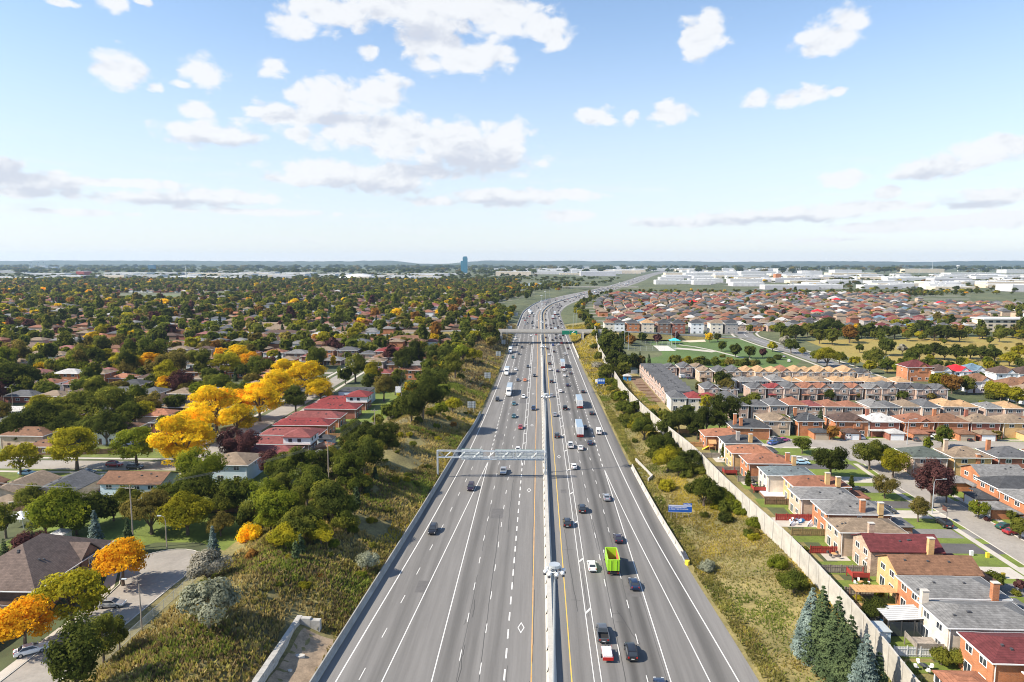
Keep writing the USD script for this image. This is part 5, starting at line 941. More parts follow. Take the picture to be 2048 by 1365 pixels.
for x, y, w, d, h, rt, rf, wl_, lab in LH:
    house(w, d, h, rt, .36, rf, wl_, front='N' if y < 200 else 'S', label=lab, loc=(x, y), base=Z0, vents=4, oh=.55, storeys=2 if h > 5 else 1, group=None)
    q = project(x, y, 6); LAND.append((q[0], q[1], 'by the ' + ' '.join(lab.split(' with ')[0].split(' cut ')[0].split(' behind')[0].split(' at the')[0].split(' beside')[0].split(' between')[0].split()[:6])))
RED = [(207.5, 20, 9.5, 3.6, 'roof_brick', 'brick_brown', 'long dark rose roofed bungalow nearest the gantry end of the red roofs'), (219.0, 22, 9, 3.6, 'roof_brick', 'brick_brown', 'red roofed house with a two-storey white block at its right end'), (231.0, 20, 9.6, 3.6, 'roof_brick', 'brick_brown', 'red roofed house just behind the white block'), (243.0, 20, 10, 4.2, 'roof_red', 'brick_orange', 'bright red roof dotted with white vents'), (256.5, 20, 10, 3.8, 'roof_brick', 'brick_orange', 'rose-red roofed house in the middle of the red roofs'), (271.0, 21, 10.4, 4.2, 'roof_red', 'brick_red', 'large red roofed house beside the deep green lawn'), (287.5, 21, 10.4, 3.6, 'roof_red', 'brick_red', 'red roofed house with a raised white upper storey at its right'), (300.5, 14, 10, 5.6, 'roof_midgrey', 'siding_blue', 'pale blue flat-roofed house behind the red roofs')]
for k, (y, w, d, h, rf, wl_, lab) in enumerate(RED):
    x = -86.0 + (2 if k > 4 else 0)
    if k == 7:
        t = thing('house', lab, 'house', (x + 2, y, Z0)); obj('walls', MB().box(-7, 7, -5, 5, -.3, 5.6), 'siding_blue', t); r_ = obj('flat_roof', MB().box(-7.2, 7.2, -5.2, 5.2, 5.603, 5.85), 'roof_charcoal', t)
        for u in (-4, 0, 4): window(t, 'S', 14, 10, u, 3.2, 1.6, 1.2); obj('roof_vent', MB().box(u - .4, u + .4, -1, 0, 5.853, 6.2), 'dark_metal', r_)
    else:
        t = house(w, d - 1.3, h, 'hip', .36, rf, wl_, front='W', label=lab, loc=(x, y), base=Z0, vents=7, oh=.5, storeys=1, group='red roofed houses in a row')
        if k in (1, 6):
            obj('upper_storey', MB().box(w / 2 - 8.5, w / 2 + .5, -d / 2 + .4, d / 2 - .4, h, 6.0), 'siding_white', t); m, _ = roof_mesh(9, d - .8, 6.0, 'hip', .40, .5, w / 2 - 4, 0); obj('upper_roof', m, rf, t)
            for u in (-2.2, .8): opening(t, 'upper_window', 'E', w + 1, d - .8, u, 4.3, 1.2, 1.1, 'glass_dark'); opening(t, 'upper_window', 'S', w, d - .8, w / 2 - 4 + u, 4.3, 1.2, 1.1, 'glass_dark')
    q = project(x, y, 6); LAND.append((q[0], q[1], 'by the ' + ' '.join(lab.split(' with ')[0].split(' dotted')[0].split(' nearest')[0].split(' in the')[0].split(' just')[0].split(' beside')[0].split()[:5])))
    sheet('driveway', rect(-99.8, x - w / 2 - .6, y - 3.4, y + 3.4), ('drive_worn', 'asphalt_drive', 'sidewalk')[k % 3], .010)
fence((-68.5, 163), (-96, 163.5), 'wood_brown', 'brown board fence behind the lawn by the dead-end street', base=Z0); fence((-120, 163), (-150, 160), 'wood_brown', 'brown board fence behind the joined gable roofs', base=Z0)
fence((-75.5, 237), (-62, 237), 'wood_tan', 'bright tan fence behind the bright red roof', base=Z0); fence((-75, 254), (-61, 254.5), 'wood_grey', 'grey fence at the near edge of the deep green lawn', base=Z0); fence((-151, 212), (-128, 216), 'wood_brown', 'brown fence under the big green street tree', base=Z0)
def shed(x, y, roof, wall, lab, w=4, d=4):
    t = thing('garden_shed', lab, 'shed', (x, y, Z0)); obj('walls', MB().box(-w / 2, w / 2, -d / 2, d / 2, -.3, 2.3), wall, t); m, _ = roof_mesh(w, d, 2.3, 'hip', .5, .3); obj('roof', m, roof, t); obj('door', facade('S', w, d, 0, .05, .9, 1.9, .05), 'door_dark', t)
shed(-65.4, 241, 'roof_terracotta', 'wood_tan', 'small garden house with rust roof beside the tan fence', 4.4, 4); shed(-71, 219, 'roof_terracotta', 'brick_brown', 'rust roofed outbuilding behind the white block', 5, 4); shed(-73.5, 228.5, 'roof_charcoal', 'siding_blue', 'dark roofed shed behind the red roofs', 5, 4); shed(-70.2, 211, 'roof_grey', 'siding_white', 'small white shed at the end of the red roofs', 2.6, 2.6); shed(-107.4, 143.5, 'roof_light', 'siding_white', 'white shed half hidden by the green trees', 3, 3)
t = thing('gazebo_tent', 'white canopy tent in a back yard at the left edge', 'tent', (*P(42, 1035, 4.5), Z0)); m, _ = roof_mesh(4, 4, 2.4, 'hip', .55, .2); obj('canopy', m, 'cloth_white', t)
for a in (-1.9, 1.9):
    for b in (-1.9, 1.9): obj('leg', MB().box(a - .05, a + .05, b - .05, b + .05, -.1, 2.3), 'steel', t)
# trees stand between the plots of the generic suburb; see below
# ------------------------------------------------------------------ suburbs further off
SPOT = [(x, y) for x, y, *_ in LH] + [(-86, r[0]) for r in RED]
LC = [('roof_brown', 5), ('roof_redbrown', 3), ('roof_rose', 1.6), ('roof_taupe', 6), ('roof_terracotta', 1), ('roof_grey', 2.5), ('roof_midgrey', 3), ('roof_darkbrown', 4), ('roof_light', .8), ('roof_brick', .8), ('roof_charcoal', 1)]
LW = ['brick_brown', 'brick_orange', 'brick_buff', 'siding_white', 'brick_red', 'brick_pink']
RC = [('roof_midgrey', 5), ('roof_grey', 2.5), ('roof_rose', .8), ('roof_redbrown', 2.6), ('roof_maroon', 1.3), ('roof_taupe', 6), ('roof_charcoal', 5), ('roof_brick', .6), ('roof_scarlet', .2), ('roof_brown', 3), ('roof_light', 1.2), ('roof_blue', .5)]
def pick(t, r): n, w = zip(*t); return n[r.choice(len(n), p=np.array(w) / sum(w))]
gen = np.random.default_rng(21); STREETS = MB(); FAR = []
def strip(x0, x1, y0, y1, z=Z0 + .012): STREETS.add([(x0, y0, z), (x1, y0, z), (x1, y1, z), (x0, y1, z)], [(0, 1, 2, 3)])
ry = [(242, 0), (262, 1)] ; yy = 296.0
while yy < 2350: ry += [(yy, 0), (yy + 20, 1)]; strip(-40 - .86 * yy, -118 if yy < 430 else -62 - .02 * yy + (max(0, yy - 900) * .2 if yy < 1300 else 80), yy + 31, yy + 38); yy += 50
for ri, (y0, side) in enumerate(ry):
    x = -62 - (y0 > 430) * 0 - gen.uniform(0, 6); xmin = -30 - .86 * y0; k = 0
    while x > xmin:
        wid = gen.choice([11, 12.5, 14.5]); x -= wid / 2
        y = y0 + gen.uniform(-1.5, 1.5); px, py, dd = project(x, y, 6)
        ok = all((x - a) ** 2 + (y - b) ** 2 > 15 ** 2 for a, b in SPOT) and not (-119 < x < -97 and y < 440) and not (y < 348 and x > -99) and float(XL(y)) - x > 34
        if 560 < y < 600 and x > -130: ok = False
        fx, fy = project(x, y, Z0)[:2]
        if 225 < fx < 370 and 586 < fy < 600 or 400 < fx < 490 and 583 < fy < 594: ok = False
        if ok and gen.random() < .93: FAR.append((x, y, 'S' if side == 0 else 'N', pick(LC, gen), LW[gen.integers(len(LW))], wid - 1.2, gen.choice([3.1, 3.4, 5.2]), 'left', ri, dd))
        x -= wid / 2 + gen.choice([1.2, 2.0, 3.5]); k += 1
yy, ri = 642.0, 0
while yy < 1330:
    for y0, fr in ((yy, 'S'), (yy + 27, 'N')):
        x = float(XR(y0)) + 34; ri += 1
        while x < 18 + (.60 if yy < 760 else .66 if yy < 1000 else .5) * y0:
            x += 14.0; y = y0 + gen.uniform(-2.5, 2.5) + 9 * math.sin(x / 75 + yy / 90)
            px, py, dd = project(x, y, 6)
            if abs(((x + yy * .35) % 150) - 75) < 7 or gen.random() < .10: continue
            FAR.append((x, y, fr, pick(RC, gen), ['brick_pink', 'brick_buff', 'brick_orange', 'brick_grey', 'brick_red'][gen.integers(5)], 11.0, 5.7, 'right', ri, dd))
    strip(float(XR(yy)) + 34, 18 + .62 * yy, yy + 37, yy + 45); yy += 56
for a in range(70):                                          # rows along the far right edge beyond the scrub
    x, y = gen.uniform(330, 660), gen.uniform(880, 1150)
    if x > .5 * y: FAR.append((x, y, 'S', pick(RC, gen), 'brick_buff', 8.6, 5.7, 'right', 99, project(x, y, 6)[2]))
obj('suburban_streets', STREETS, 'street_pale', kind='structure')
inview = [f for f in FAR if -30 < project(f[0], f[1], 5)[0] < 2078]
inview.sort(key=lambda f: f[9]); quota = dict(left=95, right=60); chosen, rest = [], []
for f in inview:
    if quota[f[7]] > 0: quota[f[7]] -= 1; chosen.append(f)
    else: rest.append(f)
rows_ = {}
for f in chosen: rows_.setdefault((f[7], f[8]), []).append(f)
rn = {}
for k in sorted(rows_, key=lambda k: np.mean([f[1] for f in rows_[k]])):
    s = k[0]; rn[s] = rn.get(s, 0) + 1
    for i, f in enumerate(sorted(rows_[k])):
        x, y, fr, rf, wl_, w, h, _, _, dd = f; rf = rf if rf in RW else 'roof_brown'
        dpt = 9.4 if s == 'left' else 10
        p = hproto((rf, wl_, round(w * 10), round(h * 10), fr, s), w=w, d=dpt, h=h, rt='hip', pitch=.36 if s == 'left' else .52, roof=rf, wall=wl_, front=fr, vents=1, oh=.5, storeys=1 if h < 4 else 2, garage=None, gablet=('S', 1.2, 3.6, 1.5) if s == 'right' and fr == 'S' else None)
        lab = f'{RW[rf]} roofed {"bungalow" if h < 4 else "house"}, {nth(i)} from left in the {nth(rn[s] - 1)} row of ' + ('the leafy left suburb' if s == 'left' else 'the dense far estate')
        thing('bungalow' if h < 4 else 'house', lab, 'house', (x, y, T(x, y)), 0, ref=p, group='houses in the leafy suburb on the left' if s == 'left' else 'houses in the dense estate beyond the overpass')
far_t = thing('distant_houses', 'hundreds of small brown, red and grey roofed houses far off on both sides', 'houses', kind='stuff')
R_M, W_M = {}, {}
for x, y, fr, rf, wl_, w, h, s, _, dd in rest:
    m, _g = roof_mesh(w, 9.6, h, 'hip', .36 if s == 'left' else .52, .45); v, f = m.mesh(); z = T(x, y)
    R_M.setdefault(rf, MB()).add(v + [x, y, z], f); W_M.setdefault(wl_, MB()).box(x - w / 2, x + w / 2, y - 4.8, y + 4.8, z - .3, z + h)
for k, m in R_M.items(): obj(RW[k].replace('-', '_').replace(' ', '_') + '_roofs', m, k, far_t)
for k, m in W_M.items(): obj(k.split('_')[1] + '_' + k.split('_')[0] + '_walls', m, k, far_t)
# long brown terraces and flats on the left
for k, (px, py, L_, rf) in enumerate(((535, 648, 34, 'roof_taupe'), (553, 652, 34, 'roof_taupe'), (562, 658, 34, 'roof_taupe'), (566, 664, 30, 'roof_darkbrown'), (650, 660, 22, 'roof_taupe'), (840, 664, 36, 'roof_taupe'), (818, 675, 26, 'roof_brown'), (700, 667, 22, 'roof_taupe'), (790, 700, 24, 'roof_red'), (778, 712, 18, 'roof_brown'), (880, 612, 30, 'roof_rose'), (860, 616, 30, 'roof_grey'), (765, 618, 40, 'roof_rose'))):
    x, y = P(px, py, 8.5)
    house(L_, 11, 5.6, 'hip', .34, rf, 'brick_orange' if k in (5, 6, 7) else 'brick_brown', front='S', label=f'long {RW[rf]} roofed block of terraced homes, {nth(sum(1 for q in ((535,), (553,), (562,), (566,), (650,), (840,), (818,), (700,), (790,), (778,), (880,), (860,), (765,)) if q[0] < px))} from the left in the left-hand suburb', loc=(float(x), float(y)), base=T(float(x), float(y)), vents=3, name='terraced_block', group='long blocks in the left-hand suburb', cat='terraced block')

# small things in the yards and by the street
def barrel(px, py, lab, mat='plastic_blue', r=.35, h=.95, z=0.0, name='barrel'):
    x, y = P(px, py, Z0 + z); t = thing(name, lab, name.replace('_', ' '), (float(x), float(y), Z0 + z)); obj('body', MB().prism([(r * math.cos(a), r * math.sin(a)) for a in np.linspace(0, 2 * np.pi, 13)[:-1]], 0, h), mat, t); obj('lid', MB().prism([(r * 1.06 * math.cos(a), r * 1.06 * math.sin(a)) for a in np.linspace(0, 2 * np.pi, 13)[:-1]], h + .003, h + .08), mat, t)
barrel(1763, 1251, 'blue barrel beside the long grey fence behind the cream house'); barrel(1868, 1253, 'round blue paddling pool on the grey deck', 'plastic_blue', .9, .4, 1.42, 'paddling_pool')
for px, py, lab, mat in ((1943, 1107, 'white utility cabinet on the boulevard grass', 'plastic_white'), (1975, 1111, 'yellowish utility cabinet on the boulevard grass', 'sign_yellow'), (2006, 1152, 'small green-yellow cabinet by the shrub near the sidewalk', 'weed_gold')):
    x, y = P(px, py, Z0 + .5); t = thing('utility_cabinet', lab, 'cabinet', (float(x), float(y), Z0), group='cabinets on the boulevard'); obj('body', MB().box(-.3, .3, -.25, .25, 0, 1.0), mat, t); obj('top', MB().box(-.34, .34, -.29, .29, 1.003, 1.08), mat, t)
x, y = P(1893, 1044, Z0); t = thing('basketball_hoop', 'dark basketball hoop standing at the edge of the right street', 'basketball hoop', (float(x), float(y), Z0)); obj('pole', MB().tube([(0, 0, 0), (0, 0, 2.6), (-.6, 0, 3.0)], .06, 6), 'dark_metal', t); obj('backboard', MB().box(-.7, -.64, -.9, .9, 2.8, 3.9), 'door_dark', t); obj('rim', MB().tube([(-.95 + .23 * math.cos(a), .23 * math.sin(a), 3.0) for a in np.linspace(0, 2 * np.pi, 9)], .02, 4), 'play_red', t)
tb = np.random.default_rng(91)
for k, (x, y) in enumerate(((63.2, 142.5), (62.0, 161.5), (58.6, 214.5), (60.4, 191.6), (63.0, 129.4), (59.6, 101.6), (61.4, 175.4))):
    t = thing('patio_table', f'patio table with chairs by the noise wall, {nth(sorted([101.6, 129.4, 142.5, 161.5, 175.4, 191.6, 214.5]).index(y))} from near end', 'patio table', (x, y, Z0 + .02), tb.uniform(0, 1.5), group='patio sets'); obj('table_top', MB().prism([(.6 * math.cos(a), .6 * math.sin(a)) for a in np.linspace(0, 2 * np.pi, 11)[:-1]], .70, .75), 'glass_dark' if k % 2 else 'wood_tan', t); obj('leg', MB().box(-.06, .06, -.06, .06, 0, .697), 'dark_metal', t)
    for a in (0.3, 1.9, 3.4, 4.9): c, s = math.cos(a) * 1.05, math.sin(a) * 1.05; q = obj('chair', MB().box(c - .24, c + .24, s - .24, s + .24, .40, .46), 'plastic_white' if k % 3 else 'dark_metal', t); obj('backrest', MB().box(c * 1.24 - .2, c * 1.24 + .2, s * 1.24 - .2, s * 1.24 + .2, .463, .9), 'plastic_white' if k % 3 else 'dark_metal', q)
# ------------------------------------------------------------------ noise wall: posts and panels
XW = PchipInterpolator([60, 90, 115, 138, 160, 185, 211, 249, 290, 328, 440, 580, 640], [51.5, 53.0, 54.2, 54.0, 52.4, 50.6, 49.4, 45.2, 42.0, 40.4, 41.4, 46.4, 50])
t = thing('noise_wall', 'long pale concrete noise wall of panels and posts beside the back yards', 'noise wall'); y = 82.0; rest = MB()
while y < 560:
    L_ = 4.6 if y < 420 else 9.2; a, b = np.array([float(XW(y)), y]), np.array([float(XW(y + L_)), y + L_]); z = min(T(*a), T(*b)); top = 7.1 + (z - 2.4) * (z > 2.8)
    d = (b - a) / np.linalg.norm(b - a); n = np.array([d[1], -d[0]])
    def slab(m, p, q, th, z0, z1): m.add([(*(p - n * th), z0), (*(q - n * th), z0), (*(q + n * th), z0), (*(p + n * th), z0), (*(p - n * th), z1), (*(q - n * th), z1), (*(q + n * th), z1), (*(p + n * th), z1)], [(0, 3, 2, 1), (4, 5, 6, 7), (0, 1, 5, 4), (1, 2, 6, 5), (2, 3, 7, 6), (3, 0, 4, 7)])
    near = y < 420; m = MB() if near else rest
    slab(m, a + d * .16, b - d * .16, .07, z - .6, top - .22)
    if near: obj('panel', m, 'concrete_wall', t)
    m = MB() if near else rest; slab(m, a - d * .15, a + d * .15, .17, z - .6, top); slab(m, a + d * .155, b - d * .155, .11, top - .215, top - .03)
    if near: obj('post', m, 'concrete_light', t)
    y += L_
obj('distant_panels', rest, 'concrete_wall', t, kind='stuff')

# ------------------------------------------------------------------ light masts in the median
def mast(y, h=25.0, k=0, x=None):
    x = float(XM(y)) if x is None else x
    t = thing('light_mast', ('nearest tall light mast with a ring of floodlights in the median', 'second light mast in the median, level with the sign gantry', 'third light mast in the median, beyond the gantry', 'fourth light mast in the median, short of the overpass', 'light mast in the median just beyond the overpass', 'light mast in the median where the road starts to bend', 'light mast at the bend, farthest but one in the median', 'farthest light mast in the median on the bend')[k] if k < 8 else None, 'light mast', (x, y, 1.32 if x == float(XM(y)) else T(x, y)), group='high light masts')
    obj('base', MB().box(-.38, .38, -.5, .5, .003, .5), 'concrete_light', t)
    obj('pole', MB().tube([(0, 0, .5), (0, 0, h * .6), (0, 0, h - 1.6)], [.24, .17, .12], 10), 'steel_light', t, smooth=40)
    obj('cap', MB().prism([(.75 * math.cos(a), .75 * math.sin(a)) for a in np.linspace(0, 2 * np.pi, 17)[:-1]], h - 1.6, h - 1.25), 'steel_light', t)
    obj('ring', MB().tube([(0.95 * math.cos(a), 0.95 * math.sin(a), h - 2.0) for a in np.linspace(0, 2 * np.pi, 13)], .07, 5), 'steel', t)
    for j in range(8):
        a = j * np.pi / 4 + .2; c, s = math.cos(a), math.sin(a)
        obj('arm', MB().tube([(.12 * c, .12 * s, h - 1.9), (1.1 * c, 1.1 * s, h - 2.05)], .045, 4), 'steel', t)
        f = obj('floodlight', trimesh.creation.icosphere(2, .27).apply_transform(trimesh.transformations.scale_matrix(1)).apply_translation([1.25 * c, 1.25 * s, h - 2.15]), 'plastic_white', t, smooth=True)
        obj('reflector', MB().prism([(1.35 * c + .2 * math.cos(q), 1.35 * s + .2 * math.sin(q)) for q in np.linspace(0, 2 * np.pi, 9)[:-1]], h - 2.62, h - 2.42), 'dark_metal', f)
for k, y in enumerate((87.2, 207, 333, 471, 600, 725, 850, 975)): mast(y, k=k)
# slender highway lamps at the sides further on
def lamp(x, y, h, lab, arm=2.4, ang=0.0, mat='steel_light', grp='street lamps', z=None):
    t = thing('street_lamp', lab, 'street lamp', (x, y, T(x, y) if z is None else z), ang, group=grp)
    obj('pole', MB().tube([(0, 0, -.2), (0, 0, h - 1), (.25, 0, h - .2), (arm, 0, h)], [.13, .09, .07, .05], 6), mat, t, smooth=40); obj('lamp_head', MB().box(arm - .1, arm + .75, -.16, .16, h - .08, h + .12), 'sign_back', t)
for k, (px, py, h) in enumerate(((1014, 690, 16), (1146, 662, 17), (1152, 652, 17), (1010, 656, 15), (1099, 596, 18), (1124, 588, 18), (1143, 583, 18), (1154, 582, 18))):
    x, y = P(px, py, 1 if k < 4 else 0); lamp(float(x), float(y), h, f'tall straight lamp post near the overpass and bend, {nth([1010, 1014, 1099, 1124, 1143, 1146, 1152, 1154].index(px))} from the left', arm=1.2, grp='highway lamp posts')
for lab, px, py, h, ang in (('curved street lamp beside the purple tree on the right street', 1864, 1028, 9.0, 0), ('street lamp in front of the houses facing the court, left one', 1614, 872, 8.5, 0), ('pale street lamp before the white garage on the court', 1814, 889, 9.0, 0), ('street lamp at the left of the gabled terrace', 1469, 791, 9, 0), ('street lamp by the brown end of the gabled terrace', 1582, 788, 9, 0), ('street lamp right of the middle of the gabled terrace', 1685, 788, 9, 0), ('street lamp near the tan terrace end', 1819, 790, 9, 0), ('street lamp behind the tan terraces', 1766, 747, 10, 0), ('curved street lamp at the far left between dark trees', 26, 816, 9.0, 3.14), ('street lamp beyond the golden trees', 689, 732, 9, 3.14), ('lamp post on the lawn at the end of the dead-end street', 334, 1098, 7.5, 3.14), ('lamp post with small sign beside the dead-end street', 284, 1262, 9.0, 3.14)):
    x, y = P(px, py, Z0); lamp(float(x), float(y), h, lab, 2.2 if h > 8.4 else 1.0, ang, 'steel_light' if px > 700 else 'pole_wood')
# ------------------------------------------------------------------ sign gantry over the left carriageway
def gantry():
    y, x0, x1 = 200.5, -30.6, float(XM(200)) - .1
    t = thing('sign_gantry', 'steel truss gantry seen from behind its sign panels over the left carriageway', 'sign gantry', (0, y, 0))
    obj('post', MB().tube([(x0, 0, .0), (x0, 0, 8.6)], .28, 10), 'steel_light', t, smooth=40); obj('post', MB().tube([(x1, 0, 1.3), (x1, 0, 8.6)], .24, 10), 'steel_light', t, smooth=40)
    obj('ladder', MB().box(x1 + .5, x1 + .56, -.25, -.2, 1.4, 6.4).box(x1 + .5, x1 + .56, .2, .25, 1.4, 6.4).box(x1 + .5, x1 + .56, -.2, .2, 2.0, 2.06).box(x1 + .5, x1 + .56, -.2, .2, 3.2, 3.26).box(x1 + .5, x1 + .56, -.2, .2, 4.4, 4.46).box(x1 + .5, x1 + .56, -.2, .2, 5.6, 5.66), 'dark_metal', t)
    for yy in (-.6, .6):
        for z in (6.5, 8.5): obj('chord', MB().tube([(x0 - .2, yy, z), (x1 + .3, yy, z)], .11, 6), 'steel_light', t)
    n = 15; s = (x1 - x0) / n
    for k in range(n):
        a, b = x0 + k * s, x0 + (k + 1) * s
        for yy in (-.6, .6): obj('diagonal', MB().tube([(a, yy, 6.5 if k % 2 else 8.5), (b, yy, 8.5 if k % 2 else 6.5)], .06, 5), 'steel_light', t)
        for z in (6.5, 8.5): obj('cross_brace', MB().tube([(a, -.6, z), (b, .6, z)], .045, 4), 'steel_light', t)
    for a, b in ((-23.4, -16.8), (-13.2, -7.2), (-7.0, -1.4), (-1.0, 1.6)):     # the panels face the traffic coming towards us: backs in view
        p = obj('sign_panel', MB().box(a, b, .78, .86, 5.9, 8.9), 'sign_green', t)
        obj('panel_back', MB().box(a + .03, b - .03, .70, .776, 5.93, 8.87), 'sign_back', p)
        for z in (6.3, 7.4, 8.5): obj('stiffener', MB().box(a + .1, b - .1, .60, .697, z - .06, z + .06), 'steel_light', p)
        for u in np.arange(a + .5, b, 1.3): obj('bracket', MB().box(u - .05, u + .05, -.72, -.62, 6.2, 8.8), 'steel', p)
        for u in np.arange(a + .8, b, 1.6): obj('sign_lamp', MB().box(u - .16, u + .16, 1.5, 1.8, 5.6, 5.8), 'steel', p)
    obj('walkway', MB().box(-23.6, 1.8, 1.0, 1.9, 5.45, 5.55), 'sign_back', t)
gantry()
# road signs seen from behind on the left, blue signs on the right
for k, (x, y, w, h, lab) in enumerate(((-28.9, 287, 3.4, 3.0, 'nearest grey-backed road sign on the left bank'), (-27.8, 364, 3.4, 3.2, 'second grey-backed road sign up the left bank'), (-27.2, 452, 3.4, 3.2, 'third grey-backed road sign up the left bank'), (-27.4, 520, 3.2, 3.2, 'grey-backed road sign just before the overpass'), (-27.5, 640, 4, 3.4, 'grey-backed road sign beyond the overpass'), (-27.5, 800, 5, 4, 'farthest grey-backed road sign on the left'))):
    z = T(x, y); t = thing('road_sign', lab, 'road sign', (x, y, z), .0, group='road signs seen from behind')
    for s in (-1, 1): obj('post', MB().box(s * w * .3 - .07, s * w * .3 + .07, -.12, .02, -.3, 1.4 + h), 'steel', t)
    p = obj('panel', MB().box(-w / 2, w / 2, .023, .08, 1.5, 1.5 + h), 'sign_back', t)
    for q in range(4): obj('stiffener', MB().box(-w / 2 + .1, w / 2 - .1, -.05, .02, 1.7 + q * (h - .4) / 3 - .05, 1.7 + q * (h - .4) / 3 + .05), 'dark_metal', p)
    obj('edge_strip', MB().box(-.05, .05, -.06, .018, 1.53, 1.47 + h), 'dark_metal', p)
def lettering(txt, x, z, size, mat, par, y=-.012, name='lettering'):
    m = meshkit.text_mesh(txt, size, .008, True); m.apply_translation([x, 0, 0]); v = np.array(m.vertices); obj(name, (np.c_[v[:, 0], y - v[:, 2], v[:, 1] + z], np.array(m.faces)), mat, par)
def blue_sign():
    x, y = 35.9, 168.5; z = T(x, y); t = thing('direction_sign', 'wide blue roadside sign with white lettering and a small tab on top', 'road sign', (x, y, z))
    for u in (-2.2, -.75, .75, 2.2): obj('post', MB().box(u - .06, u + .06, .10, .22, -.3, 2.0), 'pole_wood', t)
    p = obj('panel', MB().box(-2.95, 2.95, 0, .095, 1.7, 3.55), 'sign_blue', t); obj('white_band', MB().box(-2.9, 2.9, -.006, -.002, 3.22, 3.42), 'sign_white', p)
    for a, b, c, d in ((-2.95, 2.95, 3.5, 3.55), (-2.95, 2.95, 1.7, 1.75)): obj('border', MB().box(a, b, -.008, -.003, c, d), 'sign_white', p)
    q = obj('tab', MB().box(.75, 2.95, 0, .095, 3.553, 4.05), 'sign_blue', t); lettering('Next Exit', .85, 3.66, .30, 'sign_white', q)
    lettering('407 Sportsman March', -2.3, 2.84, .27, 'sign_white', p); lettering('Range Trails Strong Range', -2.3, 2.40, .25, 'sign_white', p)
    for zz in (2.82, 2.38): obj('arrow', MB().add([(-2.75, -.010, zz), (-2.45, -.010, zz), (-2.6, -.010, zz + .3)], [(0, 1, 2)]), 'sign_white', p)
blue_sign()
x, y = 29.8 + 2.2, 354; z = T(x, y); t = thing('direction_sign', 'small blue roadside sign with white edge further up the right verge', 'road sign', (x, y, z))
for u in (-1.6, 1.6): obj('post', MB().box(u - .07, u + .07, .1, .24, -.3, 2.2), 'steel', t)
p = obj('panel', MB().box(-1.3, 2.5, 0, .095, 1.6, 4.4), 'sign_blue', t); obj('white_panel', MB().box(-2.6, -1.306, 0, .095, 1.9, 4.1), 'sign_white', t); obj('yellow_tab', MB().box(-2.6, -1.6, -.006, -.002, 1.92, 2.5), 'sign_yellow', p)
for k in range(3): obj('logo_plate', MB().box(-1.0 + k * 1.15, -.1 + k * 1.15, -.012, -.004, 2.9, 3.9), 'siding_blue', p)
# ------------------------------------------------------------------ overpass
def overpass(y0, y1, xa, xb, zt, zb, lab, pier_x, rot=0.0, mat='concrete_light', xc=0.0):
    t = thing('overpass', lab, 'bridge', (xc, (y0 + y1) / 2, 0), rot); hw_ = (y1 - y0) / 2
    obj('deck', MB().box(xa, xb, -hw_, hw_, zt - 1.35, zt - 1.0), 'concrete', t); obj('road_surface', MB().box(xa + .01, xb - .01, -hw_ + .4, hw_ - .4, zt - .997, zt - .93), 'street_grey', t)
    for s in (-1, 1): obj('parapet', MB().box(xa, xb, s * hw_ - .17, s * hw_ + .17, zt - 1.6, zt), mat, t)
    for k in range(5): yy = -hw_ + 1.0 + k * (2 * hw_ - 2) / 4; obj('girder', MB().box(xa + .1, xb - .1, yy - .28, yy + .28, zb, zt - 1.353), 'concrete', t)
    for px_ in pier_x:
        obj('pier_cap', MB().box(px_ - .7, px_ + .7, -hw_ + .2, hw_ - .2, zb - .9, zb - .003), 'concrete', t)
        for q in (-.6, 0, .6): obj('pier', MB().tube([(px_, q * hw_, -.2), (px_, q * hw_, zb - .88)], .55, 10), 'concrete', t)
    return t
ov = overpass(545, 557, -62, 52, 11.0, 8.3, 'concrete overpass carrying a road over the highway', (2.1,))
obj('abutment', MB().box(-31.5, -30, -7, 7, .5, 9.6), 'concrete_light', ov); obj('abutment', MB().box(34.2, 35.8, -7, 7, .5, 9.6), 'concrete_light', ov)
for sx, xa, xb in ((-1, -62, -190), (1, 52, 178)):           # approach roads come down to the suburbs
    n = 12; xs = np.linspace(xa, xb, n); zs = 10.02 - (10.02 - 2.53) * smooth(0, 1, np.linspace(0, 1, n)); ys_ = 551 + 25 * smooth(0, 1, np.linspace(0, 1, n)) * (sx > 0)
    v = np.vstack([np.stack([xs, ys_ - 6, zs], -1), np.stack([xs, ys_ + 6, zs], -1), np.stack([xs, ys_ - 11, zs - 4], -1), np.stack([xs, ys_ + 11, zs - 4], -1)]); i = np.arange(n - 1); q = lambda a, b: np.stack([a * n + i, a * n + i + 1, b * n + i + 1, b * n + i], -1)
    obj('approach_road', (v, np.vstack([q(0, 1)])), 'street_grey', kind='structure'); obj('road_embankment', (v + [0, 0, -.02], np.vstack([q(2, 0), q(1, 3)])), 'verge_dry', kind='structure')
    t = thing('guard_wall', f'pale low wall along the {"left" if sx < 0 else "right"} approach of the overpass', 'wall'); v = []
    for o in (-6.2, -5.9):
        for zz in (0, 1.0): v.append(np.stack([xs, ys_ + o, zs + zz], -1))
    v = np.vstack([v[0], v[1], v[3], v[2]]); obj('wall_body', (v, np.vstack([q(0, 1), q(1, 2), q(2, 3)])), 'concrete_light', t)
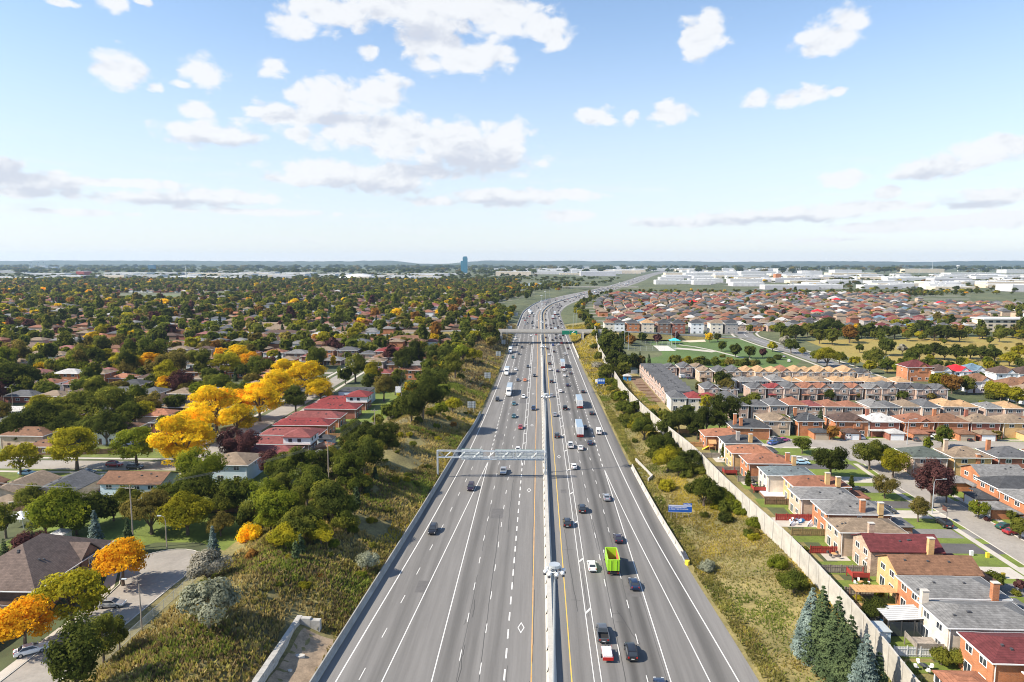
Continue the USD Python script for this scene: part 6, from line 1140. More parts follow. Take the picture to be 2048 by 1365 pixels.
for a, b in ((18.3, 24.2), (24.5, 30.4)):
    t = thing('overhead_sign', f'green overhead sign on the overpass, {"left" if a < 20 else "right"} panel', 'road sign', (0, 544.3, 0), group='green signs on the overpass'); p = obj('panel', MB().box(a, b, -.25, -.05, 7.9, 11.4), 'sign_green', t)
    obj('border', MB().box(a + .1, b - .1, -.262, -.253, 11.15, 11.3), 'sign_white', p); obj('bracket', MB().box(a + .4, a + .6, -.045, .52, 9, 9.2).box(b - .6, b - .4, -.045, .52, 9, 9.2), 'steel', t)
    if a > 20: obj('yellow_plate', MB().box(a + 1.2, b - 1.2, -.268, -.254, 8.1, 9.0), 'sign_yellow', p); obj('arrow', MB().add([(a + 1.4, -.27, 9.3), (a + 2.1, -.27, 9.2), (a + 3.8, -.27, 10.6), (a + 3.2, -.27, 10.9)], [(0, 1, 2, 3)]), 'sign_white', p)
ramp = overpass(-7, 7, -85, 95, 8.6, 6.3, 'far interchange bridge crossing the bend of the highway', (0,), rot=-.06, xc=135); UsdGeom.Xformable(stage.GetPrimAtPath(ramp)).GetOrderedXformOps()[0].Set(Gf.Vec3d(140, 1640, 0))
# ------------------------------------------------------------------ small walls near the highway
t = thing('block_wall', 'retaining wall of stacked pale stone blocks below the left bank', 'wall', (-41.6, 92, T(-40.6, 100)))
for c in range(4):
    for k in range(13):
        y0 = -6 + k * 1.9 + (c % 2) * .95; L_ = 1.86
        obj('block', MB().box(-.45 + rng.uniform(-.04, .04), .45 + rng.uniform(-.04, .04), y0, y0 + L_, -.6 + c * .66, -.6 + c * .66 + .64), 'stone_block', t)
for c in range(4):
    for k in range(2): obj('block', MB().box(.5 + k * 1.7, .5 + k * 1.7 + 1.66, 18.4, 19.3, -.6 + c * .66, -.6 + c * .66 + .64 - (.64 if (k == 1 and c == 3) else 0) * .5), 'stone_block', t)
sv, sf = grid(np.linspace(.9, 6.6, 8), np.arange(78, 110.5, 1.5), lambda u, y: XL(y) - u); obj('bare_soil', (sv + [0, 0, .03], sf), 'soil_pale', smooth=True, kind='structure')
t = thing('headwall', 'bent white concrete retaining wall on the right verge', 'wall', (0, 0, 0)); hp = [(31.9, 219.6), (33.6, 207.5), (34.4, 202.0), (32.6, 198.4)]
for a, b in zip(hp[:-1], hp[1:]):
    a, b = np.array(a), np.array(b); d = (b - a) / np.linalg.norm(b - a); n = np.array([d[1], -d[0]]); z = T(*((a + b) / 2)); m = MB(); slab(m, a - d * .12, b - d * .0, .16, z - .5, z + 1.0); obj('wall_segment', m, 'concrete_light', t)
for k in range(3):
    x, y = P(*((1279, 937), (1284, 945), (1288, 952))[k], .5); t = thing('concrete_plate', f'small pale concrete plate in the grass inside the bent wall, {("left", "middle", "right")[k]} one', 'concrete plate', (x, y, T(x, y)), group='plates inside the bent wall'); obj('plate', MB().box(-.8, .8, -.5, .5, -.2, .16), 'concrete_light', t); obj('lid', MB().box(-.4, .4, -.3, .3, .163, .2), 'steel', t)
for lab, px, py in (('flat white stone slab beside the block wall', 600, 1318), ('small round white stone below the block wall', 580, 1345)):
    x, y = P(px, py, 1.0); t = thing('stone_slab', lab, 'stone', (x, y, T(x, y))); obj('stone', MB().prism([((.8 if px > 590 else .35) * math.cos(a) * (1 + .2 * math.sin(3 * a)), (.5 if px > 590 else .3) * math.sin(a)) for a in np.linspace(0, 2 * np.pi, 10)[:-1]], -.2, .22), 'concrete_light', t)
# chain-link fence by the dead-end street
t = thing('chain_fence', 'grey chain-link fence between the dead-end street and the weedy bank', 'fence', (0, 0, 0)); fp = [(-67.9, y) for y in np.arange(98, 132, 3.4)]
for a in fp: obj('post', MB().tube([(*a, T(*a) - .3), (*a, T(*a) + 1.7)], .05, 5), 'steel', t)
for a, b in zip(fp[:-1], fp[1:]):
    za, zb = T(*a), T(*b); m = MB()
    for k in range(9): h = .1 + k * .19; m.tube([(*a, za + h), (*b, zb + h)], .010 if k not in (0, 8) else .03, 3, False)
    for k in range(1, 12): f = k / 12; m.tube([(a[0], a[1] + (b[1] - a[1]) * f, za + .1), (a[0], a[1] + (b[1] - a[1]) * f, za + 1.62)], .010, 3, False)
    obj('mesh_panel', m, 'steel', t)
# ------------------------------------------------------------------ utility poles and wires on the left
UP = [(160, 1000+5, 0), (267, 1088, 11.5), (659, 965, 11.0), (805, 833, 11.5), (813, 745, 10), (945, 790, 0)]
poles = []
for k, (px, py, h, lab) in enumerate(((267, 1090, 14.5, 'pale utility pole in front of the long brown roofed house'), (658, 975, 12.5, 'utility pole among the dark trees left of the gantry'), (804, 832, 13.0, 'utility pole with a white box at the edge of the deep green lawn'), (813, 752, 11, 'utility pole above the wires on the treed bank'), (750, 862, 9, 'short wooden pole by the tan fence'))):
    x, y = P(px, py, Z0 + 1); x, y = float(x), float(y); t = thing('utility_pole', lab, 'utility pole', (x, y, T(x, y)), group='utility poles'); obj('pole', MB().tube([(0, 0, -.3), (0, 0, h)], [.17, .11], 7), 'pole_wood', t); obj('crossarm', MB().box(-1.1, 1.1, -.06, .06, h - .8, h - .65), 'pole_wood', t)
    for u in (-1, -.4, .4, 1): obj('insulator', MB().tube([(u, 0, h - .65), (u, 0, h - .45)], .06, 5), 'sign_back', t)
    if k == 2: obj('billboard_box', MB().box(-2.4, -.3, -.3, .3, h - 3.2, h - .9), 'plastic_white', t)
    poles.append((x, y, T(x, y) + h - .45))
poles = [(-140, 150, 15.5)] + poles[:4]
for k, (a, b) in enumerate(zip(poles[:-1], poles[1:])):
    t = thing('power_line', f'sagging dark wires between the utility poles, {nth(k)} span from the left', 'power line', group='utility wires')
    for u in (-1, -.4, .4, 1):
        s = np.linspace(0, 1, 12); p = np.array(a)[None] * (1 - s[:, None]) + np.array(b)[None] * s[:, None]; p[:, 2] -= 1.1 * 4 * s * (1 - s); p[:, 0] += u
        obj('wire', MB().tube(p, .022, 3, False), 'wire', t)
# ------------------------------------------------------------------ park
def court_fence():
    t = thing('court_fence', 'tall mesh fence round the pale tennis court with light poles', 'fence', (0, 0, 0)); c = [np.array(q, float) for q in cq]
    for a, b in zip(c, c[1:] + c[:1]):
        n = max(2, int(np.linalg.norm(b - a) / 4)); m = MB()
        for k in range(n): p = a + (b - a) * k / n; obj('post', MB().tube([(*p, Z0 - .1), (*p, Z0 + 3.6)], .06, 4), 'steel', t)
        for k in range(8): m.tube([(*a, Z0 + .2 + k * .48), (*b, Z0 + .2 + k * .48)], .022, 3, False)
        obj('mesh_panel', m, 'steel_light', t)
court_fence()
for k, (px, py) in enumerate(((1249, 700), (1256, 703), (1343, 690), (1351, 700))): x, y = P(px, py, Z0); lamp(float(x), float(y), 14, f'tall court light pole at the tennis court, {nth(k)} from the left', 1.0, grp='court light poles')
x, y = P(1349, 688, Z0); t = thing('park_shelter', 'teal tent-roofed shelter in the park', 'shelter', (float(x), float(y), Z0)); m, _ = roof_mesh(7, 7, 2.8, 'hip', .45, .5); obj('roof', m, 'cloth_teal', t)
for a in (-3, 3):
    for b in (-3, 3): obj('post', MB().box(a - .12, a + .12, b - .12, b + .12, -.1, 2.7), 'steel', t)
x, y = P(1300, 679, Z0); t = thing('playground', 'red and blue climbing frame behind the tennis court', 'play structure', (float(x), float(y), Z0))
for u, cl in ((-6, 'play_red'), (-1, 'plastic_blue'), (4, 'play_red')):
    obj('tower', MB().box(u - 1, u + 1, -1, 1, -.1, 2.4), 'wood_brown', t); m, _ = roof_mesh(2.4, 2.4, 3.2, 'hip', .8, .3, u, 0); obj('tower_roof', m, cl, t); obj('slide', MB().add([(u + 1, -.4, 1.8), (u + 1, .4, 1.8), (u + 4, .4, .1), (u + 4, -.4, .1), (u + 1, -.4, 1.7), (u + 1, .4, 1.7), (u + 4, .4, 0), (u + 4, -.4, 0)], [(0, 3, 2, 1), (4, 5, 6, 7), (0, 4, 7, 3), (1, 2, 6, 5)]), 'plastic_blue', t)
t = thing('garden_wall', 'white wall behind the long grey terrace', 'wall'); a, b = np.array([45.0, 383.0]), np.array([56, 386.0]); d = (b - a) / np.linalg.norm(b - a); n = np.array([d[1], -d[0]]); m = MB(); slab(m, a, b, .15, 2.2, 4.6); obj('wall_body', m, 'siding_white', t)
x, y = P(1254, 760, Z0); shed(float(x), float(y), 'roof_light', 'plastic_blue', 'blue and white shed in the yards beside the noise wall', 4, 3.4)
# garden beds between the wall and the long terrace
for k in range(6): t = thing('garden_bed', f'brown planted garden bed beside the long grey terrace, {nth(k)} from the near end', 'garden bed', (52.4, 309 + k * 8.6, Z0), group='garden beds by the noise wall'); obj('soil', MB().box(-2.2, 2.2, -2.6, 2.6, -.1, .3), 'soil', t); obj('frame', MB().box(-2.35, 2.35, -2.75, -2.605, -.1, .4).box(-2.35, 2.35, 2.605, 2.75, -.1, .4), 'wood_brown', t)
# long pale office building beyond the meadow
x, y = P(1990, 662, Z0); t = thing('office_building', 'long pale office building with white roof beyond the meadow', 'building', (float(x) + 8, float(y), Z0))
for nm, a, b, h0, h1, mt in (('wing', -52, -24, 0, 5.5, 'beige_wall'), ('wall', -24, 60, 0, 11, 'beige_wall')): obj(nm, MB().box(a, b, -9, 9, -.3, h1), mt, t)
for a, b, z in ((-53, -24.2, 5.5), (-25, 61, 11), (20, 50, 12.2)): obj('roof', MB().box(a, b, -10 if z < 12 else -6, 10 if z < 12 else 6, z + .003, z + 1.1 + (2.4 if z > 12 else 0)), 'metal_roof_white', t)
for u in np.arange(-20, 58, 6.5):
    for z in (1.4, 5.0, 8.4): p = obj('window', MB().box(u, u + 3.6, -9.06, -8.97, z, z + 1.7), 'glass_dark', t)
# ------------------------------------------------------------------ far landmarks
def big(px, py, z=Z0): x, y = P(px, py, z); return float(x), float(y)
x, y = -322.0, 4300.0; x = y * math.tan(math.atan((931 - CX) / F) - YAW + 0) ; t = thing('glass_tower', 'blue glass tower with a lower twin standing on the horizon', 'tower', (x, y, Z0)); obj('shaft', MB().prism([(-14, -14), (14, -14), (14, 14), (-14, 14)], 0, 96), 'tower_glass', t); obj('crown', MB().box(-11, 11, -11, 11, 96.003, 102), 'tower_glass', t); obj('lower_tower', MB().box(-27, -15, -10, 10, 0, 74), 'tower_glass', t)
for k in range(24): obj('floor_band', MB().box(-14.15, 14.15, -14.15, 14.15, 3 + k * 3.9, 3.6 + k * 3.9), 'glass_blue', t)
for k, px in enumerate((66, 69.5, 80, 83, 93, 97)):
    y = 6800.0; x = y * math.tan(math.atan((px - CX) / F) - YAW); t = thing('chimney_stack', f'slim grey power station stack far left, {nth(k)} from the left', 'smokestack', (x, y, Z0), group='power station stacks'); obj('stack', MB().tube([(0, 0, 0), (0, 0, 66)], [3.2, 2.6], 8), 'stack_grey', t); obj('rim', MB().tube([(0, 0, 66), (0, 0, 70)], 3.3, 8), 'dark_metal', t)
y = 6820.0; x = y * math.tan(math.atan((85 - CX) / F) - YAW); t = thing('power_station', 'low grey power station hall under the six stacks', 'building', (x, y + 40, Z0)); obj('hall', MB().box(-130, 150, -20, 20, 0, 22), 'stack_grey', t); obj('annex', MB().box(-60, 40, -20, 20, 22.003, 34), 'grey_wall', t)
x, y = big(715, 557); t = thing('sports_dome', 'white air-supported sports dome among the far trees', 'dome', (x, y, Z0)); s = trimesh.creation.icosphere(3, 1.0); v = np.array(s.vertices) * [75, 40, 17]; v[:, 2] = np.maximum(v[:, 2], -1); obj('dome', (v, np.array(s.faces)), 'metal_roof_white', t, smooth=True)
y = 5200.0; x = y * math.tan(math.atan((1911 - CX) / F) - YAW); t = thing('water_tower', 'pale mushroom water tower on the far right horizon', 'water tower', (x, y, Z0)); obj('stem', MB().tube([(0, 0, 0), (0, 0, 34)], [4, 3], 10), 'white_wall', t); s = trimesh.creation.icosphere(2, 1.0); obj('bowl', (np.array(s.vertices) * [13, 13, 6] + [0, 0, 38], np.array(s.faces)), 'white_wall', t, smooth=True)
y = 5600.0; x = y * math.tan(math.atan((1860 - CX) / F) - YAW); t = thing('lattice_mast', 'thin lattice radio mast on the far right', 'mast', (x, y, Z0)); obj('leg', MB().tube([(-3, 0, 0), (0, 0, 75)], .7, 4), 'sign_back', t); obj('leg', MB().tube([(3, 0, 0), (0, 0, 75)], .7, 4), 'sign_back', t)
x, y = big(373, 560); t = thing('radio_mast', 'thin white mast above the left warehouses', 'mast', (x, y, Z0)); obj('pole', MB().tube([(0, 0, 0), (0, 0, 52)], [1.2, .6], 6), 'white_wall', t); obj('platform', MB().tube([(0, 0, 40), (0, 0, 44)], 2.0, 8), 'white_wall', t)
for k, (px, w) in enumerate(((308, 26), (1530, 20))): y = 5200.0; x = y * math.tan(math.atan((px - CX) / F) - YAW); t = thing('slab_block', ('dark blue slab block far left', 'orange apartment block far right')[k], 'building', (x, y if k == 0 else 2300, Z0)) if k == 0 else thing('slab_block', 'small orange-brown block beside the far warehouses', 'building', (2300 * math.tan(math.atan((1552 - CX) / F) - YAW), 2300, Z0)); obj('walls', MB().box(-w if k == 0 else -9, w if k == 0 else 9, -12, 12, 0, 46 if k == 0 else 26), 'glass_blue' if k == 0 else 'brick_orange', t); obj('roof', MB().box(-w * .5 if k == 0 else -5, w * .5 if k == 0 else 5, -8, 8, (46 if k == 0 else 26) + .003, 50 if k == 0 else 29), 'grey_wall', t)
lx, ly = big(1067, 570); LK = [big(px, py) for px, py in ((1044, 566.5), (1084, 566.5), (1090, 570), (1082, 573), (1050, 573))]
MATS['water'] = usdkit.material(stage, '/World/Looks/water', {'n': ('noise_texture', {'scale': 0.4, 'detail': 3.0}), 'b': ('bump', {'strength': 0.15, 'distance': 0.1}), 'p': ('principled_bsdf', {'base_color': (.05, .10, .14), 'roughness': 0.12})}, [('n.fac', 'b.height'), ('b.normal', 'p.normal')], surface='p.BSDF')
sheet('lake', LK, 'water', .05)
# warehouses: flat white and grey boxes
wr = np.random.default_rng(5); WH = 0
def warehouse(x, y, w, d, h, mat, lab, grp):
    t = thing('warehouse', lab, 'warehouse', (x, y, Z0), 0, group=grp); obj('walls', MB().box(-w / 2, w / 2, -d / 2, d / 2, -.5, h), mat, t); r_ = obj('roof', MB().box(-w / 2 + .4, w / 2 - .4, -d / 2 + .4, d / 2 - .4, h + .003, h + .5), 'metal_roof_white', t)
    for k in range(3): u = wr.uniform(-.4, .4) * w; v_ = wr.uniform(-.4, .4) * d; obj('roof_unit', MB().box(u - 2, u + 2, v_ - 2, v_ + 2, h + .503, h + 2.2), 'grey_wall', r_)
    n = max(2, int(w / 16))
    for k in range(min(n, 10)): u = -w / 2 + (k + .5) * w / min(n, 10); obj('loading_door', MB().box(u - 2.2, u + 2.2, -d / 2 - .08, -d / 2 + .02, .2, 4.4), 'grey_wall', t)
def wrow(items, lab, grp):
    items = sorted(items, key=lambda q: q[0])
    for k, (px, py, w, d, h, mat) in enumerate(items): x, y = big(px, py); warehouse(x, y, w, d, h, mat, f'{lab}, {nth(k)} from the left', grp)
wrow([(40, 561, 150, 60, 10, 'white_wall'), (140, 557, 130, 60, 12, 'white_wall'), (100, 552, 200, 80, 12, 'grey_wall'), (168, 551, 40, 60, 20, 'red_wall'), (215, 556, 150, 60, 11, 'white_wall'), (260, 551, 220, 80, 14, 'white_wall'), (300, 556, 120, 60, 12, 'white_wall'), (330, 550, 160, 70, 12, 'grey_wall'), (400, 559, 180, 70, 11, 'white_wall'), (420, 552, 180, 70, 13, 'beige_wall'), (480, 553, 150, 70, 12, 'white_wall'), (570, 554, 210, 80, 13, 'white_wall'), (520, 549, 200, 80, 12, 'grey_wall'), (600, 550, 160, 80, 12, 'white_wall'), (25, 546, 260, 90, 12, 'grey_wall'), (450, 546, 260, 90, 12, 'white_wall')], 'low white warehouse beyond the leafy suburb', 'warehouses on the left')
wrow([(1083, 544.5, 260, 130, 14, 'white_wall'), (1120, 540.5, 300, 160, 16, 'white_wall'), (1160, 545, 240, 120, 13, 'white_wall'), (1190, 541, 280, 160, 15, 'white_wall'), (1235, 543.5, 240, 140, 14, 'white_wall'), (1262, 539.5, 320, 160, 16, 'white_wall'), (1300, 542, 260, 130, 14, 'white_wall'), (1345, 541, 260, 140, 14, 'white_wall'), (1140, 537, 420, 200, 18, 'white_wall'), (1230, 536, 420, 200, 18, 'white_wall'), (1010, 541, 200, 100, 14, 'white_wall'), (1150, 550, 160, 60, 9, 'beige_wall')], 'big white warehouse on the plain beyond the bend', 'warehouses beyond the bend')
wrow([(1330, 569, 60, 40, 12, 'white_wall'), (1370, 568, 90, 45, 10, 'white_wall'), (1420, 551, 260, 110, 12, 'white_wall'), (1470, 556, 180, 70, 11, 'beige_wall'), (1500, 548, 260, 110, 13, 'white_wall'), (1545, 563, 130, 50, 9, 'beige_wall'), (1580, 552, 200, 80, 11, 'grey_wall'), (1572, 546, 130, 90, 26, 'white_wall'), (1620, 567, 140, 50, 9, 'beige_wall'), (1640, 557, 200, 80, 12, 'white_wall'), (1690, 566, 90, 40, 9, 'white_wall'), (1700, 551, 220, 90, 12, 'beige_wall'), (1757, 578, 90, 40, 9, 'grey_wall'), (1795, 576, 60, 40, 11, 'white_wall'), (1760, 560, 180, 70, 11, 'beige_wall'), (1830, 562, 150, 60, 12, 'white_wall'), (1840, 546, 240, 100, 24, 'beige_wall'), (1880, 570, 120, 50, 9, 'beige_wall'), (1960, 569, 120, 50, 10, 'white_wall'), (1990, 556, 260, 100, 12, 'white_wall'), (1940, 551, 240, 90, 12, 'white_wall'), (2030, 547, 160, 90, 22, 'white_wall'), (2020, 576, 140, 50, 9, 'beige_wall'), (1400, 545, 260, 120, 12, 'white_wall'), (1460, 541, 300, 140, 14, 'white_wall'), (1900, 580, 90, 40, 8, 'beige_wall')], 'flat pale warehouse on the right-hand plain', 'warehouses on the right')

# more flat-roofed sheds filling the industrial plain, and their paved yards
wz = np.random.default_rng(55); more = []
for n, x0, x1, y0, y1, side in ((100, 420, 2900, 1560, 3300, 'right'), (46, -150, 1900, 3300, 5600, 'mid'), (40, -2300, -350, 2450, 3600, 'left')):
    k = 0
    while k < n:
        x, y = wz.uniform(x0, x1), wz.uniform(y0, y1)
        if not -40 < project(x, y, 5)[0] < 2090 or abs(x - float(XM(min(y, 5900)))) < 110 or any(abs(x - a) < 110 and abs(y - b) < 70 for a, b, *_ in more): k += .2; continue
        big_ = 1.0 if side != 'mid' else 1.7; more.append((x, y, wz.uniform(40, 130) * big_, wz.uniform(30, 60) * big_, wz.uniform(8, 14) * big_, ['white_wall', 'white_wall', 'white_wall', 'beige_wall', 'grey_wall'][wz.integers(5)], side)); k += 1
YD = MB()
for side, nm in (('right', 'pale shed among trees on the right-hand plain'), ('mid', 'white shed near the horizon beyond the bend'), ('left', 'pale shed behind the left warehouses')):
    for i, q in enumerate(sorted([m_ for m_ in more if m_[6] == side], key=lambda m_: project(m_[0], m_[1], 5)[0])):
        warehouse(*q[:6], f'{nm}, {nth(i)} from the left', 'sheds on the plain'); YD.add([(q[0] - q[2] * .62, q[1] - q[3] * 1.1, Z0 + .03 + i * .002), (q[0] + q[2] * .62, q[1] - q[3] * 1.1, Z0 + .03 + i * .002), (q[0] + q[2] * .62, q[1] + q[3] * .9, Z0 + .03 + i * .002), (q[0] - q[2] * .62, q[1] + q[3] * .9, Z0 + .03 + i * .002)], [(0, 1, 2, 3)])
obj('paved_yards', YD, 'street_grey', kind='structure')

pz = np.random.default_rng(17)
pyl = sorted([(pz.uniform(700, 3600), pz.uniform(2000, 4600)) for _ in range(26)], key=lambda q: q[0] / q[1]); pyl = [q for q in pyl if 1090 < project(q[0], q[1], 20)[0] < 2040][:14]
for k, (x, y) in enumerate(pyl):
    t = thing('pylon', f'thin grey lattice pylon on the right-hand plain, {nth(k)} from the left', 'pylon', (x, y, Z0), group='pylons on the plain'); h = 30 + 8 * (k % 3)
    for sx, sy in ((-1, -1), (1, -1), (-1, 1), (1, 1)): obj('leg', MB().tube([(sx * 3, sy * 3, 0), (sx * .4, sy * .4, h)], .22, 4), 'stack_grey', t)
    for z in (.62, .78, .92): obj('crossarm', MB().box(-5, 5, -.25, .25, h * z, h * z + .4), 'stack_grey', t)
# ------------------------------------------------------------------ vehicles
def paint(name, col, metal=0.0, rough=.32): MATS[name] = usdkit.material(stage, f'/World/Looks/{name}', {'p': ('principled_bsdf', {'base_color': col, 'roughness': rough, 'metallic': metal, 'coat_weight': 0.6, 'coat_roughness': 0.08})}, [], surface='p.BSDF')
for nm, c, me in (('white', (.74, .74, .73), 0), ('black', (.012, .012, .014), 0), ('silver', (.42, .44, .46), .5), ('grey', (.12, .125, .135), .4), ('navy', (.012, .025, .065), .2), ('red', (.26, .016, .018), 0), ('teal', (.02, .09, .11), .2), ('blue', (.03, .10, .32), .1), ('orange', (.55, .15, .03), 0), ('green', (.015, .075, .05), .1), ('pink', (.42, .05, .20), 0), ('paleblue', (.35, .55, .68), 0), ('purple', (.03, .018, .035), .2)): paint('body_' + nm, c, me)
paint('lime_paint', (.33, .62, .02), 0, .45); paint('trailer_white', (.72, .72, .72), 0, .45); paint('trailer_roof', (.30, .38, .45), .3, .5)
pmat('tyre', (.018, .018, .018), 0.9, 0.1); pmat('rim_metal', (.4, .41, .42), 0.35, 0.05, metal=0.8); pmat('tail_red', (.42, .015, .01), 0.3, 0.05); pmat('lamp_clear', (.7, .7, .68), 0.2, 0.05); pmat('bin_rust', (.42, .115, .06), 0.8, 0.25, 0.8); pmat('plastic_black', (.02, .02, .02), 0.6, 0.1)
def wheel(t, x, y, r, w):
    v = []; n = 14
    for xx in (x - w / 2, x + w / 2): v += [(xx, y + r * math.cos(a), r + r * math.sin(a)) for a in np.linspace(0, 2 * np.pi, n + 1)[:-1]]
    m = MB().add(v, [(i, (i + 1) % n, n + (i + 1) % n, n + i) for i in range(n)]); m.add(v[:n], [(0, i + 1, i) for i in range(1, n - 1)]); m.add(v[n:], [(0, i, i + 1) for i in range(1, n - 1)])
    p = obj('wheel', m, 'tyre', t); s = 1 if x > 0 else -1; xo = x + s * (w / 2 + .012); q = .6 * r
    obj('rim', MB().add([(xo, y + q * math.cos(a), r + q * math.sin(a)) for a in np.linspace(0, 2 * np.pi, 9)[:-1]], [(0, i, i + 1) if s > 0 else (0, i + 1, i) for i in range(1, 7)]), 'rim_metal', p)
def loft(st):
    """Body from stations (y, half width, bottom, top, shoulder): a rounded closed shell."""
    v = []; n = 10
    for y, w, zb, zt, sh in st:
        half = [(.78 * w, zb), (w * .985, zb + .10), (w, zb + (zt - zb) * .45), (w * .965, zt - sh), (w * .80, zt)]
        v += [(-a, y, z) for a, z in half] + [(a, y, z) for a, z in half[::-1]]
    k = len(st); f = [(i * n + j, (i + 1) * n + j, (i + 1) * n + (j + 1) % n, i * n + (j + 1) % n) for i in range(k - 1) for j in range(n)]
    m = MB().add(v, f); m.add(v[:n], [(0, j, j + 1) for j in range(1, n - 1)]); m.add(v[-n:], [(0, j + 1, j) for j in range(1, n - 1)]); return m
def cabin(t, mat, b0, b1, wb, zb, t0, t1, wt, zt, roofmat=None):
    B = np.array([(-wb, b0, zb), (wb, b0, zb), (wb, b1, zb), (-wb, b1, zb)]); Tp = np.array([(-wt, t0, zt), (wt, t0, zt), (wt, t1, zt), (-wt, t1, zt)])
    c = Tp.mean(0); Tm = B * .14 + Tp * .86 + 0; m = MB().add(np.vstack([B, Tm, c + (Tp - c) * [.93, .95, 1]]), [(0, 1, 5, 4), (1, 2, 6, 5), (2, 3, 7, 6), (3, 0, 4, 7), (4, 5, 9, 8), (5, 6, 10, 9), (6, 7, 11, 10), (7, 4, 8, 11), (8, 9, 10, 11)])
    obj('cabin', m, mat, t, smooth=40)
    for nm, i, j in (('rear_window', 0, 1), ('side_window', 1, 2), ('windscreen', 2, 3), ('side_window', 3, 0)):
        q = np.array([B[i], B[j], Tm[j], Tm[i]]); nrm = np.cross(q[1] - q[0], q[3] - q[0]); nrm /= np.linalg.norm(nrm); ctr = q.mean(0)
        obj(nm, MB().add(ctr + (q - ctr) * .88 + nrm * .016, [(0, 1, 2, 3)]), 'glass_dark', t)
def car(key, kind, col):
    p = proto(f'{kind}_{col}'); mt = 'body_' + col
    if kind == 'sedan':
        obj('body', loft([(-2.35, .74, .38, .82, .16), (-2.25, .86, .26, .98, .12), (-1.5, .91, .2, 1.02, .12), (0, .92, .2, .98, .1), (1.2, .91, .2, .94, .12), (2.1, .86, .24, .82, .14), (2.36, .70, .36, .66, .1)]), mt, p, smooth=40); cabin(p, mt, -1.75, 1.05, .80, .95, -1.0, .18, .60, 1.46); L, W_, r, ax = 2.3, .84, .33, 1.42
    elif kind in ('suv', 'minivan'):
        obj('body', loft([(-2.38, .80, .42, .95, .12), (-2.3, .92, .3, 1.12, .12), (-1.4, .96, .24, 1.14, .1), (.2, .97, .24, 1.12, .1), (1.3, .95, .24, 1.08, .12), (2.15, .90, .28, .98, .16), (2.4, .74, .4, .76, .12)]), mt, p, smooth=40)
        if kind == 'suv': cabin(p, mt, -2.28, 1.15, .86, 1.10, -1.9, .38, .70, 1.74)
        else: cabin(p, mt, -2.32, 1.65, .86, 1.08, -2.0, .7, .70, 1.76)
        obj('roof_rail', MB().box(-.68, -.62, -1.6, .1, 1.74, 1.80).box(.62, .68, -1.6, .1, 1.74, 1.80), 'plastic_black', p); L, W_, r, ax = 2.36, .88, .37, 1.45
    elif kind == 'pickup':
        obj('body', loft([(-.5, .98, .4, 1.16, .1), (.4, .99, .36, 1.16, .1), (1.5, .97, .36, 1.14, .12), (2.5, .93, .4, 1.04, .16), (2.8, .80, .5, .84, .12)]), mt, p, smooth=40); cabin(p, mt, -.75, 1.45, .90, 1.13, -.5, .75, .74, 1.86)
        obj('bed_floor', MB().box(-.92, .92, -2.75, -.52, .55, .72), 'plastic_black', p); obj('bed_side', MB().box(-.99, -.88, -2.8, -.52, .5, 1.16), mt, p); obj('bed_side', MB().box(.88, .99, -2.8, -.52, .5, 1.16), mt, p); obj('tailgate', MB().box(-.876, .876, -2.8, -.2 - 2.5, .55, 1.15), mt, p); L, W_, r, ax = 2.78, .9, .40, 1.75
    elif kind == 'cargo_van':
        obj('body', loft([(-2.8, .90, .4, 2.25, .3), (-2.7, 1.0, .3, 2.36, .2), (.4, 1.01, .3, 2.36, .2), (1.2, .99, .3, 2.2, .4), (1.9, .97, .32, 1.5, .3), (2.6, .92, .34, 1.12, .2), (2.85, .78, .44, .9, .1)]), mt, p, smooth=40)
        for s in (-1, 1): obj('side_window', MB().add([(s * 1.012, .6, 1.35), (s * 1.0, 1.7, 1.32), (s * .99, 1.2, 1.9), (s * 1.005, .6, 1.95)], [(0, 1, 2, 3) if s > 0 else (3, 2, 1, 0)]), 'glass_dark', p); obj('rear_window', MB().box(s * .5 - .3, s * .5 + .3, -2.83, -2.78, 1.45, 2.0), 'glass_dark', p)
        obj('windscreen', MB().add([(-.85, 1.98, 1.52), (.85, 1.98, 1.52), (.75, 1.28, 2.16), (-.75, 1.28, 2.16)], [(0, 1, 2, 3)]), 'glass_dark', p); L, W_, r, ax = 2.8, .9, .37, 1.7
    for s in (-1, 1):
        obj('headlight', MB().box(s * W_ * .72 - .2, s * W_ * .72 + .2, L - .1, L + .02, .62, .78), 'lamp_clear', p); obj('tail_light', MB().box(s * W_ * .78 - .13, s * W_ * .78 + .13, -L - .03, -L + .1, .72, 1.0), 'tail_red', p)
        for q in (-ax, ax): wheel(p, s * (W_ - .02), q, r, .23)
        if kind != 'cargo_van': obj('mirror', MB().box(s * (W_ + .12) - .09, s * (W_ + .12) + .09, .85, 1.0, 1.0, 1.16), mt, p)
    obj('number_plate', MB().box(-.26, .26, -L - .035, -L - .005, .55, .67), 'plastic_white', p); obj('bumper', MB().box(-W_ * .8, W_ * .8, -L - .05, -L + .05, .32, .5), 'plastic_black', p)
    return p
CARP = {}
def car_proto(kind, col):
    if (kind, col) not in CARP: CARP[(kind, col)] = truck(kind, col) if kind in ('semi_trailer_truck', 'box_truck') else car(0, kind, col)
    return CARP[(kind, col)]
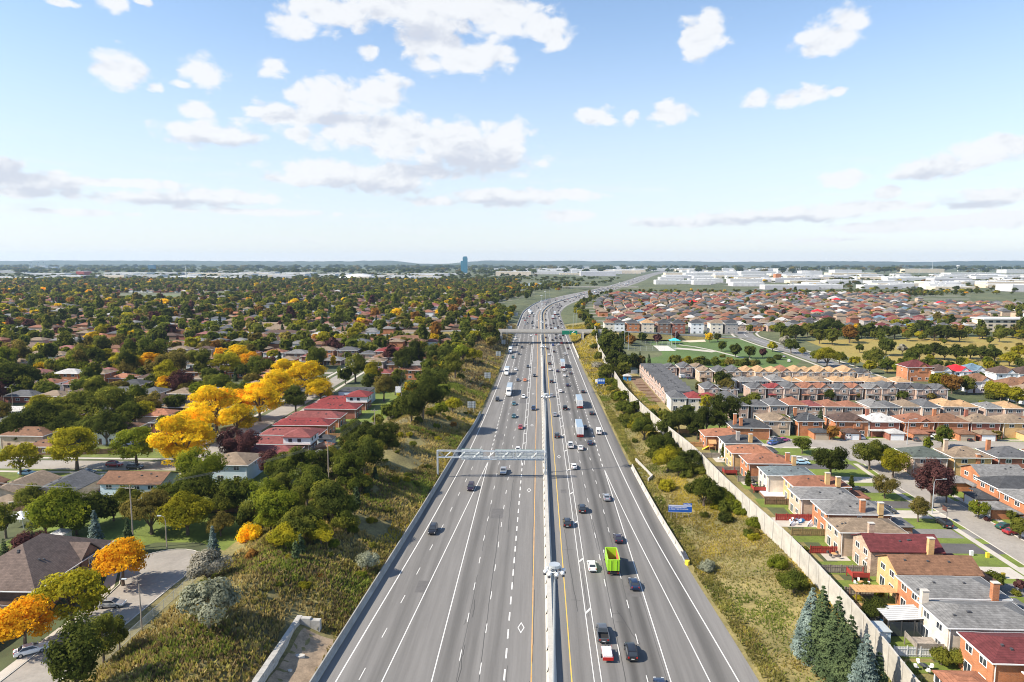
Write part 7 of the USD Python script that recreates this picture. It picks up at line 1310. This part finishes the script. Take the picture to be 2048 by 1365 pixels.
def truck(kind, col):
    p = proto(kind); c0 = 4.0 if kind == 'semi_trailer_truck' else 1.3; y0 = -8.0 if kind == 'semi_trailer_truck' else -4.4
    obj('cargo_box', MB().box(-1.28, 1.28, y0, c0 + 1.4, 1.15, 4.0), 'trailer_white', p); obj('box_roof', MB().box(-1.26, 1.26, y0 + .02, c0 + 1.38, 4.003, 4.05), 'trailer_roof', p)
    for s in (-1, 1): obj('rear_door', MB().box(s * .64 - .58, s * .64 + .58, y0 - .05, y0 - .003, 1.3, 3.85), 'trailer_white', p); obj('door_bar', MB().box(s * .35 - .03, s * .35 + .03, y0 - .09, y0 - .053, 1.3, 3.85), 'steel', p); obj('corner_post', MB().box(s * 1.27 - .06, s * 1.27 + .06, y0 - .06, y0 + .12, 1.1, 4.03), 'steel', p)
    for k in range(9): yy = y0 + 1 + k * (c0 + .6 - y0) / 9; obj('side_rib', MB().box(-1.30, -1.283, yy - .04, yy + .04, 1.2, 3.95).box(1.283, 1.30, yy - .04, yy + .04, 1.2, 3.95), 'steel', p)
    obj('rear_bumper', MB().box(-1.2, 1.2, y0 - .06, y0 + .1, .5, .75), 'tail_red', p); obj('light_strip', MB().box(-1.2, 1.2, y0 - .07, y0 - .003, 1.12, 1.27), 'tail_red', p); obj('chassis', MB().box(-.5, .5, y0 + .2, c0 + 5, .75, 1.1), 'plastic_black', p)
    obj('tractor_cab', loft([(c0 + 1.7, 1.15, .6, 3.6, .2), (c0 + 2.0, 1.22, .5, 3.85, .3), (c0 + 3.2, 1.22, .5, 3.3, .3), (c0 + 3.9, 1.18, .5, 2.2, .3), (c0 + 5.2, 1.05, .5, 1.75, .2), (c0 + 5.6, .9, .6, 1.3, .2)]), 'body_' + col, p, smooth=40)
    obj('windscreen', MB().add([(-1.0, c0 + 3.95, 2.18), (1.0, c0 + 3.95, 2.18), (.9, c0 + 3.3, 3.15), (-.9, c0 + 3.3, 3.15)], [(0, 1, 2, 3)]), 'glass_dark', p)
    for s in (-1, 1):
        obj('side_window', MB().box(s * 1.225 - .01, s * 1.225 + .01, c0 + 2.5, c0 + 3.3, 2.2, 2.9), 'glass_dark', p); obj('headlight', MB().box(s * .8 - .18, s * .8 + .18, c0 + 5.5, c0 + 5.63, .8, 1.05), 'lamp_clear', p); obj('mirror', MB().box(s * 1.45 - .06, s * 1.45 + .06, c0 + 3.5, c0 + 3.75, 2.1, 2.9), 'plastic_black', p)
        for q in ((y0 + 1.2, y0 + 2.5, c0 + 1.2, c0 + 2.4, c0 + 4.6) if kind == 'semi_trailer_truck' else (y0 + 1.8, c0 + 4.4)): wheel(p, s * 1.0, q, .5, .5)
    return p
KW = dict(sedan='car', suv='SUV', minivan='minivan', pickup='pickup truck', cargo_van='van', semi_trailer_truck='semi-trailer truck', box_truck='box truck')
CATV = dict(sedan='car', suv='car', minivan='car', pickup='pickup truck', cargo_van='van', semi_trailer_truck='truck', box_truck='truck')
CW = dict(navy='dark blue', paleblue='pale blue', grey='dark grey', teal='dark teal', purple='dark purple', pink='magenta')
VEH = []
K_ = dict(c='sedan', s='suv', m='minivan', p='pickup', v='cargo_van', t='semi_trailer_truck', b='box_truck'); C_ = dict(w='white', k='black', s='silver', g='grey', n='navy', r='red', t='teal', b='blue', o='orange', u='purple', e='green')
def hv(text, side):
    for e in text.split():
        px, py, q = e.split(','); x, y = P(float(px), float(py), .7); VEH.append((float(x), float(y), K_[q[0]], C_[q[1]], side))
# left carriageway, coming towards the camera (photograph points)
hv('866,1059,sk 942,974,mu 1007,942,ps 1036,899,cw 1041,854,cr 1028,832,ct 1067,817,sn 1028,807,ct 1047,793,cw 995,799,sk 1019,784,tw 1014,746,bw 1021,703,bw 1036,760,cn 1050,760,co 1069,751,ck 1056,733,ck 1031,739,cw 1038,708,ck 1034,690,ck 1044,695,sk 1026,715,st 1060,687,ck 1031,678,cw 1062,671,cw 1072,669,cr 1055,646,ck 1050,641,cr 1048,636,ck 1054,636,ck 1064,647,sk 1074,655,ck 1066,652,cg 1061,627,tw 1059,633,cr 1075,641,cw', 'left')
hv('1141,665,cw 1134,1045,sk 1236,1076,cu 1184,1131,cw 1268,1167,cn 1205,1265,pg 1262,1302,sk 1322,1374,cn 1164,1017,sk 1213,994,cs 1148,932,cw 1161,895,cw 1141,891,pw 1180,885,cn 1114,871,sk 1197,864,vw 1170,854,cn 1158,862,tw 1183,826,ck 1110,829,cs 1130,816,pk 1158,808,tw 1103,791,cs 1121,782,cw 1166,783,ck 1135,770,cn 1103,763,sk 1129,751,cw 1141,746,cg 1115,742,cn 1128,740,cw 1100,739,cw 1099,727,sk 1125,731,tw 1130,708,pw 1098,709,cw 1108,703,ck 1136,697,ck 1095,697,ck 1106,690,cb 1117,690,cw 1123,686,cr 1133,686,ck 1105,680,ck 1121,677,ck 1111,676,cn 1092,675,ck 1119,671,cw 1112,668,ck 1126,671,ck', 'right')
vr = np.random.default_rng(12)
for side, n, ya, yb in (('right', 92, 640, 1750), ('left', 40, 660, 1750), ('right', 40, 1750, 3000), ('left', 26, 1750, 3000)):
    lanes = (5, 9.6, 13.2, 16.8, 21.2) if side == 'right' else (-5.2, -9.6, -13.2, -16.8)
    for _ in range(n):
        y = ya + (yb - ya) * vr.random() ** (1.3 if yb < 2000 else 1); x = float(XM(y)) + lanes[vr.integers(len(lanes))]
        if any(abs(x - a) < 2 and abs(y - b) < 11 for a, b, *_ in VEH): continue
        k = vr.choice(['sedan', 'suv', 'minivan', 'cargo_van', 'box_truck', 'semi_trailer_truck'], p=[.5, .28, .08, .05, .04, .05]); VEH.append((x, y, k, 'white' if 'truck' in k else vr.choice(['black', 'white', 'grey', 'silver', 'navy', 'red'], p=[.34, .22, .17, .12, .1, .05]), side))
lanes_ = {}
for v in VEH:
    o = v[0] - float(XM(v[1])); 
    nm = ('carpool lane' if o < 7.3 else 'second lane' if o < 11.5 else 'third lane' if o < 15 else 'fourth lane' if o < 18.6 else 'outer lane') if v[4] == 'right' else ('carpool lane' if o > -7.3 else 'second lane' if o > -11.4 else 'third lane' if o > -15 else 'fourth lane' if o > -18.7 else 'outer lane')
    lanes_.setdefault((v[4], nm), []).append(v)
for (side, nm), l in lanes_.items():
    for i, (x, y, k, c, s) in enumerate(sorted(l, key=lambda v: v[1])):
        dx = float(XM(y + 5) - XM(y - 5)) / 10; ang = -math.atan(dx) + (math.pi if side == 'left' else 0)
        cw = '' if 'semi' in k else CW.get(c, c) + ' '
        lab = f'{cw or "white "}{KW[k]}, {nth(i)} vehicle up the {nm} of the {side} carriageway'
        if 'black' in lab and y > 600: lab = lab.replace('black', 'dark')
        thing(k if 'truck' in k else dict(sedan='car', suv='suv_car', minivan='minivan', pickup='pickup_truck', cargo_van='van')[k], lab, CATV[k], (x, y, .034), ang, ref=car_proto(k, c), group=f'vehicles on the {side} carriageway')
# lime dump truck
def dump():
    x, y = P(1227, 1148, .4); t = thing('dump_truck', 'lime green open-topped bin truck with rust red inside, in the third lane', 'truck', (float(x), float(y) + 3.2, .034))
    for s in (-1, 1): obj('bin_side', MB().box(s * 1.22 - .06, s * 1.22 + .06, -3.4, 2.6, 1.1, 3.5), 'lime_paint', t); obj('bin_lining', MB().box(s * 1.13 - .02, s * 1.13 + .02, -3.3, 2.5, 1.2, 3.4), 'bin_rust', t); obj('bin_rib', MB().box(s * 1.31 - .03, s * 1.31 + .03, -1.6, -1.5, 1.1, 3.4).box(s * 1.31 - .03, s * 1.31 + .03, .5, .6, 1.1, 3.4), 'lime_paint', t)
    obj('bin_front', MB().box(-1.155, 1.155, 2.45, 2.6, 1.1, 3.7), 'lime_paint', t); obj('bin_floor', MB().box(-1.1, 1.1, -3.3, 2.44, 1.0, 1.15), 'bin_rust', t)
    for s in (-1, 1): obj('rear_door', MB().box(s * .58 - .565, s * .58 + .565, -3.46, -3.36, 1.1, 3.45), 'lime_paint', t); obj('door_rib', MB().box(s * .58 - .05, s * .58 + .05, -3.55, -3.463, 1.15, 3.4), 'lime_paint', t)
    obj('top_rim', MB().box(-1.3, -1.12, -3.45, 2.6, 3.503, 3.6).box(1.12, 1.3, -3.45, 2.6, 3.503, 3.6).box(-1.115, 1.115, -3.45, -3.3, 3.503, 3.6), 'lime_paint', t)
    obj('chassis', MB().box(-.5, .5, -3.2, 5.2, .7, 1.0), 'plastic_black', t); obj('bumper', MB().box(-1.2, 1.2, -3.5, -3.3, .5, .75), 'plastic_black', t)
    obj('cab', loft([(2.9, 1.15, .6, 2.7, .2), (3.2, 1.2, .5, 2.85, .3), (4.2, 1.2, .5, 2.6, .3), (4.9, 1.1, .5, 1.7, .3), (5.4, .95, .6, 1.4, .2)]), 'body_white', t, smooth=40); obj('windscreen', MB().add([(-1, 4.3, 1.9), (1, 4.3, 1.9), (.9, 4.22, 2.5), (-.9, 4.22, 2.5)], [(0, 1, 2, 3)]), 'glass_dark', t)
    for s in (-1, 1):
        obj('mudguard', MB().box(s * 1.05 - .25, s * 1.05 + .25, -3.25, -.4, .98, 1.06), 'plastic_black', t); obj('mirror', MB().box(s * 1.4 - .06, s * 1.4 + .06, 3.9, 4.1, 1.8, 2.4), 'plastic_white', t); obj('tail_light', MB().box(s * .95 - .12, s * .95 + .12, -3.56, -3.503, .55, .72), 'tail_red', t)
        for q in (-2.4, -1.1, 4.3): wheel(t, s * .98, q, .5, .5)
dump()
def trailer():
    x, y = P(1214, 1308, .5); t = thing('flatbed_trailer', 'small white and red trailer towed behind the dark grey pickup', 'trailer', (float(x), float(y), .034))
    obj('bed', MB().box(-.85, .85, -1.9, 1.9, .55, .7), 'body_white', t); obj('load', MB().box(-.7, .7, -1.6, 1.0, .703, 1.15), 'body_white', t); obj('tail_board', MB().box(-.86, .86, -2.0, -1.903, .45, 1.0), 'tail_red', t); obj('drawbar', MB().box(-.06, .06, 1.9, 3.2, .5, .6), 'dark_metal', t)
    for s in (-1, 1): wheel(t, s * .95, -.3, .3, .2); obj('side_rail', MB().box(s * .86 - .03, s * .86 + .03, -1.9, 1.9, .9, .98), 'body_red', t)
trailer()
for lab, px, py, k, c, ang in (('silver car parked by the big brown roofed house', 223, 1206, 'sedan', 'silver', 1.45), ('white car half hidden under the orange tree at the lower left', 62, 1298, 'sedan', 'white', .9), ('dark red SUV parked on the left cross street', 229, 929, 'suv', 'red', 1.57), ('black SUV parked on the left cross street', 270, 934, 'suv', 'black', 1.57), ('maroon sedan driving on the left cross street', 84, 951, 'sedan', 'red', 1.57), ('pale blue car parked at the left edge of the cross street', 54, 945, 'sedan', 'paleblue', 1.57), ('dark car beyond the joined gable roofs', 175, 943, 'sedan', 'grey', 1.57), ('dark SUV in the drive beside the slate grey roof', 206, 957, 'suv', 'grey', 0), ('blue car in the drive beside the long brown roof', 214, 978, 'sedan', 'blue', 0), ('pale blue covered car between the left-edge houses', 41, 1006, 'minivan', 'paleblue', .5), ('white car parked outside the tan bungalows at left', 280, 776, 'sedan', 'white', 1.57), ('blue car on a far left driveway', 51, 710, 'sedan', 'blue', 1.57), ('white car in the drive of the red roofs, nearer one', 520, 869, 'sedan', 'white', 1.4), ('white car in the drive of the red roofs, farther one', 545, 862, 'sedan', 'white', 1.4), ('pale blue car at the near end of the red roofs', 518, 877, 'sedan', 'paleblue', 1.4),
                               ('black sedan parked on the near side of the right street', 1888, 1046, 'suv', 'black', 0), ('dark green car on a driveway at the right edge', 2011, 1052, 'sedan', 'green', 1.3), ('dark red car on a driveway at the right edge', 2026, 1062, 'sedan', 'red', 1.3), ('black sedan in the drive of the grey-roofed yellow brick house', 1717, 979, 'sedan', 'black', 1.57), ('dark blue car near the corner of the mottled grey roofs', 1763, 1013, 'sedan', 'navy', 1.57), ('dark SUV behind the taupe roof by the street', 1772, 1021, 'suv', 'grey', 1.57), ('silver car under the purple tree', 1851, 971, 'sedan', 'silver', 1.5), ('blue car parked on the court, nearest the wall', 1546, 885, 'sedan', 'blue', .9), ('dark blue SUV beside the blue car on the court', 1556, 882, 'suv', 'navy', .9), ('magenta car parked on the court', 1567, 879, 'sedan', 'pink', 1.2), ('silver car beside the magenta car on the court', 1550, 877, 'sedan', 'silver', 1.2), ('white van in a drive on the court', 1690, 873, 'cargo_van', 'white', .0), ('white car beside the white van on the court', 1721, 873, 'sedan', 'white', .0), ('dark car in the drive below the white garage', 1829, 877, 'sedan', 'grey', .0), ('white SUV in a drive behind the round street tree', 1866, 873, 'suv', 'white', .0), ('dark sedan in a drive by the taupe roofed house', 1934, 877, 'sedan', 'black', .0), ('white car near the red-brown roof on the near street side', 1600, 918, 'sedan', 'white', 1.57), ('pale blue car by the street behind the slate roof', 1604, 925, 'sedan', 'paleblue', 1.57), ('white van parked by the long grey terrace', 1368, 754, 'cargo_van', 'white', 1.2), ('dark car next to the white van by the long terrace', 1382, 756, 'sedan', 'navy', 1.2), ('white car on the arterial road, nearer one', 1578, 722, 'suv', 'white', .4), ('silver car on the arterial road, farther one', 1568, 713, 'sedan', 'silver', .4)):
    x, y = P(px, py, Z0 + .7); thing(dict(sedan='car', suv='suv_car', minivan='minivan', cargo_van='van')[k], lab, CATV[k], (float(x), float(y), T(float(x), float(y)) + .03), -ang, ref=car_proto(k, c), group=None)
# ------------------------------------------------------------------ trees of the suburbs and the distance
tg = np.random.default_rng(33); STUFF = []
TMIX = [('leaf_dark', 13), ('leaf_green', 24), ('leaf_mid', 25), ('leaf_bright', 6), ('leaf_olive', 11), ('leaf_lime', 10), ('leaf_yellow', 2.2), ('leaf_orange', 1.0), ('leaf_purple', 5), ('leaf_rust', 4), ('leaf_spruce', 6)]
def gtree(x, y, s, mix=TMIX, low=0.0):
    m = pick(mix, tg); shape = 'conifer' if m == 'leaf_spruce' else ('spread' if m in ('leaf_yellow', 'leaf_lime', 'leaf_orange') and tg.random() < .7 else ['round', 'wide', 'oval'][tg.choice(3, p=[.45, .42, .13])])
    tree(x, y, m, shape, s * (.8 if shape == 'conifer' else 1), zs=tg.uniform(.85, 1.12), where='in the leafy suburb on the left' if x < XM(min(y, 5000)) else 'in the estate on the right')
HX = np.array([(f[0], f[1]) for f in FAR] + [(x, y) for x, y in SPOT])
for x, y, fr, rf, wl_, w, h, s, ri, dd in FAR:
    if s == 'left':
        for side in (-1, 1):
            n = (tg.random() < .85) + (tg.random() < .15) if side * (1 if fr == 'N' else -1) < 0 else (tg.random() < .42)
            for _ in range(int(n)):
                yy = y + side * tg.uniform(7.5, 13); xx = x + tg.uniform(-7, 7)
                if -118 < xx < -97 and yy < 430: continue
                gtree(xx, yy, tg.choice([.6, .9, 1.15, 1.4, 1.65], p=[.16, .26, .30, .2, .08]))
    elif tg.random() < 2:
     for _q in range(1 + (tg.random() < .45)):
        gtree(x + tg.uniform(-5, 5), y + tg.choice([-1, 1]) * tg.uniform(8, 13), tg.uniform(.45, .95))
def scatter(n, poly, smin, smax, mix=TMIX, sq=1):
    P_ = Polygon(poly); x0, y0, x1, y1 = P_.bounds; k = 0
    from shapely.geometry import Point
    while k < n:
        x, y = tg.uniform(x0, x1), tg.uniform(y0, y1)
        if P_.contains(Point(x, y)): gtree(x, y, tg.uniform(smin, smax), mix); k += 1
WOOD = [('leaf_dark', 24), ('leaf_green', 28), ('leaf_mid', 24), ('leaf_olive', 10), ('leaf_lime', 9), ('leaf_rust', 4), ('leaf_yellow', 2)]
for yb in np.arange(350, 900, 5.2):                          # the treed bank left of the highway
    for _ in range(3 if yb > 420 else 1):
        u = tg.uniform(24, 44) if yb < 480 else tg.uniform(10, 40)
        if abs(yb - 552) < 14: continue
        gtree(float(XL(yb)) - u, yb + tg.uniform(-3, 3), tg.uniform(.55, 1.15), WOOD)
for _ in range(64):
    yb = tg.uniform(150, 430); tree(float(XW(yb)) - tg.uniform(1.0, 4.2), yb, pick([('leaf_green', 4), ('leaf_mid', 4), ('leaf_bright', 3), ('leaf_dark', 2), ('leaf_olive', 1.5), ('leaf_lime', 1)], tg), 'shrub', tg.uniform(.3, .75), where='against the noise wall')
for _ in range(60):
    yb = tg.uniform(150, 440); gtree(float(XL(yb)) - tg.uniform(26, 38), yb, tg.uniform(.4, .95), WOOD)
for _ in range(90):
    yb = tg.uniform(118, 420); tree(float(XL(yb)) - tg.uniform(4, 24), yb, pick([('leaf_green', 3), ('leaf_mid', 4), ('leaf_bright', 3), ('leaf_lime', 3), ('leaf_olive', 3), ('leaf_rust', 1)], tg), 'shrub', tg.uniform(.15, .4), where='on the weedy bank')
for yb in np.arange(430, 1250, 6):                            # the wall side on the right
    u = tg.uniform(16, 30)
    if 540 < yb < 566 or yb < 600 and tg.random() < .5: continue
    gtree(float(XR(yb)) + u, yb, tg.uniform(.45, .9), WOOD)
scatter(46, [(-170, 526), (-60, 528), (-60, 542), (-170, 544)], .55, 1.0, WOOD)
scatter(190, [(200, 560), (640, 600), (640, 680), (430, 700), (260, 640)], .7, 1.3, WOOD)
scatter(160, [(200, 385), (620, 330), (640, 430), (420, 440), (300, 410), (215, 440)], .6, 1.15, WOOD)
scatter(90, [(212, 545), (640, 565), (640, 625), (228, 605)], .35, .9, WOOD)
scatter(80, [(205, 395), (620, 345), (640, 410), (420, 432), (215, 425)], .35, .9, WOOD)
scatter(40, [(240, 440), (600, 440), (600, 560), (240, 540)], .25, .7, WOOD)
scatter(420, [(460, 640), (900, 640), (1100, 1150), (640, 1000)], .7, 1.3, WOOD)
scatter(260, [(90, 1330), (700, 1290), (900, 1420), (160, 1450)], .6, 1.2, WOOD)
scatter(200, [(-150, 1000), (-20, 1150), (-10, 1400), (-220, 1400)], .7, 1.3, WOOD)
scatter(260, [(-260, 1500), (40, 1480), (100, 1800), (-200, 1900)], .8, 1.4, WOOD)
scatter(420, [(-1900, 2150), (-250, 2050), (-150, 2350), (-1900, 2350)], .9, 1.6, WOOD)
scatter(180, [(-900, 1400), (-200, 1350), (-200, 1600), (-1000, 1700)], .9, 1.5, WOOD)
# which trees are single things: the 300 that show largest; all others are one mass
vis = [t for t in TREES if -60 < t['px'] < 2108 and t['py'] < 1440]
for t in vis: t['noun'] = NAMES[t['shape']]
big = []
for noun, q in (('tree', 300), ('shrub', 200), ('spruce_tree', 60), ('cedar_shrub', 40)):
    l = sorted([t for t in vis if t['noun'] == noun], key=lambda t: -t['r']); big += l[:q]; STUFF += l[q:]
STUFF += [t for t in TREES if not (-60 < t['px'] < 2108 and t['py'] < 1440) and -400 < t['px'] < 2450 and t['py'] < 1700]
LAND += [(410, 1190, 'on the bank above the dead-end street'), (1360, 998, 'beside the blue direction sign'), (880, 930, 'left of the sign gantry post'), (1300, 697, 'beside the tennis court'), (985, 668, 'by the left end of the overpass'), (1200, 668, 'by the right end of the overpass'), (941, 805, 'by the nearest grey-backed road sign'), (1191, 757, 'by the far blue roadside sign'),
         (1620, 1200, 'beside the row of spruces at the noise wall'), (1290, 940, 'above the white retaining wall on the verge'), (1661, 728, 'beside the arterial road'), (1700, 690, 'on the near edge of the dry meadow'), (1850, 660, 'on the far edge of the dry meadow'), (735, 1116, 'on the weedy bank'), (640, 1050, 'at the top of the weedy bank'), (600, 950, 'under the utility wires left of the bank'), (850, 760, 'on the treed bank'), (1000, 600, 'where the highway starts to curve'), (300, 930, 'on the left cross street'), (480, 840, 'along the street of golden trees'), (620, 745, 'at the far end of the golden trees'), (1980, 650, 'by the long pale office building')]
SW = dict(round='rounded tree', spread='spreading tree', oval='narrow tree', wide='bushy tree', shrub='shrub', conifer='spruce', cedar='cone-shaped cedar')
by = {}
for t in big:
    if not t['label']:
        c = min(LAND, key=lambda l: (l[0] - t['px']) ** 2 + (1.6 * (l[1] - t['py'])) ** 2); dist = math.hypot(c[0] - t['px'], 1.6 * (c[1] - t['py']))
        size = 'big' if t['r'] > 34 else 'small' if t['r'] < 15 else 'medium'
        t['label'] = f"{size} {COLWORD[t['mat']]} {SW[t['shape']]} {c[2] if dist < 130 or not t['where'] else t['where']}"
        w_ = t['label'].split(); t['label'] = ' '.join(w_[:12]) if len(w_) > 12 else t['label']
        while t['label'].split()[-1] in ('the', 'of', 'by', 'left', 'right', 'with', 'beside', 'a', 'at', 'and', 'in', 'on', 'behind', 'lower', 'noise', 'court'): t['label'] = t['label'].rsplit(' ', 1)[0]
    by.setdefault(t['label'], []).append(t)
for lab, l in by.items():
    for i, t in enumerate(sorted(l, key=lambda t: t['px'])):
        if len(l) > 1: t['label'] = f'{lab}, {nth(i)} from left'
for k, t in enumerate(big):
    lod = 3 if t['s'] > 1.3 and t['r'] > 32 else 0 if t['r'] >= 21 else 1 if t['r'] >= 8.5 else 2
    p = tree_proto(t['shape'], t['mat'], lod, k % (3 if lod in (1, 2) else 2))
    cat = dict(tree='tree', shrub='shrub', spruce_tree='spruce', cedar_shrub='cedar')[t['noun']]
    thing(t['noun'], t['label'], cat, (t['x'], t['y'], t['z'] - .05), tg.uniform(0, 6.28), (t['s'], t['s'], t['s'] * t['zs']), ref=p)
def instancer(name, items, label, cat):
    """One mass of trees too many and too small to count: a PointInstancer over a few low-detail trees."""
    keys = sorted({(t['shape'], t['mat']) for t in items}); pi = UsdGeom.PointInstancer.Define(stage, path_for(name)); base = str(pi.GetPath())
    tg_, idx = [], {}
    for k in keys:
        p = path_for('far_' + k[0] + '_' + k[1], base); UsdGeom.Xform.Define(stage, p); sd = hash_(k[0]) + 5
        obj('crown', crown_mesh(k[0], 230 if k[0] != 'conifer' else 300, 1.05 if k[0] != 'conifer' else .8, sd), k[1], p); obj('trunk', trunk_mesh(k[0], sd, False), 'bark', p); idx[k] = len(tg_); tg_.append(p)
    pi.CreatePrototypesRel().SetTargets([Sdf.Path(p) for p in tg_])
    pi.CreateProtoIndicesAttr(Vt.IntArray([idx[(t['shape'], t['mat'])] for t in items]))
    pi.CreatePositionsAttr(Vt.Vec3fArray.FromNumpy(np.array([[t['x'], t['y'], t['z']] for t in items], np.float32))); pi.CreateScalesAttr(Vt.Vec3fArray.FromNumpy(np.array([[t['s'], t['s'], t['s'] * t['zs']] for t in items], np.float32)))
    a = tg.uniform(0, 2 * np.pi, len(items)); pi.CreateOrientationsAttr(Vt.QuathArray([Gf.Quath(float(math.cos(q / 2)), 0.0, 0.0, float(math.sin(q / 2))) for q in a]))
    tag(pi.GetPrim(), label, cat, kind='stuff')
instancer('distant_trees', STUFF, 'thousands of small green and autumn-coloured trees between the far houses', 'trees')
# forest towards the horizon: broad clumps
fr_ = np.random.default_rng(8); FX = []
def forest(n, poly, smin, smax, mix=WOOD):
    P_ = Polygon(poly); x0, y0, x1, y1 = P_.bounds; from shapely.geometry import Point
    k = 0
    while k < n:
        x, y = fr_.uniform(x0, x1), fr_.uniform(y0, y1)
        if P_.contains(Point(x, y)):
            if abs(x - float(XM(min(y, 5900)))) < 45 and y < 5900: k += 1; continue
            m = pick(mix, fr_); FX.append(dict(shape='wide', mat=m, x=x, y=y, z=Z0 - .3, s=fr_.uniform(smin, smax), zs=fr_.uniform(.5, .75))); k += 1
FM = [('leaf_dark', 40), ('leaf_green', 40), ('leaf_mid', 12), ('leaf_olive', 8)]
forest(1100, [(-2900, 2350), (-200, 2000), (0, 3000), (-200, 3900), (-3600, 3400)], 1.2, 3.0, FM); forest(900, [(-4800, 3900), (400, 3600), (700, 6000), (-6500, 6500)], 2.5, 6, FM)
forest(650, [(330, 1480), (900, 1380), (2700, 2000), (2700, 2700), (700, 1750)], .6, 1.2, TMIX); forest(260, [(-700, 2000), (150, 1750), (350, 2900), (-500, 3000)], 1.2, 2.4, FM); forest(1300, [(700, 1250), (2600, 2300), (4200, 4200), (700, 2800)], 1.0, 2.2, WOOD); forest(900, [(400, 4200), (5000, 3900), (8500, 8800), (-1000, 8800)], 3, 8, FM); forest(600, [(-8000, 6400), (-500, 6000), (-500, 8800), (-9000, 8800)], 4, 9, FM)
instancer('far_woods', FX, 'dark woods spreading to the horizon', 'woods')
# weeds and long grass on the banks
def weeds(n, side, mats, y0, y1, u0, u1, size, seed, pw=1.0):
    r = np.random.default_rng(seed); u = r.uniform(u0, u1, n); y = y0 + (y1 - y0) * r.uniform(0, 1, n) ** pw; x = XL(y) - u if side < 0 else XR(y) + u
    nz = meshkit.fbm(np.stack([x / 14, y / 14, 0 * x], -1), 3, seed); thin = meshkit.noise(np.stack([x / 4.0, y / 4.0, 0 * x + 9], -1), seed)
    sel = np.digitize(nz + r.normal(0, .06, n), np.linspace(.36, .64, len(mats) - 1)) if len(mats) > 1 else np.zeros(n, int)
    z = terrain(x, y); keep = (thin > .1) & ~((x > -43) & (x < -35.2) & (y > 76) & (y < 110.5)); out = {}
    for k, mt in enumerate(mats):
        s = np.flatnonzero((sel == k) & keep); q = 3
        c = np.repeat(np.stack([x[s], y[s], z[s]], -1), q, 0); hgt = size * r.uniform(.5, 1.3, len(c)) * (1 + (y[s].repeat(q) > 300) * .5)
        lean = r.normal(0, .33, (len(c), 2)); top = c + np.stack([lean[:, 0] * hgt, lean[:, 1] * hgt, hgt], -1); a = r.uniform(0, 2 * np.pi, len(c)); w = hgt * .19
        d = np.stack([np.cos(a) * w, np.sin(a) * w, 0 * a], -1); mid = (c + top) / 2 + d * r.uniform(-.3, .3, (len(c), 1))
        v = np.stack([c - d * .5 - [0, 0, .05], c + d * .5 - [0, 0, .05], mid + d, top, mid - d], 1).reshape(-1, 3); i = np.arange(len(c))[:, None] * 5
        out[mt] = (v, np.hstack([i, i + 1, i + 2, i, i + 2, i + 4, i + 4, i + 2, i + 3]).reshape(-1, 3))
    return out
for nm, lab, sets in (('bank_weeds', 'brown and olive weeds covering the left bank', [weeds(62000, -1, ['weed_brown', 'weed_straw', 'weed_brown', 'weed_olive', 'weed_brown', 'weed_green'], 70, 330, 1.5, 33, .74, 41, 1.25), weeds(7000, -1, ['weed_gold', 'weed_olive', 'weed_straw'], 70, 420, .8, 5, .5, 42), weeds(6500, -1, ['weed_olive', 'weed_brown', 'weed_straw'], 330, 700, 1.5, 24, .8, 43)]),
                     ('verge_grass', 'long dry grass and weeds on the right-hand verge', [weeds(66000, 1, ['weed_green', 'weed_olive', 'weed_straw', 'weed_olive', 'weed_straw', 'weed_gold'], 85, 330, 1.2, 24, .34, 44, 1.3), weeds(5200, 1, ['weed_green', 'weed_olive'], 85, 300, .7, 4.2, .5, 45), weeds(6000, 1, ['weed_straw', 'weed_gold', 'weed_olive'], 330, 700, 1, 20, .7, 46)])):
    t = thing(nm, lab, 'weeds', kind='stuff'); acc = {}
    for s in sets:
        for mt, (v, f) in s.items(): acc.setdefault(mt, MB()).add(v, f)
    for mt, m in acc.items(): obj(mt.replace('weed_', '') + '_stems', m, mt, t)
# ------------------------------------------------------------------ haze over the plain
hz = MB().box(-17500, 17500, -320, 15200, -1.4, 262)
MATS['haze_look'] = usdkit.material(stage, '/World/Looks/haze_look', {'v': ('principled_volume', {'color': (.56, .76, 1.0), 'density': HAZE, 'anisotropy': 0.2})}, [], volume='v.volume')
obj('haze', hz, 'haze_look', kind='stuff')
